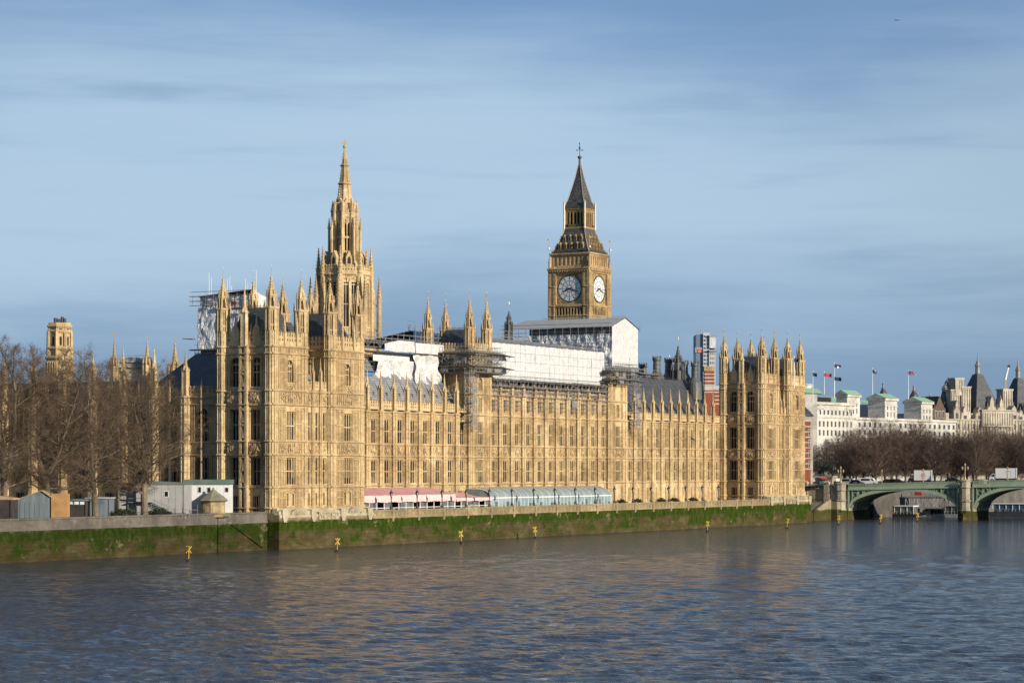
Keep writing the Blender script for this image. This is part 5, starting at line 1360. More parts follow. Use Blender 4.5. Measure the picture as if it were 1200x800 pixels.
def algae_wall(name, stone_lo, stone_hi, z_green=-1.5, amt=1.0, wet=1.0):
    """river wall: pale dry stone on top, a bright weed belt at the tide line, brown silt below"""
    m, N, L, b = mat_base(name)
    g = N.new('ShaderNodeNewGeometry'); sx = N.new('ShaderNodeSeparateXYZ'); L.new(g.outputs['Position'], sx.inputs[0])
    def noise(sc, st, det=6, ro=.6):
        mp = N.new('ShaderNodeMapping'); mp.inputs['Scale'].default_value = st; L.new(g.outputs['Position'], mp.inputs['Vector'])
        n = N.new('ShaderNodeTexNoise'); n.inputs['Scale'].default_value = sc; n.inputs['Detail'].default_value = det; n.inputs['Roughness'].default_value = ro; L.new(mp.outputs[0], n.inputs['Vector']); return n
    def mrange(src, a, bb, c, d):
        r = N.new('ShaderNodeMapRange'); r.inputs[1].default_value = a; r.inputs[2].default_value = bb; r.inputs[3].default_value = c; r.inputs[4].default_value = d; L.new(src, r.inputs[0]); return r
    def mix(f, a, bcol):
        x = N.new('ShaderNodeMixRGB'); L.new(f, x.inputs[0]); L.new(a, x.inputs[1])
        if isinstance(bcol, tuple): x.inputs[2].default_value = (*bcol, 1)
        else: L.new(bcol, x.inputs[2])
        return x
    n0 = noise(.35, (1,1,1.6), 8, .7); st = ramp(N, [(.3, stone_lo), (.7, stone_hi)]); L.new(n0.outputs[0], st.inputs[0])
    br = N.new('ShaderNodeTexBrick'); br.inputs['Color1'].default_value = (.9,.9,.9,1); br.inputs['Color2'].default_value = (.72,.72,.72,1); br.inputs['Mortar'].default_value = (.45,.45,.45,1)
    br.inputs['Scale'].default_value = 1; br.inputs['Brick Width'].default_value = 1.5; br.inputs['Row Height'].default_value = .62; br.inputs['Mortar Size'].default_value = .03
    ad = N.new('ShaderNodeMath'); L.new(sx.outputs[0], ad.inputs[0]); L.new(sx.outputs[1], ad.inputs[1]); cx = N.new('ShaderNodeCombineXYZ'); L.new(ad.outputs[0], cx.inputs[0]); L.new(sx.outputs[2], cx.inputs[1]); L.new(cx.outputs[0], br.inputs['Vector'])
    ml = N.new('ShaderNodeMixRGB'); ml.blend_type = 'MULTIPLY'; ml.inputs[0].default_value = .8; L.new(st.outputs[0], ml.inputs[1]); L.new(br.outputs[0], ml.inputs[2])
    # silt
    n1 = noise(.22, (1,1,2.2), 8, .7); silt = ramp(N, [(.25, (.036,.028,.012)), (.5, (.075,.060,.026)), (.75, (.15,.122,.065))]); L.new(n1.outputs[0], silt.inputs[0])
    nz = noise(.5, (1,1,.2), 5); zz = N.new('ShaderNodeMath'); zz.operation = 'MULTIPLY_ADD'; zz.inputs[1].default_value = 1.6; L.new(nz.outputs[0], zz.inputs[0]); L.new(sx.outputs[2], zz.inputs[2])
    below = mrange(zz.outputs[0], z_green+.8+.25, z_green+.8-.25, 0, 1)
    c1 = mix(below.outputs[0], ml.outputs[0], silt.outputs[0])
    # green weed: solid belt then patches
    n2 = noise(.16, (1,1,1.5), 9, .72); n3 = noise(1.1, (1,1,.5), 6, .7)
    gr = ramp(N, [(.3, (.012,.025,.002)), (.55, (.032,.056,.005)), (.75, (.085,.105,.016))]); L.new(n3.outputs[0], gr.inputs[0])
    belt = mrange(zz.outputs[0], z_green-1.5, z_green-.6, 0, 1)
    patch = mrange(n2.outputs[0], .47, .56, 0, 1)
    lowfade = mrange(zz.outputs[0], -5.6, -4.6, 0, 1)
    pm = N.new('ShaderNodeMath'); pm.operation = 'MULTIPLY'; L.new(patch.outputs[0], pm.inputs[0]); L.new(lowfade.outputs[0], pm.inputs[1])
    mxx = N.new('ShaderNodeMath'); mxx.operation = 'MAXIMUM'; L.new(pm.outputs[0], mxx.inputs[0]); L.new(belt.outputs[0], mxx.inputs[1])
    an = N.new('ShaderNodeMath'); an.operation = 'MULTIPLY'; L.new(mxx.outputs[0], an.inputs[0]); L.new(below.outputs[0], an.inputs[1])
    am = N.new('ShaderNodeMath'); am.operation = 'MULTIPLY'; am.inputs[1].default_value = amt; L.new(an.outputs[0], am.inputs[0])
    c2 = mix(am.outputs[0], c1.outputs[0], gr.outputs[0])
    # pale scoured patches
    n4 = noise(.3, (1,1,1.2), 9, .75); pale = mrange(n4.outputs[0], .60, .66, 0, .75); pp = N.new('ShaderNodeMath'); pp.operation = 'MULTIPLY'; L.new(pale.outputs[0], pp.inputs[0]); L.new(lowfade.outputs[0], pp.inputs[1])
    c3 = mix(pp.outputs[0], c2.outputs[0], (.24,.20,.12))
    c4 = N.new('ShaderNodeMixRGB'); c4.blend_type = 'MULTIPLY'; c4.inputs[0].default_value = .6; L.new(c3.outputs[0], c4.inputs[1]); L.new(br.outputs[0], c4.inputs[2])
    hs = N.new('ShaderNodeHueSaturation'); hs.inputs['Value'].default_value = wet; L.new(c4.outputs[0], hs.inputs['Color']); L.new(hs.outputs[0], b.inputs['Base Color']); b.inputs['Roughness'].default_value = .85; b.inputs['Specular IOR Level'].default_value = .08
    bm = N.new('ShaderNodeBump'); bm.inputs['Distance'].default_value = .12; L.new(n3.outputs[0], bm.inputs['Height']); L.new(bm.outputs[0], b.inputs['Normal'])
    return m
M['river_wall'] = algae_wall('weeded_river_wall', (.24,.19,.11), (.34,.28,.17))
M['garden_wall'] = algae_wall('weeded_garden_wall', (.20,.18,.155), (.32,.30,.27), -1.75, .95, .68)
# land sheets
gb = MB(); gb.add([(-600,2.2,-.55),(0.5,2.2,-.55),(0.5,12.0,-.55),(1.2,12.0,-.55),(1.2,900,-.55),(-600,900,-.55)], [(0,1,2,3,4,5)])
tag(build(gb, 'garden_ground', M['earth']), kind='structure')
tb = MB(); tb.quad((.3,-1.0,-1.2),(255,-1.0,-1.2),(255,13.2,-1.2),(.3,13.2,-1.2)); tag(build(tb, 'terrace_paving', M['paving']), kind='structure')
lb = MB(); lb.quad((1.2,13,-1.25),(262,13,-1.25),(262,900,-1.25),(1.2,900,-1.25)); lb.quad((262,8,3.0),(4000,8,3.0),(4000,1500,3.0),(262,1500,3.0))
tag(build(lb, 'city_ground', M['road']), kind='structure')
eb = MB(); eb.quad((322,6.4,1.6),(4000,6.4,1.6),(4000,8.1,1.6),(322,8.1,1.6)); tag(build(eb, 'embankment_road', M['road']), kind='structure')
# river wall below the palace
def river_wall():
    root = empty('river_wall', (127, -1.6, -8), 'long green weeded river wall carrying the palace terrace', 'river wall')
    mb = MB(); mb.wbox(-.35, 254.9, -1.6, -.55, -9, -.35); mb.wbox(-.35, .35, -.6, 8, -9, -.05); mb.wbox(254.4, 254.9, -.6, 9, -9, -.1)
    build(mb, 'wall', M['river_wall'], root)
    cb = MB(); fr = frE(0, -1.6)
    # terrace parapet: base moulding, panelled dado, coping
    for a0, a1 in ((31.3, 226.0),):
        cb.box(fr, a0, a1, -.42, .16, -1.55, -1.25); cb.box(fr, a0, a1, -.4, .02, -1.26, -.2); cb.box(fr, a0, a1, -.5, .14, -.22, .05)
        n = int((a1-a0)/1.63)
        for k in range(n):
            a = a0+(a1-a0)*(k+.5)/n; cb.box(fr, a-.62, a-.5, -.1, .08, -1.2, -.25); cb.box(fr, a+.5, a+.62, -.1, .08, -1.2, -.25)
    o = build(cb, 'parapet', M['parapet_stone'], root)
    for k in range(20):
        a = 33.8+9.76*k+4.9-9.76*0
        if a < 224:
            p = MB(); p.box(fr, a-.42, a+.42, -.5, .2, -1.7, .10); p.extr([(a-.4, -1.72), (a+.4, -1.72), (a+.25, -2.2), (a-.25, -2.2)], fr, -.2, .12); p.box(fr, a-.5, a+.5, -.55, .26, .08, .24)
            build(p, 'pier', M['parapet_stone'], root)
    # pavilion plinths: pale battered base with corbels and sunk arches
    r = random.Random(8)
    for x0, Lx in ((0, 31.2), (226, 28.6)):
        pb = MB(); bw = Lx*.378
        pb.box(fr, x0-.3, x0+Lx+.3, -1.5, .12, -.9, -.35); pb.box(fr, x0-.2, x0+Lx+.2, -1.6, -.1, -.36, .35); pb.box(fr, x0-.1, x0+Lx+.1, -1.7, -.6, .34, .75); 
        for b0 in (x0, x0+Lx-bw):
            for q in (.10, .90): 
                c = b0+bw*q; pb.extr([(c-.9, .55), (c+.9, .55), (c+.8, -.9), (c+.45, -1.7), (c-.45, -1.7), (c-.8, -.9)], fr, -1.0, .36)
            c = b0+bw*.5; pb.extr([(c-2.6, -.3), (c+2.6, -.3), (c+2.2, .3), (c+1, .62), (c-1, .62), (c-2.2, .3)], fr, -.4, .22)
            carve(pb, fr, c-2, c+2, -.2, .4, r, 5, .2, .15)
        g0 = x0+bw; g1 = x0+Lx-bw
        pb.box(fr, g0+.5, g1-.5, -.5, .35, -1.4, -.2); pb.box(fr, g0+.2, g1-.2, -.5, .5, -.25, .05); carve(pb, fr, g0+.6, g1-.6, -1.3, -.3, r, 4, .35, .2)
        build(pb, 'plinth', M['pale_stone'], root)
    db = MB(); db.wbox(1.2, 254, -.1, .25, -.6, .0)
M['parapet_stone'] = stone_mat('terrace_parapet_stone', (.19,.15,.085), (.27,.215,.125), (.36,.29,.18), soot=(.09,.085,.04), soot_amt=.65)
river_wall()
def garden_wall():
    root = empty('garden_wall', (-100, 1, -8), 'grey coped river wall along the gardens with brown and green tide stains', 'river wall')
    mb = MB(); mb.wbox(-420, -.36, 1.0, 2.3, -9, -1.4); build(mb, 'wall', M['garden_wall'], root)
    fr = frE(-420, 1.0); cb = MB()
    n = 42
    for k in range(n):
        a0, a1 = 419.6*k/n, 419.6*(k+1)/n
        cb.box(fr, a0+.02, a1-.02, -.9, .06, -1.42, -.05); cb.box(fr, a0+.01, a1-.01, -1.0, .2, -.06, .22); cb.box(fr, a0, a1, -.9, .16, -1.75, -1.42)
    build(cb, 'parapet', M['garden_parapet'], root)
M['garden_parapet'] = stone_mat('grey_granite_parapet', (.085,.076,.064), (.125,.113,.098), (.19,.17,.145), soot=(.06,.055,.05), soot_amt=.6)
garden_wall()
# small stone kiosk turret at the garden end, with a slate cap
def kiosk():
    c = Lw(250.0, 2.6); c = (c[0], 2.6); D = Lw(250, 2.6)[2]; z = lambda py: Z(py, D)
    root = empty('stone_kiosk', (c[0], c[1], z(602)), 'little octagonal stone kiosk with pointed grey roof on the river wall', 'kiosk')
    mb = MB(); mb.ngon(c, 2.1, 2.1, z(604), z(586.5), 8); mb.lathe(c, [(2.1, z(588)), (2.5, z(587)), (2.5, z(586)), (2.1, z(585.8))], 8)
    mb.lathe(c, [(2.9, z(604)-.2), (2.9, z(602.5)), (2.2, z(601.5))], 8)
    for i in range(8):
        t = i*pi/4; fr = Fr((c[0]+1.94*cos(t), c[1]+1.94*sin(t)), (-sin(t), cos(t)), (cos(t), sin(t))); mb.cur = 1; mb.extr([(-.42, z(600)), (.42, z(600)), (.42, z(594)), (0, z(592)), (-.42, z(594))], fr, -.2, .03); mb.cur = 0
    build(mb, 'wall', [M['parapet_stone'], M['stone_dark']], root)
    rb = MB(); rb.lathe(c, [(2.75, z(586.2)), (1.9, z(581.5)), (.9, z(577)), (.12, z(572.5))], 8); rb.ngon(c, .15, .2, z(573), z(571), 6)
    build(rb, 'roof', M['kiosk_roof'], root)
    bb = MB(); bb.ngon((c[0], 1.2), 1.35, 1.2, -9, z(603), 8); bb.lathe((c[0], 1.2), [(1.5, z(606)), (1.7, z(605)), (1.7, z(603.5)), (1.3, z(603))], 8); build(bb, 'base_pier', M['garden_wall'], root)
    # sloping weeded apron and steps that lead down beside the pavilion
    sb = MB(); fr = frE(0, 1.0)
    x0, x1 = c[0]+1.4, -.4
    sb.extr([(x0-.3, -2.0), (x0+.8, -1.8), (x1-2.2, -6.3), (x1-2.2, -8), (x0-.3, -8)], fr, -.2, .35); sb.extr([(x0-.3, -1.4), (x0+.9, -1.25), (x1-2.0, -5.9), (x1-2.0, -6.25), (x0+.8, -1.75), (x0-.3, -1.9)], fr, -.2, .55); build(sb, 'slipway', M['garden_wall'], root)
M['kiosk_roof'] = noisy('mossy_stone_roof', (.14,.13,.09), (.24,.22,.16), 1.2, .9)
M['mud'] = noisy('silty_apron', (.075,.055,.028), (.13,.10,.055), .5, .85, c2=(.06,.08,.02))
kiosk()
# ------------------------------------------------------------------ terrace: marquees, lamps, plants, people
ORD = ['first','second','third','fourth','fifth','sixth','seventh','eighth','ninth','tenth','eleventh','twelfth','thirteenth','fourteenth','fifteenth','sixteenth','seventeenth','eighteenth','nineteenth','twentieth']
def stripes_mat(name, c0, c1, wdt):
    m, N, L, b = mat_base(name); g = N.new('ShaderNodeNewGeometry'); sx = N.new('ShaderNodeSeparateXYZ'); L.new(g.outputs['Position'], sx.inputs[0])
    mo = N.new('ShaderNodeMath'); mo.operation = 'MULTIPLY'; mo.inputs[1].default_value = 1/wdt; L.new(sx.outputs[0], mo.inputs[0])
    fr_ = N.new('ShaderNodeMath'); fr_.operation = 'FRACT'; L.new(mo.outputs[0], fr_.inputs[0])
    gt = N.new('ShaderNodeMath'); gt.operation = 'GREATER_THAN'; gt.inputs[1].default_value = .5; L.new(fr_.outputs[0], gt.inputs[0])
    n = N.new('ShaderNodeTexNoise'); n.inputs['Scale'].default_value = .5; L.new(g.outputs['Position'], n.inputs['Vector'])
    mx = N.new('ShaderNodeMixRGB'); mx.inputs[1].default_value = (*c0,1); mx.inputs[2].default_value = (*c1,1); L.new(gt.outputs[0], mx.inputs[0])
    ov = N.new('ShaderNodeMixRGB'); ov.blend_type = 'OVERLAY'; ov.inputs[0].default_value = .3; L.new(mx.outputs[0], ov.inputs[1]); L.new(n.outputs[0], ov.inputs[2])
    L.new(ov.outputs[0], b.inputs['Base Color']); b.inputs['Roughness'].default_value = .8; return m
M['pink'] = stripes_mat('pink_striped_canvas', (.46,.17,.185), (.62,.40,.39), .55)
M['pink_pale'] = noisy('pale_pink_valance', (.66,.38,.38), (.78,.54,.52), .5, .85)
M['clear_sheet'] = noisy('clear_plastic_wall', (.05,.06,.065), (.17,.19,.19), .45, .25, detail=3)
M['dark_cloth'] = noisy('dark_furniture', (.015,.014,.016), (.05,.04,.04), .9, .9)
M['leaf'] = noisy('evergreen_planting', (.012,.02,.008), (.04,.06,.02), 2.0, .8)
def marquee(x0, x1, y0, y1, zr, ze, zv, label, hip):
    root = empty('marquee', ((x0+x1)/2, y0, -1.2), label, 'marquee')
    n = max(2, int((x1-x0)/4.9)); b = (x1-x0)/n
    rb = MB(); vs = []; m = 10
    for k in range(n*m+1):
        x = x0+(x1-x0)*k/(n*m); u = (k % m)/m; sag = .22*sin(pi*u)
        hx = min(1.0, (x1-x)/3.5) if hip else 1.0
        vs += [(x, y0, ze-sag*.25), (x, y0+(y1-y0)*.5, ze+(zr-ze)*(.25+.75*hx)*.55-sag), (x, y1, ze+(zr-ze)*hx)]
    fs = []
    for k in range(n*m):
        for j in range(2): fs.append((k*3+j, k*3+3+j, k*3+4+j, k*3+1+j))
    rb.add(vs, fs); build(rb, 'canopy', M['pink'], root)
    vb = MB(); vv = []
    for k in range(n*m*2+1):
        x = x0+(x1-x0)*k/(n*m*2); u = (k % (m*2))/(m*2)
        q = .10*sin(k*1.3)+.05*sin(k*.7)
        vv += [(x, y0-.25, ze-.06*sin(pi*u)), (x, y0-.45+q*.5, (ze+zv)/2), (x, y0-.45+q, zv+.16*sin(pi*u)+.05*sin(k*2.1))]
    ff = []
    for k in range(n*m*2):
        for j in range(2): ff.append((k*3+j, k*3+3+j, k*3+4+j, k*3+1+j))
    vb.add(vv, ff); build(vb, 'valance', M['pink_pale'], root)
    for k in range(n*2+1): x = x0+b*k/2; q_ = MB(); q_.wbox(x-.07, x+.07, y0-.12, y0+.02, -1.2, ze); build(q_, 'post', M['white_paint'], root)
    pb = MB()
    pb.wbox(x0, x1, y0-.14, y0-.04, .2, .3); pb.wbox(x0, x1, y0-.1, y0+.04, -.9, -.75)
    build(pb, 'rail', M['white_paint'], root)
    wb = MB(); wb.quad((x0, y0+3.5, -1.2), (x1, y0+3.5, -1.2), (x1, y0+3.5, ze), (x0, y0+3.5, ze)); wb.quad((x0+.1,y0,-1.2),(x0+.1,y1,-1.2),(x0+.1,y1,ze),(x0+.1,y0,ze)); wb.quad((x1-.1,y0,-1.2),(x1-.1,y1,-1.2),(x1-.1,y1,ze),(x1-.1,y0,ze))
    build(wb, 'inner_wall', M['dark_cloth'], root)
    rr = random.Random(int(x0))
    for k in range(n*2):
        if rr.random() < .55: x = x0+b*k/2; cb = MB(); cb.quad((x+.1, y0+.05, -.75), (x+b/2-.1, y0+.05, -.75), (x+b/2-.1, y0+.05, zv+.4), (x+.1, y0+.05, zv+.4)); build(cb, 'clear_wall', M['clear_sheet'], root)
    return root
marquee(32.2, 70.6, 3.2, 9.5, 4.15, 2.75, 1.25, 'long pink striped marquee next to the near pavilion on the terrace', False)
marquee(70.9, 86.0, 3.2, 8.0, 3.0, 1.95, 1.15, 'lower short pink marquee between the long pink one and the glass one', True)
def conservatory(x0, x1, y0, y1, zr, ze):
    root = empty('glazed_marquee', ((x0+x1)/2, y0, -1.2), 'long bluish glass pavilion with rounded ribbed roof on the terrace', 'marquee')
    n = 17; gb = MB(); vs = []; seg = 7
    for k in range(n*4+1):
        x = x0+(x1-x0)*k/(n*4); u = (k % 4)/4; bulge = .12*sin(pi*u)
        for j in range(seg+1):
            t = j/seg*pi*.62; y = y0+(y1-y0)*(1-cos(t))/(1-cos(pi*.62)); z = ze+(zr-ze)*sin(t)/1.0+bulge*(1 if j else 0)
            vs.append((x, y, z))
    fs = [(k*(seg+1)+j, (k+1)*(seg+1)+j, (k+1)*(seg+1)+j+1, k*(seg+1)+j+1) for k in range(n*4) for j in range(seg)]
    gb.add(vs, fs); build(gb, 'roof', M['cons_roof'], root, smooth=True)
    rb = MB()
    for k in range(n+1):
        x = x0+(x1-x0)*k/n
        for j in range(seg):
            a, b = vs[min(k*4, n*4)*(seg+1)+j], vs[min(k*4, n*4)*(seg+1)+j+1]
            rb.bar((x, a[1]-.03, a[2]+.05), (x, b[1]-.03, b[2]+.05), .05)
        rb.bar((x, y0, -1.2), (x, y0, ze), .08)
        rb.bar((x+(x1-x0)/n/2, y0, -1.2), (x+(x1-x0)/n/2, y0, ze), .05)
    rb.wbox(x0, x1, y0-.08, y0+.05, ze-.1, ze+.1); rb.wbox(x0, x1, y0-.06, y0+.03, -.25, -.12); rb.wbox(x0, x1, y0-.08, y0+.05, -1.2, -.7)
    build(rb, 'frame', M['white_paint'], root)
    wb = MB(); wb.quad((x0,y0+.05,-1.2),(x1,y0+.05,-1.2),(x1,y0+.05,ze),(x0,y0+.05,ze))
    wb.add([(x1-.05,y0,-1.2),(x1-.05,y1,-1.2),(x1-.05,y1,zr*.95),(x1-.05,y0+2,zr*.9),(x1-.05,y0,ze)], [(0,1,2,3,4)]); wb.add([(x0+.05,y0,-1.2),(x0+.05,y1,-1.2),(x0+.05,y1,zr*.95),(x0+.05,y0+2,zr*.9),(x0+.05,y0,ze)], [(0,1,2,3,4)])
    build(wb, 'glass_wall', M['glass_blue'], root)
    ib = MB(); rr = random.Random(4)
    for k in range(n*2):
        if rr.random() < .6: x = x0+(x1-x0)*(k+rr.uniform(.1,.5))/(n*2); ib = MB(); ib.wbox(x, x+rr.uniform(.5,1.3), y0+.0, y0+.04, -1.0, rr.uniform(-.1, 1.2)); build(ib, 'dark_panel', M['clear_sheet'], root)
M['cons_roof'] = noisy('milky_glass_roof', (.17,.215,.22), (.27,.315,.315), .5, .25, stretch=(1.2,.4,.4))
conservatory(86.4, 143.5, 3.4, 9.5, 3.9, 1.75)
def lamp_proto():
    root = empty('street_lamp', (38.7, -1.25, .26), '', 'lamp post', 'lamps along the terrace parapet')
    mb = MB(); c = (38.7, -1.25)
    mb.lathe(c, [(.32, .26), (.32, .5), (.2, .6), (.16, .95), (.11, 1.1), (.10, 2.3), (.2, 2.42), (.1, 2.5)], 8); mb.bar((c[0]-.4, c[1], 2.2), (c[0]+.4, c[1], 2.2), .04)
    build(mb, 'post', M['iron'], root)
    lb = MB(); lb.lathe(c, [(.14, 2.5), (.36, 3.2), (.3, 3.22)], 6); build(lb, 'lantern_glass', M['lamp_glass'], root)
    cb = MB(); cb.lathe(c, [(.42, 3.2), (.42, 3.28), (.16, 3.62), (.12, 3.75), (.05, 4.05)], 6)
    for i in range(6): t = pi/6+i*pi/3; cb.bar((c[0]+.15*cos(t), c[1]+.15*sin(t), 2.5), (c[0]+.37*cos(t), c[1]+.37*sin(t), 3.22), .03)
    build(cb, 'lantern_cap', M['iron'], root)
    return root
M['lamp_glass'] = noisy('old_lamp_glass', (.28,.25,.19), (.40,.37,.30), 2, .3)
lp = lamp_proto()
for k in range(17):
    x = 38.7+9.72*k
    if k < 4: where = 'against the long pink marquee'
    elif k < 5: where = 'against the low pink marquee'
    elif k < 11: where = 'against the glass marquee'
    else: where = 'where the terrace is bare'
    lab = 'lantern post %s, %s one along from the near pavilion' % (where, ORD[k])
    if k == 0: lp['label'] = lab
    else: dup_thing(lp, (x, -1.25, .26), lab)
# clipped bushes and tables on the bare end of the terrace
def bush_mesh(mb, c, r, h, n, rr, leaf=.22):
    for _ in range(n):
        t = rr.uniform(0, 2*pi); u = rr.uniform(-.3, 1); q = rr.uniform(.55, 1)
        p = Vector((c[0]+r*q*cos(t)*sqrt(max(0,1-u*u)), c[1]+r*q*sin(t)*sqrt(max(0,1-u*u)), c[2]+h*(.35+.6*u*q)))
        a = Vector((rr.gauss(0,1), rr.gauss(0,1), rr.gauss(0,1))).normalized()*leaf; b = a.orthogonal().normalized()*leaf*.7
        mb.add([tuple(p-a), tuple(p+b), tuple(p+a), tuple(p-b)], [(0,1,2,3)])
rr = random.Random(77)
names = ['dark clipped bush on the bare terrace %s' % s for s in ('just past the glass marquee', 'one bay past the glass marquee', 'before the middle of the far wing', 'before the far end of the far wing', 'close to the far pavilion')]
for k, px in enumerate((727, 747, 775, 790, 812)):
    x = Lw(px, 4.0)[0]; b = MB(); bush_mesh(b, (x, 4.0, -1.2), 1.5, 2.2, 420, rr)
    root = empty('shrub', (x, 4.0, -1.2), names[k], 'shrub'); build(b, 'foliage', M['leaf'], root)
    t = MB(); t.ngon((x, 4.0), .5, .6, -1.2, -.6, 10); build(t, 'planter', M['stone_dark'], root)

# ------------------------------------------------------------------ people (skinned bodies)
def person(loc, rotz, label, shirt, trousers, h=1.72, walk=.12, arm=.1):
    root = empty('person', loc, label, 'person')
    s = h/1.72
    J = {'pel':(0,0,.93),'wai':(0,0,1.1),'che':(0,.01,1.32),'nec':(0,0,1.48),'hea':(0,.01,1.6),'top':(0,.01,1.69),
         'hl':(-.09,0,.9),'kl':(-.1,walk,.5),'al':(-.1,walk*1.2-.04,.08),'tl':(-.1,walk*1.2+.14,.04),'hr':(.09,0,.9),'kr':(.1,-walk*.5,.5),'ar':(.1,-walk*1.5,.09),'tr':(.1,-walk*1.5+.17,.04),
         'sl':(-.19,0,1.42),'el':(-.24,-arm,1.15),'wl':(-.25,-arm*.2+.05,.9),'dl':(-.25,.06,.82),'sr':(.19,0,1.42),'er':(.24,arm,1.15),'wr':(.25,arm*2,.92),'dr':(.25,arm*2.2,.84)}
    R = {'pel':.14,'wai':.12,'che':.15,'nec':.055,'hea':.095,'top':.06,'hl':.095,'kl':.06,'al':.045,'tl':.04,'hr':.095,'kr':.06,'ar':.045,'tr':.04,'sl':.07,'el':.045,'wl':.035,'dl':.03,'sr':.07,'er':.045,'wr':.035,'dr':.03}
    E = [('pel','wai'),('wai','che'),('che','nec'),('nec','hea'),('hea','top'),('pel','hl'),('hl','kl'),('kl','al'),('al','tl'),('pel','hr'),('hr','kr'),('kr','ar'),('ar','tr'),('che','sl'),('sl','el'),('el','wl'),('wl','dl'),('che','sr'),('sr','er'),('er','wr'),('wr','dr')]
    ks = list(J); me = bpy.data.meshes.new('body'); me.from_pydata([tuple(c*s for c in J[k]) for k in ks], [(ks.index(a), ks.index(b)) for a, b in E], [])
    o = bpy.data.objects.new('body', me); COL.objects.link(o); o.parent = root; wl[o.name] = Vector(loc)
    md = o.modifiers.new('skin', 'SKIN')
    for i, k in enumerate(ks): me.skin_vertices[0].data[i].radius = (R[k]*s, R[k]*s*.9)
    me.skin_vertices[0].data[0].use_root = True
    o.modifiers.new('sub', 'SUBSURF').render_levels = 1
    m, N, L, b = mat_base('clothed_person'); tcn = N.new('ShaderNodeTexCoord'); sx = N.new('ShaderNodeSeparateXYZ'); L.new(tcn.outputs['Object'], sx.inputs[0])
    r_ = ramp(N, [(0, trousers), (.93*s/2, shirt), (1.50*s/2, (.42,.25,.18)), (1.64*s/2, (.03,.02,.015))]); r_.color_ramp.interpolation = 'CONSTANT'
    dv = N.new('ShaderNodeMath'); dv.operation = 'DIVIDE'; dv.inputs[1].default_value = 2; L.new(sx.outputs[2], dv.inputs[0]); L.new(dv.outputs[0], r_.inputs[0]); L.new(r_.outputs[0], b.inputs['Base Color']); b.inputs['Roughness'].default_value = .85
    me.materials.append(m); root.rotation_euler = (0,0,rotz)
    return root

# ------------------------------------------------------------------ buoys in the river
def buoy():
    root = empty('marker_buoy', (0, 0, WZ), '', 'buoy', 'yellow marker buoys in the river')
    fb = MB(); fb.lathe((0,0), [(.25, WZ-.3), (.55, WZ-.15), (.6, WZ+.1), (.35, WZ+.3), (.12, WZ+.4)], 12); fb.bar((-.7,0,WZ+.05),(.7,0,WZ+.05),.12); build(fb, 'float', M['iron'], root)
    sb = MB(); sb.bar((0,0,WZ+.3),(0,0,WZ+1.7),.09,6); build(sb, 'staff', M['yellow'], root)
    xb = MB(); fr = Fr((0,0), (.5,-.866), (.866,.5))
    for s in (-1, 1):
        xb.extr([(-.55*s, 1.5+WZ), (-.42*s, 1.38+WZ), (.55*s, 2.6+WZ), (.42*s, 2.72+WZ)][::s], fr, -.07, .07)
    for s in (-1, 1):
        fr2 = Fr((0,0), (.866,.5), (-.5,.866)); xb.extr([(-.45*s, 1.5+WZ), (-.35*s, 1.38+WZ), (.45*s, 2.6+WZ), (.35*s, 2.72+WZ)][::s], fr2, -.07, .07)
    build(xb, 'cross_topmark', M['yellow'], root)
    return root
M['yellow'] = noisy('yellow_buoy_paint', (.38,.25,.03), (.62,.42,.05), 2, .6)
bp = buoy()
bl = [(221, 657, 'below the garden wall, nearest one'), (395, 646, 'under the near pavilion'), (541, 636, 'before the gap between the marquees'), (628, 630, 'before the glass marquee'), (829, 622.5, 'under the far wing'), (922, 618.5, 'under the far pavilion'), (983, 614.5, 'off the stairs by the bridge'), (1031.5, 613, 'left in the mouth of the bridge arch'), (1075.5, 611, 'right in the mouth of the bridge arch')]
for k, (px, py, wh) in enumerate(bl):
    D = (CAM[2]-WZ)*FPX/(py-548); c = G(px, D); lab = 'yellow cross topped buoy %s' % wh
    if k == 0: bp.location = (c[0], c[1], WZ); bp['label'] = lab; bp.scale = (.82,.82,.88); bp.rotation_euler[1] = .05
    else:
        o = dup_thing(bp, (c[0], c[1], WZ), lab, rotz=rng.uniform(-.5, .5)); o.rotation_euler[0] = rng.uniform(-.12, .12); o.scale = (.82,.82,.88)

M['bark_dark'] = noisy('dark_bark', (.02,.015,.01), (.04,.03,.02), 1, .9)
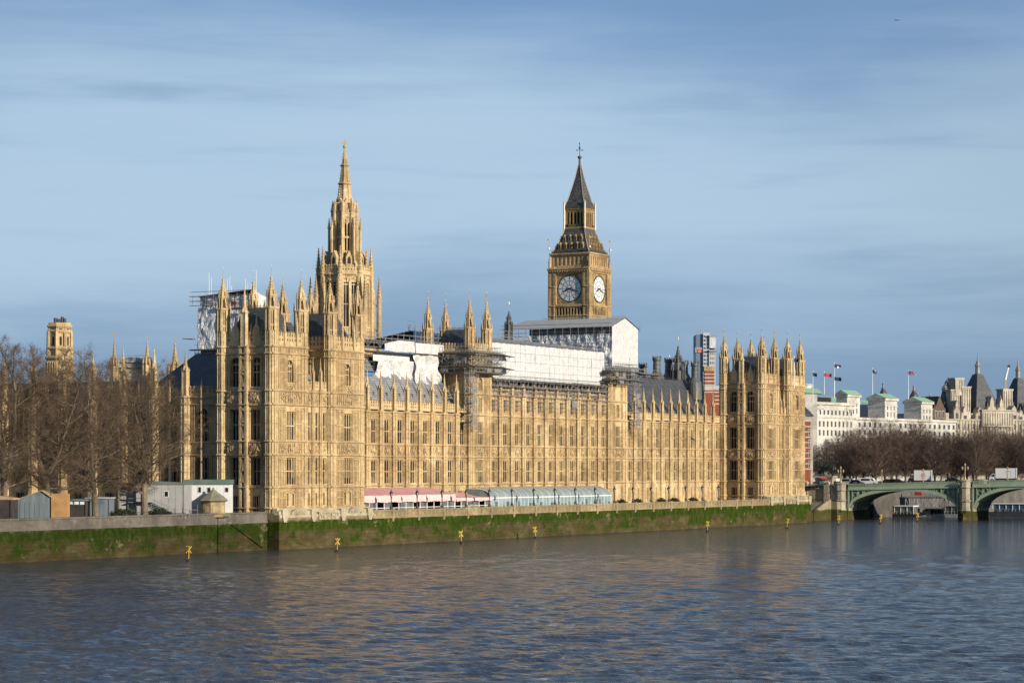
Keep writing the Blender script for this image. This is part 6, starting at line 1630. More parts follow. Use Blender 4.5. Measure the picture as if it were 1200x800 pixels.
# ------------------------------------------------------------------ garden buildings
M['blue_grey'] = noisy('blue_grey_cladding', (.10,.135,.16), (.17,.21,.235), .6, .7, stretch=(.4,3,.2))
M['white_cabin'] = noisy('white_cabin_panels', (.56,.58,.60), (.70,.71,.72), .5, .6)
M['green_roof'] = noisy('green_grey_cabin_roof', (.07,.12,.11), (.12,.17,.155), .5, .7)
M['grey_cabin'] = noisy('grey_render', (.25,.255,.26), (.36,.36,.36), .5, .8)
M['orange_brick'] = noisy('orange_timber_box', (.30,.16,.06), (.42,.25,.10), .8, .85)
def pxspan(px0, px1, y): return Lw(px0, y)[0], Lw(px1, y)[0], Lw((px0+px1)/2, y)[2]
def hut():
    y = 9.0; x0, x1, D = pxspan(12, 52, y); z = lambda py: Z(py, D)
    root = empty('gabled_hut', ((x0+x1)/2, y, -.55), 'blue grey gabled timber hut in the gardens behind the nearest trees', 'hut')
    # gable end faces the camera: build it as a deep shed turned to face south-east
    a = Vector((FW[1], -FW[0], 0)); fr = Fr((Lw(12, y)[0], y), (a.x, a.y), (-FW[0], -FW[1])); W = 45*D/FPX; c = W*.97
    mb = MB(); mb.extr([(0, -.55), (W, -.55), (W, z(581)), (c-1.0, z(574.5)), (0, z(588))], fr, -6, 0)
    for k in range(8): a_ = W*k/8; mb.box(fr, a_, a_+.06, -.1, .05, -.5, z(588))
    build(mb, 'wall', M['blue_grey'], root)
    rb = MB(); rb.extr([(-.3, z(588.6)), (c-1, z(574.6)), (c-1, z(573.8)), (-.3, z(587.8))], fr, -6.3, .3); rb.extr([(W+.3, z(581.8)), (W+.3, z(581)), (c-1, z(573.8)), (c-1, z(574.6))], fr, -6.3, .3); build(rb, 'roof', M['stone_dark'], root)
    sb = MB(); sb.box(fr, W+.25, W+2.8, -3, -.4, -.55, z(578)); o = build(sb, 'side_store', M['orange_brick'], root)
hut()
def box_building(px0, px1, ytop, y, dep, mat, label, name='cabin', roofmat=None, rise=.35, wins=(), door=None, cat='cabin', extra=None):
    x0, x1, D = pxspan(px0, px1, y); z = lambda py: Z(py, D)
    fr = Fr((Lw(px0, y)[0], y), (FW[1], -FW[0]), (-FW[0], -FW[1])); W = (px1-px0)*D/FPX
    root = empty(name, (fr.o[0], fr.o[1], -.55), label, cat)
    mb = MB(); mb.box(fr, 0, W, -dep, 0, -.55, z(ytop))
    for q in range(1, int(W/1.2)): mb.box(fr, q*1.2, q*1.2+.05, -.05, .035, -.5, z(ytop)-.05)
    mb.box(fr, W*.97, W*.97+.09, -.02, .12, -.5, z(ytop)); build(mb, 'wall', M[mat], root)
    if roofmat: rb = MB(); rb.extr([(-.2, z(ytop)), (W+.2, z(ytop)), (W+.2, z(ytop)+.25), (W/2, z(ytop)+rise+.25), (-.2, z(ytop)+.25)], fr, -dep-.2, .2); build(rb, 'roof', M[roofmat], root)
    for (q0, q1, ya, yb) in wins:
        wb2 = MB(); a0, a1 = (q0-px0)*D/FPX, (q1-px0)*D/FPX
        wb2.box(fr, a0-.08, a1+.08, -.02, .05, z(yb)-.08, z(ya)+.08); w_ = build(wb2, 'window', M['white_paint'], root)
        gb2 = MB(); gb2.box(fr, a0, a1, 0, .07, z(yb), z(ya)); build(gb2, 'pane', M['glass'], w_)
    if extra: extra(fr, z, D, W, root, px0)
    return root
def ext_glass(fr, z, D, W, root, px0):
    b = MB()
    for k in range(4): a = W*k/4; b.box(fr, a+.1, a+W/4-.1, 0, .05, z(590.5), z(587.2))
    build(b, 'window', M['white_cabin'], root)
box_building(72, 100, 586.5, 9.0, 6, 'dark_cloth', 'dark glazed single storey kiosk between the hut and the blue grey container', 'garden_cafe', 'blue_grey', .1, extra=ext_glass, cat='kiosk')
box_building(100, 128, 584, 8.5, 5, 'blue_grey', 'blue grey container standing behind the second tree trunk', 'container', 'grey_cabin', .05, cat='container')
def ext_stairs(fr, z, D, W, root, px0):
    b = MB()
    a0 = (178-px0)*D/FPX; a1 = (204-px0)*D/FPX
    for k in range(9):
        t = k/9; b.box(fr, a0+(a1-a0)*t, a0+(a1-a0)*(t+.12), .3, 1.2, z(587)+(z(600)-z(587))*t-.1, z(587)+(z(600)-z(587))*t)
    b.bar(fr.p(a0, 1.2, z(583)), fr.p(a1, 1.2, z(596)), .05); b.bar(fr.p(a0-4, 1.2, z(583)), fr.p(a0, 1.2, z(583)), .05); b.bar(fr.p(a1, 1.2, z(596)), fr.p(a1+4, 1.2, z(596)), .05)
    b.box(fr, a0-4, a0, .2, 1.2, z(587.6), z(587))
    for k in range(10): aa = a0-4+(a1-a0+8)*k/9; b.bar(fr.p(aa, 1.2, -.5), fr.p(aa, 1.2, z(590)), .04)
    build(b, 'outside_stair', M['pole'], root)
box_building(140, 216, 567, 10.8, 8, 'grey_cabin', 'long two storey site cabin greyed as shaded, with an outside stair behind the third tree', 'site_cabin', 'green_roof', .3, extra=ext_stairs, wins=((192, 196, 575, 581),))  # wall greyed below its grey-white: its shade is put into the colour
def white_cabin():
    y0 = 8.0; x0, x1, D = pxspan(216, 269, y0); z = lambda py: Z(py, D)
    fr = Fr((Lw(216, y0)[0], y0), (FW[1], -FW[0]), (-FW[0], -FW[1])); W = 53*D/FPX
    root = empty('site_cabin', (fr.o[0], fr.o[1], -.55), 'bright white two storey cabin with green roof edge beside the near pavilion', 'cabin')
    mb = MB(); mb.box(fr, 0, W, -4.2, 0, -.55, z(567))
    for q in range(1, 7): mb.box(fr, W*q/7, W*q/7+.05, -.05, .03, -.5, z(567)-.05)
    mb.box(fr, 0, W, -.05, .04, z(585), z(584)); build(mb, 'wall', M['white_cabin'], root)
    rb = MB(); rb.box(fr, -.2, W+.2, -4.4, .25, z(567), z(561.5)); build(rb, 'roof', M['green_roof'], root)
    for q0, q1, ya, yb in ((221, 223.5, 571, 576), (232.5, 235, 570.5, 576), (243, 246, 571, 576), (263.5, 266.5, 571, 575.5)):
        a0, a1 = (q0-216)*D/FPX, (q1-216)*D/FPX
        w_ = MB(); w_.box(fr, a0-.1, a1+.1, -.02, .06, z(yb)-.1, z(ya)+.1); o = build(w_, 'window', M['grey_cabin'], root); g_ = MB(); g_.box(fr, a0, a1, 0, .08, z(yb), z(ya)); build(g_, 'pane', M['glass'], o)
    sb = MB()
    for k in range(7): sb.box(fr, 1+.5*k, 1.5+.5*k, .2, 1.1, -.5, z(600)-k*.2-.2)
    sb.bar(fr.p(.5,1.1,z(590)), fr.p(4.6,1.1,z(599)), .05); sb.bar(fr.p(.5,1.1,-.5), fr.p(.5,1.1,z(590)), .05); sb.bar(fr.p(4.6,1.1,-.5), fr.p(4.6,1.1,z(599)), .05)
    build(sb, 'outside_stair', M['pole'], root)
white_cabin()
# low shelter roofs / sheds at the foot of the range
box_building(-40, 13, 585, 9.5, 5, 'dark_cloth', 'dark low shed at the left edge of the gardens', 'garden_shed', 'stone_dark', .6, cat='shed')

for px, y, zg, lab, sh, tr_ in ((264.5, 3.4, -.55, 'person in dark clothes standing by the stone kiosk behind the garden wall', (.02,.02,.03), (.015,.015,.02)),
    (722, 2.2, -1.2, 'person in a dark red coat on the terrace just past the glass marquee', (.14,.02,.02), (.02,.02,.025)),
    (725.5, 2.8, -1.2, 'person in a black jacket beside the one in the dark red coat', (.02,.02,.022), (.03,.03,.04)),
    (735, 2.0, -1.2, 'person in a grey coat walking alone on the bare terrace', (.16,.16,.17), (.02,.02,.03))):
    person((Lw(px, y)[0], y, zg), rng.uniform(0, 6), lab, sh, tr_)
# panel joints, doors and pipes on the garden buildings; railing along the garden edge
def garden_railing():
    x0, x1 = Lw(128, 2.9)[0], Lw(243, 2.9)[0]; root = empty('garden_railing', ((x0+x1)/2, 2.9, -.55), 'black iron railing behind the garden wall before the grey and white cabins', 'railing')
    mb = MB(); n = int((x1-x0)/.28)
    for k in range(n+1): x = x0+(x1-x0)*k/n; mb.bar((x,2.9,-.55), (x,2.9,.75), .022 if k % 8 else .05, 4)
    mb.bar((x0,2.9,.62), (x1,2.9,.62), .03); mb.bar((x0,2.9,-.3), (x1,2.9,-.3), .03); build(mb, 'bars', M['iron'], root)
garden_railing()
rr = random.Random(12)  # bushes added to stand in for the dark shade before the cabins
for k, (px, lab) in enumerate(((140.5, 'added dark bush for shade at the left end of the garden railing'), (150, 'added dark bush for shade between the stair and the third tree'), (187, 'added low dark bush for shade under the outside stair'), (206, 'added low dark bush for shade where the grey cabin meets the white one'))):
    x = Lw(px, 4.2)[0]; b = MB(); bush_mesh(b, (x, 4.2, -.55), 1.5, 2.0, 460, rr); root = empty('shrub', (x, 4.2, -.55), lab, 'shrub'); build(b, 'foliage', M['leaf'], root)
    t = MB(); t.bar((x,4.2,-.55), (x,4.2,.5), .07); build(t, 'stem', M['bark_dark'], root)

# ------------------------------------------------------------------ bare plane trees
def bare_tree_meshes(seed, H, R, tr, fork, n_twig, tl, tw, low=.22, dens=1.0):
    """leaders from a fork, limbs reaching out to a rounded envelope, side branches, then fine twigs on everything"""
    rr = random.Random(seed); tb = MB(); cb = MB(); tips = []
    def env(h): 
        if h < low*.6 or h > 1: return 0
        t = (h-low*.6)/(1-low*.6); return R*(min(1, t/.33)**.7)*(1-max(0, (t-.62)/.38)**2.2*.85)
    def path(mb, p, d, ln, r0, r1, n, curl, upw, sides, collect):
        q = p; dd = d; out_ = [(q, dd)]
        for k in range(n):
            dd = (dd+Vector((rr.gauss(0,curl), rr.gauss(0,curl), rr.gauss(0,curl*.6)+upw))).normalized()
            e = q+dd*(ln/n); a = r0+(r1-r0)*k/n; c = r0+(r1-r0)*(k+1)/n
            mb.bar(tuple(q), tuple(e), a, sides, c); q = e; out_.append((q.copy(), dd.copy()))
            if collect: tips.append((q.copy(), dd.copy(), collect))
        return out_
    def rvec(d, ang):
        o = d.orthogonal().normalized(); o2 = d.cross(o); t = rr.uniform(0, 2*pi)
        return (d*cos(ang)+(o*cos(t)+o2*sin(t))*sin(ang)).normalized()
    tb.ngon((0,0), tr*1.45, tr*1.0, -.4, .9, 10)
    tk = path(tb, Vector((0,0,.5)), Vector((rr.uniform(-.05,.05), rr.uniform(-.05,.05), 1)), H*fork, tr, tr*.8, 6, .05, .05, 10, 0)
    leaders = []
    nl = rr.choice((2, 3, 3)); a0 = rr.uniform(0, 6.28)
    for i in range(nl):
        a = a0+i*2*pi/nl+rr.uniform(-.3, .3); t = rr.uniform(.2, .42)
        top = H*rr.uniform(.86, .99)
        leaders.append(path(tb, tk[-1][0], Vector((cos(a)*t, sin(a)*t, 1)).normalized(), (top-H*fork)*1.04, tr*.62, tr*.07, 12, .09, .10, 7, 1))
    allp = [(q, d, i/len(l)) for l in leaders for i, (q, d) in enumerate(l[:-1])]+[(tk[4][0], tk[4][1], 0), (tk[5][0], tk[5][1], 0)]
    k = 0
    for q, d, u in allp:
        for _ in range(2 if u < .75 else 3):
            if rr.random() > dens: continue
            k += 1; az = k*2.4+rr.uniform(-.5, .5); h = q.z/H
            el = rr.uniform(.1, .6)+.7*max(0, u-.3)
            dv = Vector((cos(az)*cos(el), sin(az)*cos(el), sin(el)))
            reach = max(1.2, env(min(.97, h+.12))-math.hypot(q.x, q.y)*.8)*rr.uniform(.8, 1.15)
            r0 = tr*(.24-.16*u)
            lb = path(tb, q, dv, reach, r0, r0*.25, 6, .16, .09-(.05 if u < .2 else 0), 5, 2)
            for qq, dd in lb[1:]:
                for _ in range(2):
                    nd = rvec(dd, rr.uniform(.4, 1.0)); nd.z += .1; nd.normalize()
                    sb = path(cb, qq, nd, reach*rr.uniform(.25, .5), r0*.32, r0*.08, 4, .2, .05, 3, 3)
                    for q3, d3 in sb[1:]:
                        if rr.random() < .55: path(cb, q3, rvec(d3, rr.uniform(.4, .9)), reach*rr.uniform(.12, .28), r0*.1, r0*.04, 3, .25, .02, 3, 4)
    tips[:] = [t for t in tips if math.hypot(t[0].x, t[0].y) < R*1.15 and t[0].z < H*1.0]
    cells = {}
    for t in tips:
        if t[2] >= 2: cells.setdefault((int(t[0].x//1.1), int(t[0].y//1.1), int(t[0].z//1.1)), []).append(t)
    keys = sorted(cells)
    for _ in range(n_twig):
        q, dd, lev = rr.choice(cells[rr.choice(keys)]); p = q+Vector((rr.gauss(0,.18), rr.gauss(0,.18), rr.gauss(0,.2)))
        d = (dd*.5+Vector((rr.gauss(0,.5), rr.gauss(0,.5), rr.gauss(.12,.5)))).normalized()
        ln = tl*rr.uniform(.45, 1.15); side = d.orthogonal().normalized(); t = rr.uniform(0, 6.3)
        side = (side*cos(t)+d.cross(side)*sin(t)).normalized()*tw
        m1 = p+d*ln*.5; d2 = (d+Vector((rr.gauss(0,.18), rr.gauss(0,.18), rr.gauss(.04,.2)))).normalized(); m2 = m1+d2*ln*.55
        s2 = d.cross(side).normalized()*tw
        cb.add([tuple(p-side), tuple(p+side), tuple(m1+side*.7), tuple(m1-side*.7), tuple(m2)], [(0,1,2,3), (3,2,4)])
        cb.add([tuple(p-s2), tuple(p+s2), tuple(m1+s2*.7), tuple(m1-s2*.7), tuple(m2)], [(0,1,2,3), (3,2,4)])
    return tb, cb
def bark_mat(name, c0, c1, c2):
    return noisy(name, c0, c1, .9, .9, stretch=(1,1,.4), c2=c2, bump=.06, bscale=2.5)
M['bark'] = bark_mat('plane_tree_bark', (.06,.047,.034), (.125,.10,.073), (.25,.21,.155))
M['twig'] = noisy('bare_twigs', (.080,.055,.036), (.15,.105,.07), .5, .9)
M['twig_far'] = noisy('far_bare_twigs', (.095,.062,.050), (.175,.12,.095), .15, .9)
def make_tree(loc, seed, H, R, tr, fork, tn, tl, tw, label, group, rotz=0, twig='twig', low=.22, dens=1.0):
    tb, cb = bare_tree_meshes(seed, H, R, tr, fork, tn, tl, tw, low, dens)
    root = empty('plane_tree', loc, label, 'tree', group)
    for mb, n, k in ((tb, 'trunk', 'bark'), (cb, 'crown', twig)):
        mb.v = [(x+loc[0], y+loc[1], z+loc[2]) for x, y, z in mb.v]; build(mb, n, M[k], root)
    root.rotation_euler = (0,0,rotz); return root
GT = 'bare plane trees in the garden'
for k, (px, y, H, sp, tr, seed, lab) in enumerate((
    (60.5, 5.2, 29.0, 8.8, .62, 3, 'bare plane tree with a pale thick trunk beside the gabled hut'),
    (111.5, 5.5, 29.0, 9.0, .56, 4, 'bare plane tree with a dark trunk before the blue grey container'),
    (169.5, 5.6, 27.0, 10.4, .66, 9, 'bare plane tree before the grey cabin with the stair'),
    (5.0, 6.4, 29.5, 8.2, .6, 21, 'bare plane tree beside the dark low shed, cut by the frame'))):
    s, _, D = Lw(px, y); make_tree((s, y, -.55), seed, H, sp, tr, .2, 23000, 1.15, .0145, lab, GT)
# ------------------------------------------------------------------ the bridge
def fline(px, P0, e):
    """point of a facade line seen at column px"""
    t = (px-PX0)/FPX
    # camera-space coordinates of P0 and e
    def cs(v): return (FW[1]*v[0]-FW[0]*v[1], FW[0]*v[0]+FW[1]*v[1])
    p = cs((P0[0]-CAM[0], P0[1]-CAM[1])); q = cs(e)
    k = (t*p[1]-p[0])/(q[0]-t*q[1]); return k
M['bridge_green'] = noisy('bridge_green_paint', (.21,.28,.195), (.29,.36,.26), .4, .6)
M['bridge_dark'] = noisy('bridge_dark_green_panels', (.08,.11,.075), (.12,.155,.11), .5, .7)  # darker green for the spandrels and soffit
M['granite'] = stone_mat('bridge_granite', (.27,.24,.19), (.37,.33,.265), (.46,.42,.35), soot_amt=.6)
M['pier_base'] = algae_wall('weeded_bridge_pier', (.30,.25,.17), (.42,.36,.26), -3.6, .55)
M['granite_dark'] = stone_mat('embankment_granite', (.06,.058,.052), (.10,.095,.088), (.15,.145,.135), soot_amt=.6)
BX = 289.0; BWID = 26.0; SPAN = 35.2; PY = [3.0-SPAN*i for i in range(5)]; SKEW = radians(8.0)
def ztop(y): t = min(1.0, (3.0-y)/(2*SPAN)); return 3.55+1.75*t      # parapet height rises to mid-river
def skew(o):
    """the bridge leaves the bank at a slight skew: turn what stands on it about the abutment"""
    p = Vector(o.location)-Vector((BX, 3, 0)); c, s = cos(SKEW), sin(SKEW)
    o.location = (BX+p.x*c-p.y*s, 3+p.x*s+p.y*c, o.location.z); o.rotation_euler[2] += SKEW
def unskew_y(px, lane):
    """distance along the bridge of the point seen at column px on lane x = lane"""
    a = (BX+(lane-BX)*cos(SKEW), 3+(lane-BX)*sin(SKEW)); k = fline(px, a, (sin(SKEW), -cos(SKEW)))
    return 3-k, FW[0]*(a[0]+k*sin(SKEW)-CAM[0])+FW[1]*(a[1]-k*cos(SKEW)-CAM[1])
def bridge():
    root = empty('road_bridge', (BX+13, -60, WZ), 'green painted iron arch bridge on stone piers at the right edge', 'bridge')
    fr = Fr((BX, 0), (0,-1), (-1,0))       # a = -y, d = towards the camera
    par = MB()
    for i in range(4):
        ya, yb = PY[i]-2.0, PY[i+1]+2.0
        a0, a1 = -ya, -yb; n = 28; c = (a0+a1)/2; hw = (a1-a0)/2
        zc = ztop(-c)-2.35; zs = -3.9
        dk = MB(); spd = [MB(), MB()]; ribm = [MB() for _ in range(7)]
        def soffit(a): return zs+(zc-zs)*sqrt(max(0, 1-((a-c)/hw)**2))
        for k in range(n):
            u0, u1 = a0+(a1-a0)*k/n, a0+(a1-a0)*(k+1)/n
            z0, z1 = soffit(u0), soffit(u1)
            # face ring (thick, pale green), seven ribs across the width, deck above
            for j, dd in enumerate((0, -4.2, -8.4, -12.6, -16.8, -21, -25.2)):
                ribm[j].add([fr.p(u0,dd,z0),fr.p(u1,dd,z1),fr.p(u1,dd-.5,z1),fr.p(u0,dd-.5,z0),fr.p(u0,dd,z0+.95),fr.p(u1,dd,z1+.95),fr.p(u1,dd-.5,z1+.95),fr.p(u0,dd-.5,z0+.95)], [(0,3,2,1),(4,5,6,7),(0,1,5,4),(2,3,7,6)])
            dk.quad(fr.p(u0,-.3,z0+.6), fr.p(u1,-.3,z1+.6), fr.p(u1,-BWID,z1+.6), fr.p(u0,-BWID,z0+.6))
            zt0, zt1 = ztop(-u0)-1.75, ztop(-u1)-1.75
            if zt0 > z0+.9 or zt1 > z1+.9:
                spd[0 if k < n/2 else 1].add([fr.p(u0,-.28,z0+.6),fr.p(u1,-.28,z1+.6),fr.p(u1,-.28,max(zt1, z1+.7)),fr.p(u0,-.28,max(zt0, z0+.7))], [(0,1,2,3)])
        # spandrel tracery near the springings
        for s, e in ((a0, 1), (a1, -1)):
            sp = MB()
            for q in (1.2, 2.8, 4.6, 6.6, 8.8):
                a = s+e*q; zz0, zz1 = soffit(a)+.9, ztop(-a)-1.75
                if zz1-zz0 > .3:
                    sp.box(fr, a-.1, a+.1, -.25, -.02, zz0, zz1)
                    m = (zz0+zz1)/2; w2 = min(.7, (zz1-zz0)*.42)
                    for t in range(8):
                        t0, t1 = 2*pi*t/8, 2*pi*(t+1)/8; sp.bar(fr.p(a+e*.8+w2*cos(t0), -.1, m+w2*sin(t0)), fr.p(a+e*.8+w2*cos(t1), -.1, m+w2*sin(t1)), .09)
            sp.box(fr, min(s, s+e*.35), max(s, s+e*.35), -.3, .06, -4, ztop(-s)-1.75); build(sp, 'spandrel_tracery', M['bridge_green'], root)
        for q_ in ribm: build(q_, 'arch_rib', M['bridge_green'], root)
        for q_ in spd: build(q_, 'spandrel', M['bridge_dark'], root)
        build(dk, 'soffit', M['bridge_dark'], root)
        m = 22
        for k in range(m):
            u0, u1 = a0+(a1-a0)*k/m, a0+(a1-a0)*(k+1)/m
            z0, z1 = ztop(-u0), ztop(-u1)
            def slab(mb, b0, b1, d0, d1, ua=u0, ub=u1, za=z0, zb=z1):
                mb.add([fr.p(ua,d0,za+b0),fr.p(ub,d0,zb+b0),fr.p(ub,d1,zb+b0),fr.p(ua,d1,za+b0),fr.p(ua,d0,za+b1),fr.p(ub,d0,zb+b1),fr.p(ub,d1,zb+b1),fr.p(ua,d1,za+b1)], [(0,3,2,1),(4,5,6,7),(0,1,5,4),(1,2,6,5),(2,3,7,6),(3,0,4,7)])
            slab(par, -1.85, -1.45, -.3, .30); slab(par, -1.45, -1.15, -.3, .12); slab(par, -.18, 0, -.35, .16); slab(par, -1.16, -.95, -.25, .05)
            slab(par, -1.85, -1.45, -BWID-.3, -BWID+.3); slab(par, -1.2, 0, -BWID-.1, -BWID+.1); slab(par, -1.6, -1.3, -BWID, -.3)
            for t in range(3):
                a = u0+(u1-u0)*(t+.5)/3; zz = ztop(-a)
                par.box(fr, a-.12, a+.12, -.2, .02, zz-1.0, zz-.15); par.bar(fr.p(a-.12,-.1,zz-.3), fr.p(a+.12+.2,-.1,zz-.3), .05)
    build(par, 'parapet', M['bridge_green'], root)
    rd = MB(); 
    rd.add([(BX+.5,8,3.55-.43),(BX+.5,PY[4],ztop(PY[4])-.43),(BX+BWID-.5,PY[4],ztop(PY[4])-.43),(BX+BWID-.5,8,3.55-.43)], [(0,1,2,3)]); build(rd, 'roadway', M['road'], root)
    for py in PY[:4]:
        pb = MB(); zt = ztop(py)
        pb.wbox(BX-.2, BX+BWID+.2, py-2.0, py+2.0, -9, -4.0)
        for cx in (BX-.6, BX+BWID+.6): pb.ngon((cx, py), 2.15, 1.9, -9, -3.9, 8); pb.add([(cx-2.2, py-1.2, -9),(cx-2.2,py+1.2,-9),(cx-4.0 if cx < BX+5 else cx+4, py, -9),(cx-1.6,py-1,-4.4),(cx-1.6,py+1,-4.4),(cx-2.4 if cx < BX+5 else cx+2.4,py,-4.6)], [(0,2,5,3),(2,1,4,5),(3,5,4)])
        o = build(pb, 'pier', M['pier_base'], root)
        ub = MB(); ub.wbox(BX+.3, BX+BWID-.3, py-1.95, py+1.95, -4.1, zt-1.7)
        cx = BX-.35
        for cx in (BX-.35, BX+BWID+.35):
            ub.ngon((cx, py), 1.45, 1.4, -4.2, zt-1.6, 8)
            for zz in (-3.8, -1.2, zt-1.8): ub.lathe((cx, py), [(1.45, zz-.2), (1.75, zz), (1.75, zz+.2), (1.4, zz+.4)], 8)
            ub.ngon((cx, py), 1.55, 1.5, zt-1.5, zt+.05, 8); ub.lathe((cx, py), [(1.8, zt), (1.8, zt+.2), (1.0, zt+.45), (.3, zt+.5)], 8)
        build(ub, 'pier_shaft', M['granite'], o)
        # three-lantern lamp standard on the pier
        lb = MB(); c = (BX-.35, py); lb.lathe(c, [(.4, zt+.4), (.3, zt+.9), (.16, zt+1.3), (.12, zt+3.2), (.2, zt+3.3), (.08, zt+4.3)], 8)
        for s in (-1, 0, 1):
            h = zt+(3.6 if s else 4.4); p = (c[0], c[1]+s*.75)
            if s: lb.bar((c[0], c[1], zt+3.0), (p[0], p[1], h-.3), .06)
        lo = build(lb, 'lamp_standard', M['gilt_dim'], root)
        gl = MB()
        for s in (-1, 0, 1):
            h = zt+(3.4 if s else 4.3); gl.lathe((c[0], c[1]+s*.75), [(.12, h-.2), (.28, h+.3), (.3, h+.35), (.05, h+.7)], 6)
        build(gl, 'lantern', M['lamp_glass'], lo)
    for k in range(4):
        for q in (1/3, 2/3):
            y = PY[k]-SPAN*q; zt = ztop(y); lb = MB(); c = (BX-.1, y); lb.lathe(c, [(.22, zt), (.14, zt+.6), (.08, zt+2.8), (.12, zt+2.9)], 6); lb.lathe(c, [(.1, zt+2.9), (.26, zt+3.4), (.3, zt+3.45), (.05, zt+3.8)], 6); lb.bar((c[0], c[1]-.5, zt+2.4), (c[0], c[1]+.5, zt+2.4), .05); build(lb, 'lamp_standard', M['gilt_dim'], root)
    skew(root)
bridge()
# abutment wall, stair to the river and small turret kiosk at the bridge foot
M['stairwell_shade'] = noisy('stairwell_shade_stone', (.008,.010,.006), (.022,.024,.014), .7, .8, c2=(.04,.035,.02))  # near-black colour stands in for the shade of the stairwell
def abutment():
    root = empty('abutment_wall', (BX-2, 12, WZ), 'pale stone retaining wall between the far pavilion and the bridge', 'wall')
    mb = MB(); mb.wbox(BX-1.0, BX+2, 4.0, 30, -1.5, 2.4); mb.wbox(255.2, BX-1.02, 13, 15, -1.3, 2.6)
    fr = Fr((BX-1, 4), (0,1), (-1,0)); 
    mb.box(fr, 0, 26, -.3, .25, 2.2, 2.5); mb.box(fr, 0, 26, -.3, .15, 3.3, 3.55)
    for k in range(26): mb.box(fr, k+.2, k+.8, -.2, .1, 2.45, 3.35)
    for q in (2, 8.5, 15): mb.box(fr, q, q+1.6, -.2, .55, -1.5, 3.8); mb.lathe(fr.p(q+.8, .1, 0)[:2], [(1.1, 3.75), (1.1, 4.0), (.5, 4.4), (.1, 4.5)], 4, pi/4)
    build(mb, 'wall', M['granite'], root)
    lb = MB(); lb.wbox(BX-4, BX+1, 2.6, 11, -9, -1.4); build(lb, 'lower_wall', M['pier_base'], root); lb = MB(); lb.wbox(255.2, BX-1.1, 10.2, 12, -9, -.6); build(lb, 'stair_wall', M['stairwell_shade'], root)
abutment()
def stairs():
    root = empty('river_stairs', (272, 7, WZ), 'stone steps going down to the river between the far pavilion and the bridge', 'stairs')
    sb = MB(); n = 16; x0, x1 = BX-6, 263.0
    for k in range(n):
        t = k/n; xa = x0+(x1-x0)*t; xb = x0+(x1-x0)*(t+1/n); z = -1.6-5.2*t; sb.wbox(min(xa,xb), max(xa,xb)+.02, 5.0, 9.5, -9, z)
    build(sb, 'steps', M['step_stone'], root)
    w_ = MB(); fr = frE(0, 4.9); w_.extr([(x0+2, -.7), (x0+2, -9), (x1+9, -9), (x1+9, -4.0), (x0-1, -1.3)], fr, -.05, .5); w_.extr([(x1+9.01, -4.3), (x1+9.01, -9), (x1-.5, -9), (x1-.5, -6.75)], fr, -.05, .3); build(w_, 'side_wall', M['pier_base'], root)
    r_ = MB()
    for k in range(6): t = k/5; x = x0+(x1-x0)*t; z = -1.6-5.2*t; r_.bar((x,9.2,z),(x,9.2,z+1.0),.05)
    r_.bar((x0,9.2,-.6),(x1,9.2,-5.8),.05); build(r_, 'handrail', M['iron'], root)
M['step_stone'] = noisy('worn_weeded_steps', (.16,.15,.11), (.38,.35,.29), 1.2, .85, stretch=(1,.4,2))
stairs()
# ------------------------------------------------------------------ statue, kiosk, vehicles on the bridge approach
def statue():
    s, y, D = Ls(967.5, BX+4); root = empty('statue', (s, y, 3), 'dark bronze chariot statue with rearing horses on a stone plinth at the bridge end', 'statue')
    z = lambda py: Z(py, D)
    pb = MB(); pb.wbox(s-1.5, s+1.5, y-2.6, y+2.6, 2.5, z(558)); pb.wbox(s-1.8, s+1.8, y-2.9, y+2.9, z(558)-.3, z(557.4)); build(pb, 'plinth', M['granite'], root)
    zb = z(557.4); b = MB()
    for q in (-.7, .7):           # rearing horses
        b.ell((s+q, y-1.0, zb+2.3), .5, 1.0, .6, 10, 6); b.bar((s+q, y-1.6, zb+2.5), (s+q, y-2.3, zb+3.7), .42, 8, .26); b.ell((s+q, y-2.6, zb+3.75), .2, .5, .24)
        b.bar((s+q-.2, y-1.7, zb+2.2), (s+q-.2, y-2.6, zb+2.3), .2, 6, .13); b.bar((s+q-.2, y-2.6, zb+2.3), (s+q-.2, y-2.7, zb+1.5), .13, 6, .09)
        b.bar((s+q+.2, y-1.7, zb+2.2), (s+q+.2, y-2.5, zb+2.7), .2, 6, .13); b.bar((s+q+.2, y-2.5, zb+2.7), (s+q+.2, y-2.8, zb+2.0), .13, 6, .09)
        for w2 in (-.2, .2): b.bar((s+q+w2, y-.3, zb+2.2), (s+q+w2, y+.1, zb+1.1), .26, 6, .15); b.bar((s+q+w2, y+.1, zb+1.1), (s+q+w2, y-.2, zb), .15, 6, .1)
        b.bar((s+q, y-.1, zb+2.4), (s+q, y+.6, zb+1.8), .12, 5, .03)
    b.wbox(s-1.0, s+1.0, y+.5, y+2.0, zb+.7, zb+1.6)      # chariot
    for q in (-1.15, 1.15):
        for t in range(12): t0, t1 = 2*pi*t/12, 2*pi*(t+1)/12; b.bar((s+q, y+1.3+.75*cos(t0), zb+.75+.75*sin(t0)), (s+q, y+1.3+.75*cos(t1), zb+.75+.75*sin(t1)), .09)
    b.lathe((s, y+1.2), [(.5, zb+1.2), (.42, zb+2.4), (.5, zb+2.9), (.2, zb+3.3)], 8); b.ell((s, y+1.2, zb+3.6), .22, .22, .3); b.bar((s-.4, y+1.2, zb+3.0), (s-1.2, y+.9, zb+3.9), .13); b.bar((s-1.2, y+.9, zb+2.2), (s-1.2, y+.9, zb+5.2), .05); b.bar((s+.4, y+1.2, zb+3.0), (s+1.1, y+1.0, zb+3.7), .13)
    build(b, 'bronze_group', M['bronze'], root)
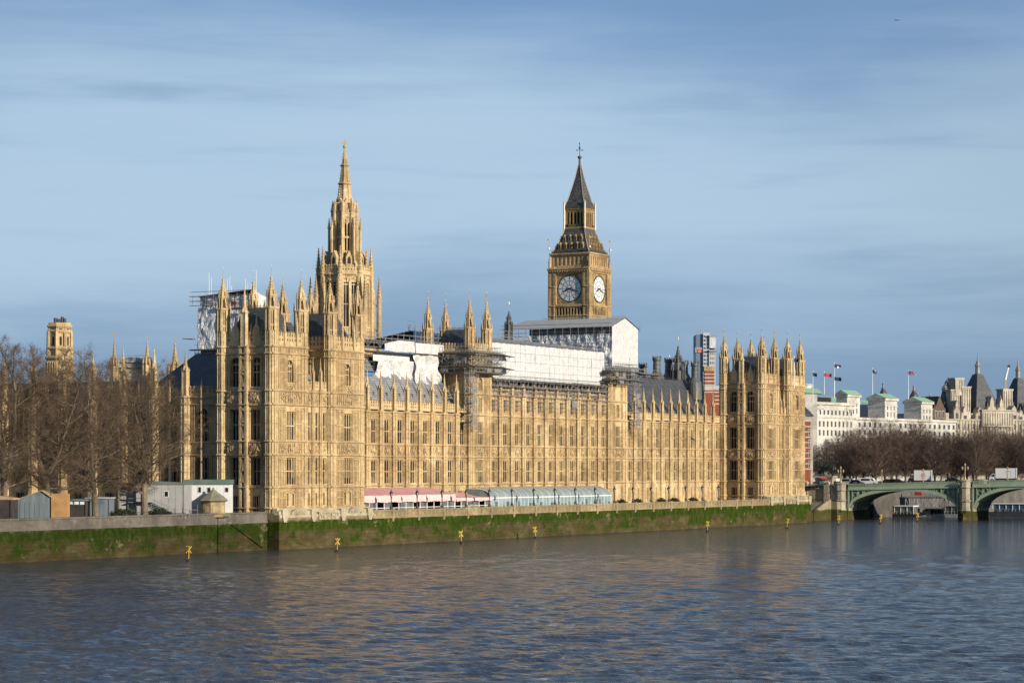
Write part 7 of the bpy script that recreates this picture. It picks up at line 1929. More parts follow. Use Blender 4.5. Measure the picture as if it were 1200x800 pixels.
M['bronze'] = noisy('dark_bronze', (.012,.016,.016), (.03,.038,.035), 1, .5, metal=.3)
statue()
def kiosk_stand():
    s, y, D = Ls(965.5, BX+2.2); root = empty('souvenir_stand', (s, y, 2.3), 'small street stand with red awning and green counter by the statue', 'stand')
    fr = Fr((s, y), (FW[1],-FW[0]), (-FW[0],-FW[1])); z = lambda py: Z(py, D)
    b = MB(); b.box(fr, -1.3, 1.3, -1.5, 0, 2.2, z(563.5)); build(b, 'counter', M['stand_green'], root)
    b = MB(); 
    for a in (-1.3, 1.3): b.bar(fr.p(a,0,2.2), fr.p(a,0,z(559.5)), .06)
    build(b, 'posts', M['iron'], root)
    b = MB(); b.extr([(-1.6, z(561.2)), (1.6, z(561.2)), (1.3, z(559.2)), (-1.3, z(559.2))], fr, -1.7, .4); build(b, 'awning', M['red_awning'], root)
M['stand_green'] = noisy('dark_green_paint', (.015,.06,.04), (.02,.09,.06), 1, .6); M['red_awning'] = noisy('red_awning_canvas', (.35,.03,.03), (.45,.05,.05), 1, .7)
kiosk_stand()
def wheel_parts(root, fr, a, d, r, z):
    t = MB(); n = 14
    for k in range(n):
        t0, t1 = 2*pi*k/n, 2*pi*(k+1)/n
        t.extr([(a, z+r), (a+r*cos(t0), z+r+r*sin(t0)), (a+r*cos(t1), z+r+r*sin(t1))], fr, d-.25, d)
    o = build(t, 'wheel', M['tyre'], root)
    h = MB()
    for k in range(8): t0, t1 = 2*pi*k/8, 2*pi*(k+1)/8; h.extr([(a, z+r), (a+r*.55*cos(t0), z+r+r*.55*sin(t0)), (a+r*.55*cos(t1), z+r+r*.55*sin(t1))], fr, d-.1, d+.02)
    build(h, 'rim', M['pole'], o)
M['tyre'] = noisy('tyre_rubber', (.012,.012,.012), (.025,.025,.025), 2, .9)
M['car_black'] = noisy('black_car_paint', (.010,.010,.012), (.016,.016,.018), .5, .25); M['car_white'] = noisy('white_car_paint', (.62,.63,.64), (.72,.72,.72), .5, .3); M['car_silver'] = noisy('silver_car_paint', (.30,.31,.32), (.38,.39,.40), .5, .3)
M['box_white'] = noisy('white_truck_box', (.66,.66,.66), (.76,.76,.75), .4, .5); M['box_edge'] = noisy('grey_truck_trim', (.25,.26,.27), (.34,.35,.36), .8, .5); M['pink_sign'] = noisy('faded_pink_lettering', (.55,.16,.18), (.65,.25,.26), 2, .6)
LANE = BX+3.2
def bridge_at(px, lane=LANE):
    y, D = unskew_y(px, lane); return y, D, ztop(min(y, 3.0))-.42
def car(px, label, paint, cab=False, van=False, Lc=4.5):
    y, D, zr = bridge_at(px); root = empty('parked_car' if False else ('van' if van else 'car'), (LANE, y, zr), label, 'van' if van else 'car')
    fr = Fr((LANE, y+Lc/2), (0,-1), (-1,0)); z = zr
    h = 1.95 if van else 1.5
    b = MB()
    if van: pts = [(0, .35), (Lc, .35), (Lc, .95), (Lc-.7, 1.15), (Lc-1.3, h), (.1, h), (0, 1.0)]
    else: pts = [(0, .35), (Lc, .35), (Lc, .8), (Lc-1.1, .95), (Lc-1.9, h), (.9, h), (.15, .95), (0, .85)]
    b.extr([(a, z+q) for a, q in pts], fr, -1.75, 0); build(b, 'body', M[paint], root)
    g = MB()
    if van: g.extr([(Lc-1.35, z+1.15), (Lc-.85, z+1.15), (Lc-1.4, z+h-.15), (Lc-1.9, z+h-.15)], fr, -1.77, .02); g.extr([(.4, z+1.15), (Lc-2.1, z+1.15), (Lc-2.1, z+h-.2), (.4, z+h-.2)], fr, -1.77, .02)
    else: g.extr([(1.0, z+.98), (Lc-1.3, z+.98), (Lc-2.0, z+h-.1), (1.15, z+h-.1)], fr, -1.77, .02)
    build(g, 'window', M['glass'], root)
    for a in (.9, Lc-.9): wheel_parts(root, fr, a, .03, .34, z); wheel_parts(root, fr, a, -1.55, .34, z)
    skew(root)
    l = MB(); l.box(fr, Lc-.05, Lc+.03, -.5, -.1, z+.6, z+.78); build(l, 'headlight', M['lamp_glass'], root)
car(1017.5, 'white estate car with dark windows on the bridge near its left end', 'car_white', van=True, Lc=5.0)
car(1004, 'black cab on the bridge just left of the white estate car', 'car_black')
car(1043, 'black car on the bridge between the white estate car and the white box van', 'car_black', Lc=4.8)
car(1051.5, 'second black car on the bridge, tucked behind the tail of the box van', 'car_black', Lc=4.4)
car(1117, 'dark car on the bridge just left of the stone pier lamp', 'car_black', Lc=4.6)
car(994.5, 'silver van with dark cab at the very start of the bridge', 'car_silver', van=True, Lc=4.6)
def box_truck(px0, px1, label, rear_right=True, sign=False, hz=3.3):
    y0, D, zr = bridge_at(px0); y1, _, zr1 = bridge_at(px1); ln = abs(y0-y1); z = (zr+zr1)/2
    root = empty('box_truck', (LANE, (y0+y1)/2, z), label, 'truck'); fr = Fr((LANE, y0), (0,-1), (-1,0))
    b = MB(); b.box(fr, 0, ln-.02, -2.3, 0, z+.95, z+hz); build(b, 'box_body', M['box_white'], root)
    e = MB(); e.box(fr, -.03, ln+.03, -2.33, .03, z+hz-.02, z+hz+.08); e.box(fr, -.03, ln+.03, -2.33, .03, z+.85, z+.98); e.box(fr, ln-.02, ln+.08, -2.3, .04, z+.95, z+hz); build(e, 'trim', M['box_edge'], root)
    c = MB(); c.extr([(-.15, z+.5), (-.15, z+2.3), (-.9, z+2.25), (-1.5, z+1.4), (-1.7, z+1.3), (-1.75, z+.5)], fr, -2.1, -.1); build(c, 'cab', M['car_white'] if not sign else M['car_black'], root)
    g = MB(); g.extr([(-.35, z+1.4), (-.35, z+2.1), (-.85, z+2.05), (-1.3, z+1.4)], fr, -2.12, -.08); build(g, 'window', M['glass'], root)
    skew(root)
    k = MB(); k.box(fr, -.2, ln, -1.6, -.7, z+.55, z+.86); build(k, 'chassis', M['iron'], root)
    for a in (-1.0, ln-1.2): wheel_parts(root, fr, a, -.05, .42, z); wheel_parts(root, fr, a, -1.95, .42, z)
    if sign:
        s = MB(); a = ln*.55
        for i in range(10): t0, t1 = 2*pi*i/10, 2*pi*(i+1)/10; s.extr([(a+.45*cos(t0), z+2.3+.4*sin(t0)), (a+.45*cos(t1), z+2.3+.4*sin(t1)), (a+.62*cos(t1), z+2.3+.55*sin(t1)), (a+.62*cos(t0), z+2.3+.55*sin(t0))], fr, .0, .02)
        for q in (-.25, 0, .25): s.box(fr, a-.4, a+.4, 0, .02, z+2.3+q-.07, z+2.3+q+.07)
        s.box(fr, a-.7, a+.7, 0, .02, z+1.5, z+1.6); build(s, 'pink_emblem', M['pink_sign'], root)
    else:
        s = MB(); a0, a1 = ln-2.6, ln-1.3
        for q in ((a0, a0+.06, z+1.1, z+3.0), (a1, a1+.06, z+1.1, z+3.0), (a0, a1, z+2.95, z+3.02)): s.box(fr, q[0], q[1], 0, .02, q[2], q[3])
        build(s, 'side_door', M['box_edge'], root)
box_truck(1071, 1090.5, 'white box van with a round pink emblem driving over the first bridge arch', sign=True, hz=3.75)
box_truck(1166.5, 1190, 'plain white box truck with side door outline over the second bridge arch', hz=3.75)

# ------------------------------------------------------------------ pier, boats and road under and beyond the bridge
def pontoon():
    root = empty('river_pier', (345, -22, WZ), 'grey floating river pier with trussed gangway seen through the first bridge arch', 'pier')
    x = 345.0; mb = MB()
    ya, yb = Ls(1038, x)[1], Ls(1124, x)[1]
    fr = Fr((x, ya), (0,-1), (-1,0)); W = ya-yb
    mb.box(fr, 0, W, -8, 0, WZ-.5, WZ+1.3); mb.box(fr, W*.02, W*.28, -6, -1.2, WZ+1.3, WZ+3.2); mb.box(fr, 0, W*.3, -6.5, -.6, WZ+3.2, WZ+3.4); mb.box(fr, W*.5, W*.95, -7, -2, WZ+1.3, WZ+2.4)
    build(mb, 'pontoon', M['box_edge'], root)
    gb = MB(); g0, g1 = W*.28, W*.86; zl, zh = WZ+2.6, WZ+5.6
    for zz in (zl, zh): gb.box(fr, g0, g1, .5, .75, zz, zz+.28)
    n = 11
    for k in range(n+1): a = g0+(g1-g0)*k/n; gb.box(fr, a-.09, a+.09, .52, .72, zl, zh)
    for k in range(n): a, b2 = g0+(g1-g0)*k/n, g0+(g1-g0)*(k+1)/n; gb.bar(fr.p(a,.6,zl if k % 2 else zh), fr.p(b2,.6,zh if k % 2 else zl), .09)
    gb.box(fr, g0, g1, -2.0, .5, zl-.05, zl+.1); gb.box(fr, g0-.5, g1+2, -2.0, 1.0, zh+.26, zh+.7)
    build(gb, 'gangway', M['box_edge'], root)
    pb = MB()
    for a in (2.0, W*.98): pb.ngon(fr.p(a, 1.2, 0)[:2], .5, .5, -9, 2.4, 12)
    pb.ngon(fr.p(W*.9, -4, 0)[:2], .45, .45, -9, 1.5, 12); build(pb, 'mooring_pile', M['pole'], root)
    db = MB(); rr_ = random.Random(3)
    for k in range(24): a = rr_.uniform(0, W); db.box(fr, a, a+rr_.uniform(.4, 2), .02, .3, WZ+rr_.uniform(.5, 1.2), WZ+rr_.uniform(1.4, 2.5))
    build(db, 'fender_row', M['iron'], root)
    sg = MB(); sg.box(fr, W*.40, W*.50, -.4, .3, WZ+6.4, WZ+8.3); sg.box(fr, W*.41, W*.415, -.1, 0, WZ+2.6, WZ+6.5); sg.box(fr, W*.485, W*.49, -.1, 0, WZ+2.6, WZ+6.5); build(sg, 'red_sign', M['red_awning'], root)
    cb = MB(); cb.box(fr, W*.58, W*.92, -5, -1.0, WZ+6.0, WZ+8.4); cb.box(fr, W*.56, W*.94, -5.3, -.7, WZ+8.4, WZ+8.65); build(cb, 'shelter', M['glass_blue'], root)
pontoon()
def boat(px0, px1, x, label, hull, name='river_boat', top='white_paint', hh=1.6, blue=False):
    ya, yb = Ls(px0, x)[1], Ls(px1, x)[1]; fr = Fr((x, ya), (0,-1), (-1,0)); W = ya-yb
    root = empty(name, (x, (ya+yb)/2, WZ), label, 'boat')
    b = MB(); b.extr([(0.6, WZ-.4), (W-.8, WZ-.4), (W, WZ+hh), (0, WZ+hh*.9)], fr, -5, 0); build(b, 'hull', M[hull], root)
    c = MB(); c.box(fr, W*.08, W*.9, -4.6, -.4, WZ+hh-.1, WZ+hh+2.2); build(c, 'cabin', M['blue_boat'] if blue else M['clear_sheet'], root)
    r = MB(); r.box(fr, W*.05, W*.93, -4.9, -.1, WZ+hh+2.2, WZ+hh+2.5); 
    n = max(3, int(W/2.2))
    for k in range(n+1): a = W*.06+W*.86*k/n; r.box(fr, a-.07, a+.07, -.4, -.25, WZ+hh, WZ+hh+2.2)
    build(r, 'canopy', M[top], root)
    rl = MB()
    for k in range(n*2+1): a = W*.02+W*.96*k/(n*2); rl.box(fr, a-.05, a+.05, -.12, .0, WZ+hh+.0, WZ+hh+.75)
    rl.box(fr, W*.02, W*.98, -.12, .02, WZ+hh+.7, WZ+hh+.78); build(rl, 'railing', M['box_edge'], root)
M['blue_boat'] = noisy('blue_boat_cabin', (.03,.07,.14), (.08,.13,.2), .6, .4)
boat(1106, 1131, 336, 'low grey workboat moored against the right end of the river pier', 'box_edge', top='grey_cabin', hh=1.1)
boat(1158, 1240, 360, 'long tour boat with blue cabin and white rail seen through the second arch', 'lead', blue=True, hh=1.5)
boat(1046, 1072, 338, 'small dark launch moored at the left of the river pier', 'iron', top='white_paint', hh=.9)
def embank_wall():
    root = empty('embankment_wall', (700, -7, WZ), 'grey embankment wall beyond the bridge under the bare trees', 'wall')
    mb = MB(); mb.wbox(322, 2500, 5.5, 6.6, -9, 2.4); mb.wbox(321.5, 2500, 5.3, 6.7, 2.4, 2.7); build(mb, 'wall', M['granite_dark'], root)
embank_wall()
# ------------------------------------------------------------------ trees along the embankment beyond the bridge
GF = 'bare trees along the embankment beyond the bridge'
protos = []
fp = []
rr = random.Random(55)
for i, px in enumerate(range(952, 1222, 12)):
    fp.append((px+rr.uniform(-3,3), 790+rr.uniform(-10, 25), rr.uniform(.84, 1.2) if px > 1000 else rr.uniform(.72, .92)))
for i, px in enumerate(range(985, 1218, 13)): fp.append((px+rr.uniform(-4,4), 850+rr.uniform(-10, 30), rr.uniform(.92, 1.13)))
fp += [(1023, 872, 1.5), (1046, 880, 1.42), (1003, 866, 1.2), (1083, 880, 1.42)]
marks = [(958,'by the statue'),(975,'above the bridge end lamp'),(1000,'over the black cab'),(1018,'over the white estate car'),(1044,'over the black cars'),(1080,'behind the round emblem van'),(1105,'between the emblem van and the pier lamp'),(1133,'behind the pier lamp'),(1155,'right of the pier lamp'),(1178,'behind the plain box truck'),(1200,'at the right edge')]
def far_trees():
    near = sorted(fp, key=lambda f: f[0]); seen = {}; tallp = []
    for i, (px, D, sc) in enumerate(near):
        g = G(px, D); loc = (g[0], g[1], 2.6)
        w_ = min(marks, key=lambda m: abs(m[0]-px))[1]; row = 'front row' if D < 830 else 'back row'; key = (w_, row, sc > 1.15)
        seen[key] = seen.get(key, 0)+1
        tall = 'tall sparse' if sc > 1.15 else 'bare'
        lab = '%s tree %s, %s%s' % (tall, w_, row, '' if seen[key] == 1 else ', %s of its cluster' % ORD[seen[key]-1])
        if i < 5 and sc < 1.15:
            t = make_tree(loc, 60+i, 17.0, 5.8, .36, .16, 4000, 1.4, .022, lab, GF, twig='twig_far', low=.1); protos.append(t); t.scale = (1, 1, sc)
        elif sc > 1.15 and not tallp:
            t = make_tree(loc, 90, 17.0, 5.0, .30, .2, 1500, 1.2, .020, lab, GF, twig='twig_far', low=.2, dens=.8); tallp.append(t); t.scale = (1.05, 1.05, sc)
        elif sc > 1.15:
            t = dup_thing(tallp[0], loc, lab, rotz=rr.uniform(0, 6.28)); t.scale = (1.05, 1.05, sc)
        else:
            t = dup_thing(protos[i % len(protos)], loc, lab, rotz=rr.uniform(0, 6.28)); t.scale = (1.05, 1.05, sc)
far_trees()

# ------------------------------------------------------------------ far buildings
M['portland'] = stone_mat('white_portland_stone', (.42,.405,.37), (.50,.485,.45), (.58,.56,.52), soot=(.3,.29,.27), soot_amt=.35)
M['portland_grey'] = stone_mat('grey_portland_stone', (.36,.33,.29), (.44,.41,.37), (.52,.49,.45), soot=(.2,.18,.16), soot_amt=.5)
M['chateau_stone'] = stone_mat('warm_grey_chateau_stone', (.28,.25,.20), (.38,.345,.285), (.48,.44,.375), soot=(.12,.11,.09), soot_amt=.6)
M['brown_brick'] = noisy('brown_brick', (.07,.045,.035), (.13,.085,.065), 1.0, .9)
M['copper'] = noisy('green_copper_roof', (.20,.36,.25), (.28,.45,.33), .5, .7)
M['brick_red'] = noisy('red_brick', (.20,.055,.03), (.30,.09,.05), 1.2, .9)
M['penthouse'] = noisy('dark_bronze_penthouse', (.035,.025,.022), (.06,.045,.04), .6, .5)
M['lead_pale'] = noisy('pale_lead', (.12,.125,.13), (.24,.245,.25), .5, .5)
M['far_glass'] = noisy('far_window_glass', (.03,.034,.04), (.07,.075,.085), .5, .3)
FA = Vector((.60, .80, 0)); FA.normalize()            # facade direction in camera space: right, away
def cam_dir(r, f): return (FW[1]*r+FW[0]*f, -FW[0]*r+FW[1]*f)
ea = cam_dir(FA.x, FA.y); en = cam_dir(FA.y, -FA.x)      # along the facade, outward normal
def far_windows(root, fr, a0, a1, z0, z1, cols, rows, wf=.42, hf=.6, frame='portland'):
    for r_ in range(rows):
        for c_ in range(cols):
            ca = a0+(a1-a0)*(c_+.5)/cols; cz = z0+(z1-z0)*(r_+.5)/rows; hw = (a1-a0)/cols*wf/2; hh = (z1-z0)/rows*hf/2
            f = MB(); f.box(fr, ca-hw-.18, ca+hw+.18, -.1, .10, cz-hh-.2, cz-hh); f.box(fr, ca-hw-.18, ca-hw, -.1, .08, cz-hh, cz+hh); f.box(fr, ca+hw, ca+hw+.18, -.1, .08, cz-hh, cz+hh); f.box(fr, ca-hw-.22, ca+hw+.22, -.1, .12, cz+hh, cz+hh+.22)
            o = build(f, 'window', M[frame], root)
            g = MB(); g.box(fr, ca-hw, ca+hw, -.05, .02, cz-hh, cz+hh); build(g, 'pane', M['far_glass'], o)
def ministry():
    P0 = G(955, 930.0); root = empty('office_building', (P0[0], P0[1], 3), 'long white stone office building with blocky towers and green copper roofs', 'building')
    fr = Fr(P0, ea, en)
    k = lambda px: fline(px, P0, ea); Dk = lambda px: 930+FA.y*k(px); z = lambda py, px: Z(py, Dk(px))
    wall = MB(); sh = MB(); cor = MB()
    # podium in two heights
    a_end = k(1120); a1 = k(1001)
    zA, zB = z(473.5, 960), z(492, 1030)
    wall.box(fr, 0, a1, -26, 0, 0, zA); wall.box(fr, a1, a_end, -26, -.02, 0, zB)
    cor.box(fr, -.3, a1+.3, -26, .7, zA-.1, zA+.9); cor.box(fr, a1, a_end, -25, .6, zB-.1, zB+.8); cor.box(fr, -.2, a1+.2, -26, .4, z(489, 960), z(489, 960)+.8)
    far_windows(root, fr, 2.5, a1-1, z(486.5, 960), z(479, 960), 9, 1, .4, .7); far_windows(root, fr, 2, a1-1, z(512, 960), z(491, 960), 9, 2, .4, .62)
    far_windows(root, fr, a1+2, a_end, z(520, 1040), z(494, 1040), 20, 3, .42, .6)
    for q in (.12, .88): cor.extr([(a1*q-3, z(478.5, 960)), (a1*q+3, z(478.5, 960)), (a1*q+3, z(476.6, 960)), (a1*q, z(473.2, 960)), (a1*q-3, z(476.6, 960))], fr, -.2, .4)
    far_windows(root, Fr(fr.p(0, 0, 0)[:2], (-en[0], -en[1]), (-ea[0], -ea[1])), 2, 14, z(510, 950), z(478, 950), 3, 3, .4, .55)
    towers = []
    for (ps, pl, pe, ye, yr) in ((980, 992.5, 1007.5, 464.5, 458), (1017.2, 1036.8, 1051.2, 468.7, 462), (1059.4, 1079.4, 1092.5, 472.7, 466)):
        e0, e1 = k(pl), k(pe)
        # depth of the shaded flank from its apparent width
        p = fr.p(e0, 0, 0); nd = (-en[0], -en[1]); dep = fline(ps, (p[0], p[1]), nd)
        zt = z(ye, pl); wall.box(fr, e0, e1, -dep, .02, 0, zt); cor.box(fr, e0-.5, e1+.5, -dep-.5, .6, zt-.1, zt+.8); cor.box(fr, e0-.2, e1+.2, -dep-.2, .25, zt-2.4, zt-2.0)
        far_windows(root, fr, e0+1, e1-1, z(ye+21, pl), z(ye+4, pl), 3, 2, .36, .7)
        r = MB(); c = (e0+e1)/2
        zr = z(yr, pl)
        fs = Fr(fr.p(e0-.6, -dep-.5, 0)[:2], en, (-ea[0], -ea[1]))     # ridge runs along the facade; gable faces the flank
        r.extr([(-.3, zt+.8), (dep+1.4, zt+.8), (dep/2+.5, zr+.5)], fs, -(e1-e0)-1.2, 0); build(r, 'copper_roof', M['copper'], root)
        gbl = MB(); gbl.extr([(.4, zt+.82), (dep+.8, zt+.82), (dep/2+.5, zr-.1)], fs, .02, .3); build(gbl, 'gable', M['portland_grey'], root)
    # long copper roofs between and behind the towers
    lr = MB()
    for q0, q1, yb, yt in ((945, 985, 464, 457.5), (1005, 1022, 470, 463), (1048, 1064, 473, 467)):
        e0, e1 = k(q0)+3, k(q1)+9; zb, zt = z(yb, q0), z(yt, q0); d = 13
        lr.add([fr.p(e0,-d,zb), fr.p(e1,-d,zb), fr.p(e1,-d-6,zt), fr.p(e0,-d-6,zt)], [(0,1,2,3)]); wall.box(fr, e0, e1, -d-9, -d-.3, 0, zb)
    build(lr, 'copper_roof', M['copper'], root)
    pn = MB(); pn.box(fr, k(954.5)+.5, k(981), -9, -2.5, zA, z(464.8, 965)); po = build(pn, 'penthouse', M['penthouse'], root)
    pr = MB()
    for q in range(16): a = k(955)+1+(k(980)-k(955)-2)*q/15; pr.box(fr, a, a+.2, -2.5, -2.3, zA, z(465, 965))
    build(pr, 'glazing_bar', M['iron'], po)
    build(wall, 'wall', M['portland'], root); build(cor, 'cornice', M['portland'], root)
ministry()
def rotunda():
    D = 915; c = G(947.5, D); z = lambda py: Z(py, D)
    root = empty('corner_building', (c[0], c[1], 3), 'white corner block with a round drum and pale green eaves beside the far pavilion', 'building')
    fr = Fr(c, cam_dir(1, 0), cam_dir(0, -1)); b = MB()
    b.box(fr, -4, 3.2, -10, 0, 2, z(460)); build(b, 'wall', M['portland'], root)
    r = MB(); r.extr([(-4.5, z(460)), (5.5, z(461)), (3.2, z(455)), (-4.5, z(454.5))], fr, -10.5, .6); build(r, 'copper_roof', M['copper'], root)
    d = MB(); cc = fr.p(-.5, -5, 0)[:2]; d.lathe(cc, [(2.6, z(456)), (2.6, z(451)), (2.9, z(450.6)), (2.9, z(450)), (2.0, z(448.8)), (.1, z(448.3))], 16); build(d, 'drum', M['portland'], root)
rotunda()
def brick_block():
    D = 760; root = None; c = G(944, D); z = lambda py: Z(py, D)
    root = empty('brick_building', (c[0], c[1], 3), 'red brick building with white stone bands glimpsed beside the far pavilion', 'building')
    fr = Fr(c, cam_dir(1, 0), cam_dir(0, -1)); W = 6.0*D/FPX
    b = MB(); b.box(fr, -12, W, -12, 0, 2.5, z(494)); build(b, 'wall', M['brick_red'], root)
    s = MB()
    for k in range(9): zz = z(550-k*6.2); s.box(fr, -12, W+.05, -12, .08, zz, zz+.42)
    s.box(fr, -12, W+.3, -12.2, .3, z(494), z(491)); build(s, 'stone_bands', M['portland'], root)
    g = MB(); g.box(fr, -8, W+1.2, -14, -4, 2.5, z(487)); build(g, 'upper_storey', M['portland_grey'], root)
    r = MB(); r.extr([(-9, z(487)), (W+1.6, z(487)), (W*.2, z(476)), (-9, z(476))], fr, -14.3, -3.6); build(r, 'roof', M['slate'], root)
    far_windows(root, fr, W*.55, W*1.0, z(550), z(500), 1, 4, .5, .5)
brick_block()
def whitehall():
    e = cam_dir(.86, .51); n = cam_dir(.51, -.86); P0 = G(1093, 1060.0)
    root = empty('chateau_building', (P0[0], P0[1], 3), 'ornate pale stone block with steep dark roofs and slim lanterns', 'building')
    fr = Fr(P0, e, n); k = lambda px: fline(px, P0, e); z = lambda py, px: Z(py, 1060+.51*k(px))
    wall = MB(); orn = MB(); roof = MB(); r = random.Random(66)
    aE = k(1230)
    wall.box(fr, 0, aE, -30, 0, 0, z(492, 1150)); orn.box(fr, -.3, aE, -30, .5, z(492.5, 1150), z(491, 1150))
    for row, (ya, yb) in enumerate(((492, 486), )): pass
    far_windows(root, fr, 1, aE-1, z(528, 1150), z(494, 1150), 22, 3, .4, .55, 'chateau_stone')
    bb = MB(); bb.box(fr, -1, k(1107), -14, .6, 0, z(478, 1100)); bb.extr([(1, z(478, 1100)), (k(1106), z(478, 1100)), (k(1106)*.55, z(464, 1100))], fr, -12, .5); build(bb, 'brick_bay', M['brown_brick'], root)
    far_windows(root, Fr(fr.p(0, .62, 0)[:2], e, n), .5, k(1106), z(505, 1100), z(479, 1100), 3, 2, .5, .6, 'chateau_stone')
    # set-back attic with gabled dormers
    wall.box(fr, 2, aE, -28, -2.0, z(493, 1150), z(484, 1150))
    for px, top, wd in ((1100, 466, 5), (1121, 469, 3.6), (1130.5, 476, 4.4), (1147.5, 477, 4.6), (1162, 464, 5.0), (1173, 466, 4.2), (1188, 475, 6.4), (1196, 480, 4), (1206, 470, 5)):
        a = k(px); zb, zt = z(493, px), z(top, px); h = zt-zb
        orn.extr([(a-wd/2, zb), (a+wd/2, zb), (a+wd/2, zb+h*.4), (a+wd*.38, zb+h*.55), (a+wd*.22, zb+h*.6), (a+wd*.2, zb+h*.8), (a, zt), (a-wd*.2, zb+h*.8), (a-wd*.22, zb+h*.6), (a-wd*.38, zb+h*.55), (a-wd/2, zb+h*.4)], fr, -3.0, .3)
        for s in (-1, 1): orn.ngon(fr.p(a+s*wd*.45, .1, 0)[:2], .3, .05, zb+h*.4, zb+h*.72, 4)
        orn.ngon(fr.p(a, -.2, 0)[:2], .25, .05, zt-.2, zt+1.6, 4)
        g = MB(); g.box(fr, a-wd*.2, a+wd*.2, .28, .34, zb+h*.12, zb+h*.38); build(g, 'window', M['far_glass'], root)
    carve(orn, fr, 8, k(1200), z(499, 1150), z(493, 1150), r, .5, 0, .5)
    for q in range(40): a = aE*q/40; orn.box(fr, a, a+.35, -.2, .35, z(520, 1150), z(492.5, 1150))
    # big stone gable front and balustrade
    a = k(1167); orn.box(fr, a-9, a+9, -3, 1.2, z(500, 1165), z(481, 1165)); orn.box(fr, a-9.4, a+9.4, -3, 1.6, z(481.2, 1165), z(479.8, 1165))
    for q in range(13): orn.ngon(fr.p(a-8.4+q*1.4, 1.3, 0)[:2], .3, .3, z(498, 1165), z(484, 1165), 6)
    build(wall, 'wall', M['chateau_stone'], root); build(orn, 'gable', M['chateau_stone'], root)
    # roofs
    def pav(px, wd, ybase, ytop, flat, lantern=None, dep=-8):
        q0 = fr.p(0, dep, 0)[:2]; c = fr.p(fline(px, q0, e), dep, 0)[:2]; zb, zt = z(ybase, px), z(ytop, px); m = MB(); ang = atan2(e[1], e[0])+pi/4
        m.lathe(c, [(wd*.72, zb-9), (wd*.72, zb), (wd*.66, zb+.3), (flat*.72, zt)], 4, ang)
        m.ngon(c, flat*.72, flat*.72, zt, zt+.3, 4, ang); o = build(m, 'roof', M['slate'], root)
        if lantern:
            l = MB(); y1, y2, y3 = lantern; l.lathe(c, [(1.5, zt), (1.7, zt+.5), (1.1, zt+.8), (1.05, z(y1, px)), (1.45, z(y1, px)+.1), (1.2, z(y1, px)+.5), (.3, z(y2, px)), (.1, z(y3, px))], 8); build(l, 'lantern', M['lead_pale'], o)
    pav(1145.7, 11.6, 468, 438.5, 3.4, (428, 420.5, 411.5)); pav(1193, 10.6, 472, 443, 3.0, (433, 426, 416.5), -10)
    pav(1107.5, 5.2, 480, 456, 1.6, (453.5, 449, 446)); pav(1111.5, 4.8, 478, 447, 1.0, (445, 442, 438), -16)
    pav(1119, 4.6, 486, 470, 4); pav(1178, 5.2, 486, 464, 4, None, -6); pav(1090, 3.5, 480, 468, 1.5, (466, 462, 458), -12)
    # dark attic roofs in between
    ar = MB()
    ar.extr([(k(1104), z(487, 1150)), (k(1235), z(487, 1150)), (k(1235), z(474, 1150)), (k(1108), z(474, 1150))], fr, -20, -6); build(ar, 'roof', M['slate'], root)
    for p0, p1, yt, yb in ((1120.3, 1130.5, 456, 476), (1133, 1143.5, 452.5, 476), (1124.8, 1128.5, 442.5, 458), (1181.5, 1192.5, 455.5, 478), (1128.5, 1135.5, 442.5, 452)):
        ch = MB(); a0, a1 = k(p0), k(p1); ch.box(fr, a0, a1, -7.5, -3.5+.1*(p0 % 3), z(yb, p0)-4, z(yt, p0)); ch.box(fr, a0-.3, a1+.3, -7.8, -3.2+.1*(p0 % 3), z(yt, p0)-.6, z(yt, p0)+.1)
        for q in range(4): a = a0+(a1-a0)*(q+.5)/4; ch.box(fr, a-.2, a+.2, -3.6, -3.1+.1*(p0 % 3), z(yb, p0)-2, z(yt, p0)-.9)
        build(ch, 'chimney_stack', M['chateau_stone'], root)
whitehall()
M2 = None
def cupola(px, D, ytip, ytop, ybase, wd, label):
    c = G(px, D); z = lambda py: Z(py, D); root = empty('cupola', (c[0], c[1], z(ybase)-15), label, 'cupola')
    m = MB(); m.lathe(c, [(wd*.55, z(ybase)-15), (wd*.55, z(ybase)), (wd*.5, z(ybase)+.2), (wd*.42, z(ybase)+(z(ytop)-z(ybase))*.5), (wd*.2, z(ytop))], 8); build(m, 'dome', M['lead'], root)
    l = MB(); l.lathe(c, [(wd*.22, z(ytop)), (wd*.24, z(ytop)+.4), (wd*.13, z(ytop)+.9), (wd*.11, z(ytop)+2), (.5, z(ytop)+2.6), (.3, z(ytip)-1.2), (.08, z(ytip))], 8); build(l, 'lantern', M['lead_pale'], root)
cupola(1035, 1120, 446, 456, 464, 3.8, 'dark cupola behind the middle green roofed tower of the white office building')
cupola(1071, 1130, 449, 459, 467, 4.4, 'dark cupola behind the right green roofed tower of the white office building')
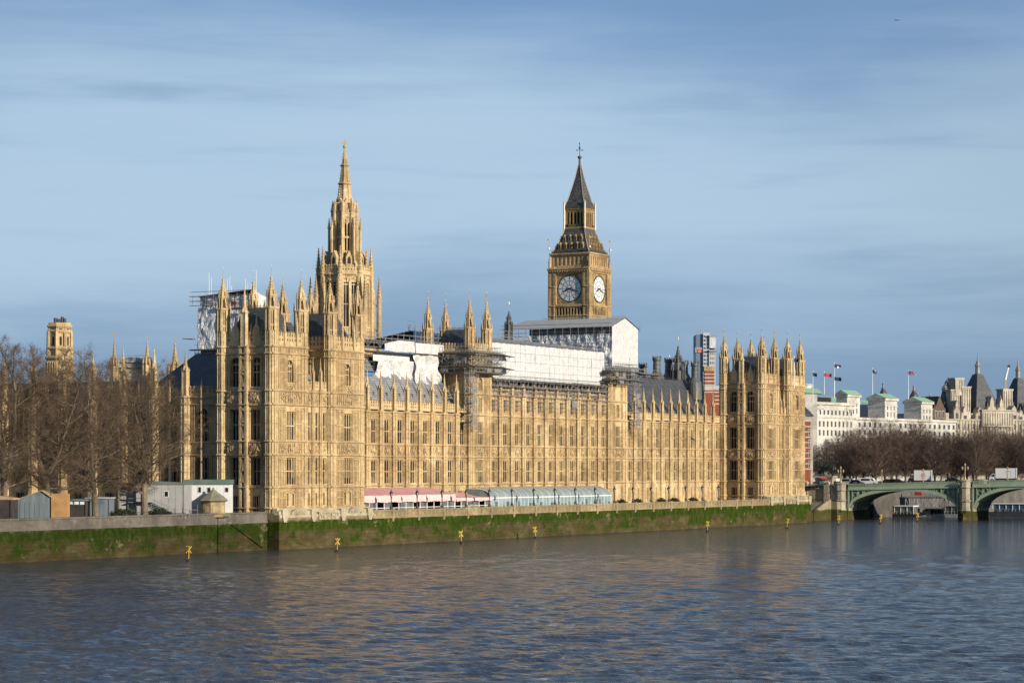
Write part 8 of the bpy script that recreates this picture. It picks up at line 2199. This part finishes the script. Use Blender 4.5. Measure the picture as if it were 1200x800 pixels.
def high_rise():
    D = 1300; z = lambda py: Z(py, D); c = G(815.5, D); fr = Fr(c, cam_dir(1, 0), cam_dir(0, -1)); s = D/FPX
    root = empty('high_rise', (c[0], c[1], 0), 'tall blue grey high rise partly wrapped in white behind the far wing', 'building')
    b = MB(); b.box(fr, 0, 12*s, -18, 0, 0, z(392)); b.box(fr, 0, 3*s, -18, .3, z(413), z(392)); build(b, 'wall', M['tower_blue'], root)
    p = MB(); p.box(fr, 8.2*s, 16*s, -16, 1.2, 0, z(390)); p.box(fr, 15*s, 22.5*s, -16, 2, 0, z(410)); build(p, 'balcony_core', M['tower_grey'], root)
    w_ = MB(); w_.box(fr, 15.5*s, 23*s, -14, 2.4, z(408), z(394)); build(w_, 'white_wrap', M['sheet'], root)
    far_windows(root, Fr(fr.p(0, 1.25, 0)[:2], fr.a, fr.n), 8.6*s, 15*s, z(460), z(392), 2, 15, .6, .5, 'tower_grey'); far_windows(root, Fr(fr.p(0, 2.0, 0)[:2], fr.a, fr.n), 15.8*s, 22*s, z(460), z(412), 3, 9, .4, .5, 'portland')
    o = MB(); o.box(fr, 2*s, 8*s, 0, .5, z(413), z(408.5)); build(o, 'orange_banner', M['orange'], root)
    t = MB(); t.box(fr, -1.2*s, 9*s, -3, .8, z(409.5), z(407)); t.box(fr, -1.0*s, 1*s, -3, .6, z(413), z(407)); 
    for q in (1, 4, 5.2, 13): t.bar(fr.p(q*s, -2, z(392)), fr.p(q*s, -2, z(392)+rng.uniform(1.5, 4)), .12)
    t.bar(fr.p(5.5*s, -2, z(392)), fr.p(5.5*s, -2, z(385)), .12); t.box(fr, 15*s, 24*s, -14, 2.8, z(394.5), z(393)); t.box(fr, 15*s, 24*s, -14, 2.8, z(412), z(410)); build(t, 'site_hoist', M['pole'], root)
M['tower_blue'] = noisy('blue_grey_tower_glass', (.10,.15,.22), (.15,.20,.28), .3, .4); M['tower_grey'] = noisy('pale_tower_panels', (.36,.40,.46), (.48,.52,.56), .4, .6); M['orange'] = noisy('orange_banner', (.65,.13,.06), (.75,.18,.08), 1, .6)
high_rise()
def banded_chimney():
    D = 860; z = lambda py: Z(py, D); c = G(825.8, D); fr = Fr(c, cam_dir(1, 0), cam_dir(0, -1)); s = D/FPX
    root = empty('brick_chimney_block', (c[0], c[1], 0), 'red brick chimney block with white bands in front of the high rise', 'building')
    b = MB(); b.box(fr, 0, 11.5*s, -5, 0, 0, z(433)); b.box(fr, 0, 20*s, -9, -.4, 0, z(457)); build(b, 'wall', M['brick_red'], root)
    t = MB(); t.box(fr, -.2, 11.9*s, -5.2, .2, z(434.5), z(429)); build(t, 'cap', M['stone_dark'], root)
    w_ = MB()
    for k in range(6): zz = z(438+k*4.2); w_.box(fr, -.05, 11.6*s, -5.1, .08, zz-.25, zz+.1)
    for k in range(4): zz = z(459+k*4.6); w_.box(fr, -.05, 20.1*s, -9.1, -.3, zz-.3, zz+.15)
    w_.box(fr, -.05, 18*s, -6, .06, z(457), z(452)); build(w_, 'stone_bands', M['portland'], root)
banded_chimney()
def west_block():
    D = 640; z = lambda py: Z(py, D); c = G(137, D); fr = Fr(c, cam_dir(1, 0), cam_dir(0, -1)); s = D/FPX
    root = empty('scaffolded_block', (c[0], c[1], 0), 'pale flat roofed scaffolded block between two pinnacles above the trees', 'building')
    b = MB(); b.box(fr, 0, 34*s, -12, 0, 0, z(423)); b.box(fr, 8*s, 24*s, -10, -1, z(423), z(418.5)); build(b, 'wall', M['portland_grey'], root)
    t = MB(); t.box(fr, -.5, 35*s, -12, .6, z(424.5), z(422.8)); t.box(fr, -.5, 35*s, -12, .5, z(431), z(430)); lattice(t, fr, 0, 34*s, z(440), z(421), .1, .7, 2.5, 2.0, .06, 3, False); build(t, 'scaffold_poles', M['pole'], root)
west_block()

# ------------------------------------------------------------------ flags, crane, bird, aircraft
def flag(px, D, ypole0, ypole1, yf, wpx, hpx, cols, label, droop=.5, away=1):
    c = G(px, D); z = lambda py: Z(py, D); s = D/FPX
    root = empty('flagpole', (c[0], c[1], z(ypole0)), label, 'flagpole')
    p = MB(); p.bar((c[0],c[1],z(ypole0)), (c[0],c[1],z(ypole1)), .13, 6, .08); p.ell((c[0],c[1],z(ypole1)), .2, .2, .2, 6, 4); build(p, 'pole', M['white_paint'], root)
    fr = Fr(c, cam_dir(1, 0), cam_dir(0, -1)); f = MB(); n = 10; W, H = wpx*s, hpx*s; k = 4
    vs = []
    for i in range(n+1):
        for j in range(k+1):
            u, v = i/n, j/k; vs.append(fr.p(.1+u*W, .5*sin(u*7+v)*u+.2, z(yf)-H*v-droop*u*H-.12*H*sin(u*6)))
    f.v = vs
    for i in range(n):
        for j in range(k):
            f.f.append((i*(k+1)+j, (i+1)*(k+1)+j, (i+1)*(k+1)+j+1, i*(k+1)+j+1)); f.mi.append(cols(i/n, j/k))
    build(f, 'flag', [M['fl_navy'], M['fl_red'], M['fl_white'], M['fl_dark']], root)
for nm, a in (('fl_navy', (.02,.03,.10)), ('fl_red', (.42,.03,.05)), ('fl_white', (.7,.7,.7)), ('fl_dark', (.015,.02,.035))): M[nm] = noisy(nm.replace('fl_', 'flag_cloth_'), a, tuple(min(1, x*1.3) for x in a), 1, .8)
flag(952.6, 905, 474, 435, 436, 4.2, 4.0, lambda u, v: 3, 'white flagpole with a small dark flag beside the round drum')
flag(966, 960, 462, 435.5, 436.5, 8, 4.2, lambda u, v: 1, 'flagpole with a plain red flag above the dark penthouse', .45)
flag(978.0, 930, 466, 425, 426, 7, 4, lambda u, v: 2 if (u > .3 and v > .3) else 0, 'tall flagpole with a white and blue flag, highest of all', .6)
flag(977.8, 912, 466, 440, 441, 7.5, 4.2, lambda u, v: 3, 'flagpole with a black and navy flag before the left green roof', .45)
flag(1022.5, 985, 464, 431.5, 432.5, 4.5, 3.8, lambda u, v: 2 if u > .5 else 3, 'thin flagpole with a small drooping flag above the middle tower', .8)
flag(1064.5, 1000, 468, 434, 434.5, 8.5, 4.0, lambda u, v: 2 if u > .62 else (1 if (.3 < v < .7 or .35 < u < .5) else 0), 'flagpole with a red white and blue flag above the right tower', .35)
flag(784.2, 672, 440, 417, 419.5, 5.0, 4.0, lambda u, v: 1 if v < .5 else 0, 'short flagpole with a red and blue flag between the round chimneys', .4)
flag(930.6, 655, 455, 418, 419, 4.5, 4.0, lambda u, v: 0, 'flagpole with a navy flag among the spires of the far pavilion', .5)
def crane():
    D = 1400; z = lambda py: Z(py, D); a = G(1178.3, D); b = G(1182.2, D)
    root = empty('crane_jib', (a[0], a[1], z(470)), 'white lattice crane jib sticking up between the two pavilion roofs', 'crane')
    m = MB(); m.bar((a[0],a[1],z(470)), (a[0],a[1],z(445)), 1.2); build(m, 'mast', M['box_edge'], root)
    j = MB(); A = Vector((a[0],a[1],z(445))); B = Vector((b[0],b[1],z(429)))
    for dx, dy in ((.6,0),(-.6,0),(0,.6)): j.bar(tuple(A+Vector((dx,dy,0))), tuple(B+Vector((dx*.4,dy*.4,0))), .35)
    for k in range(8): p = A+(B-A)*k/8; q = A+(B-A)*(k+1)/8; j.bar((p.x+.6,p.y,p.z), (q.x-.5,q.y,q.z), .2); j.bar((p.x-.6,p.y,p.z), (q.x+.5,q.y,q.z), .2)
    build(j, 'jib', M['white_paint'], root)
    h = MB(); h.ell(tuple(B), .9, .9, .8, 8, 5); build(h, 'jib_head', M['iron'], root)
crane()
def bird():
    D = 200.0; g = G(811.5, D); z = Z(514.5, D); root = empty('flying_bird', (g[0], g[1], z), 'dark bird flying with spread wings in front of the far wing', 'bird')
    r3 = Vector(cam_dir(1, 0)+(0,)); u3 = Vector((0,0,1)); f3 = Vector(cam_dir(0, 1)+(0,)); o = Vector((g[0], g[1], z)); s = D/FPX
    P = lambda x, y, d=0: o+r3*x*s+u3*y*s+f3*d*s
    me = bpy.data.meshes.new('body'); pts = [(-1.2,1.2,0,.55),(-2.4,2.6,0,.35),(-3.4,3.3,0,.18),(.6,0,0,.6),(1.9,-.7,0,.45),(3.2,-2.8,-.5,.3),(4.4,-5.6,-1,.1),(-1.9,.2,1.2,.4),(-2.2,-.9,2,.12),(1.6,.6,-2,.25)]
    ed = [(0,1),(1,2),(0,3),(3,4),(4,5),(5,6),(0,7),(7,8),(3,9)]
    me.from_pydata([tuple(P(x,y,d)-o) for x,y,d,_ in pts], [], []); me.clear_geometry()
    me.from_pydata([tuple(P(x,y,d)-o) for x,y,d,_ in pts], ed, [])
    b = bpy.data.objects.new('body', me); COL.objects.link(b); b.parent = root; md = b.modifiers.new('skin', 'SKIN')
    for i, p in enumerate(pts): me.skin_vertices[0].data[i].radius = (p[3]*s, p[3]*s)
    me.skin_vertices[0].data[0].use_root = True; b.modifiers.new('sub', 'SUBSURF').render_levels = 2; me.materials.append(M['fl_dark'])
bird()
def plane():
    D = 5200.0; g = G(1051.5, D); z = Z(24, D); root = empty('aircraft', (g[0], g[1], z), 'tiny distant airliner high in the upper right sky', 'aircraft')
    r3 = Vector(cam_dir(1, 0)+(0,)); s = D/FPX; o = Vector((g[0], g[1], z)); f3 = Vector(cam_dir(0, 1)+(0,))
    m = MB(); m.bar(tuple(o-r3*3.4*s), tuple(o+r3*3.4*s), .42*s, 8, .25*s); b = build(m, 'fuselage', M['lead'], root)
    w_ = MB()
    for sg in (-1, 1): a = o; e = o-r3*1.2*s+f3*sg*3*s; w_.add([tuple(a-r3*.3*s), tuple(a+r3*1.2*s), tuple(e+r3*.5*s), tuple(e), tuple(a-r3*.3*s+Vector((0,0,.3*s))), tuple(a+r3*1.2*s+Vector((0,0,.3*s))), tuple(e+r3*.5*s+Vector((0,0,.15*s))), tuple(e+Vector((0,0,.15*s)))], [(0,1,2,3),(4,5,6,7),(0,1,5,4),(1,2,6,5),(2,3,7,6),(3,0,4,7)])
    build(w_, 'wing', M['lead'], root)
    t = MB(); a = o-r3*3*s; t.add([tuple(a), tuple(a+r3*.9*s), tuple(a-r3*.2*s+Vector((0,0,1.2*s))), tuple(a+r3*.2*s+Vector((0,0,1.2*s))), tuple(a+f3*.2*s), tuple(a+r3*.9*s+f3*.2*s), tuple(a-r3*.2*s+Vector((0,0,1.2*s))+f3*.2*s), tuple(a+r3*.2*s+Vector((0,0,1.2*s))+f3*.2*s)], [(0,1,3,2),(4,5,7,6),(0,1,5,4),(1,3,7,5),(3,2,6,7),(2,0,4,6)]); build(t, 'tail_fin', M['lead'], root)
plane()
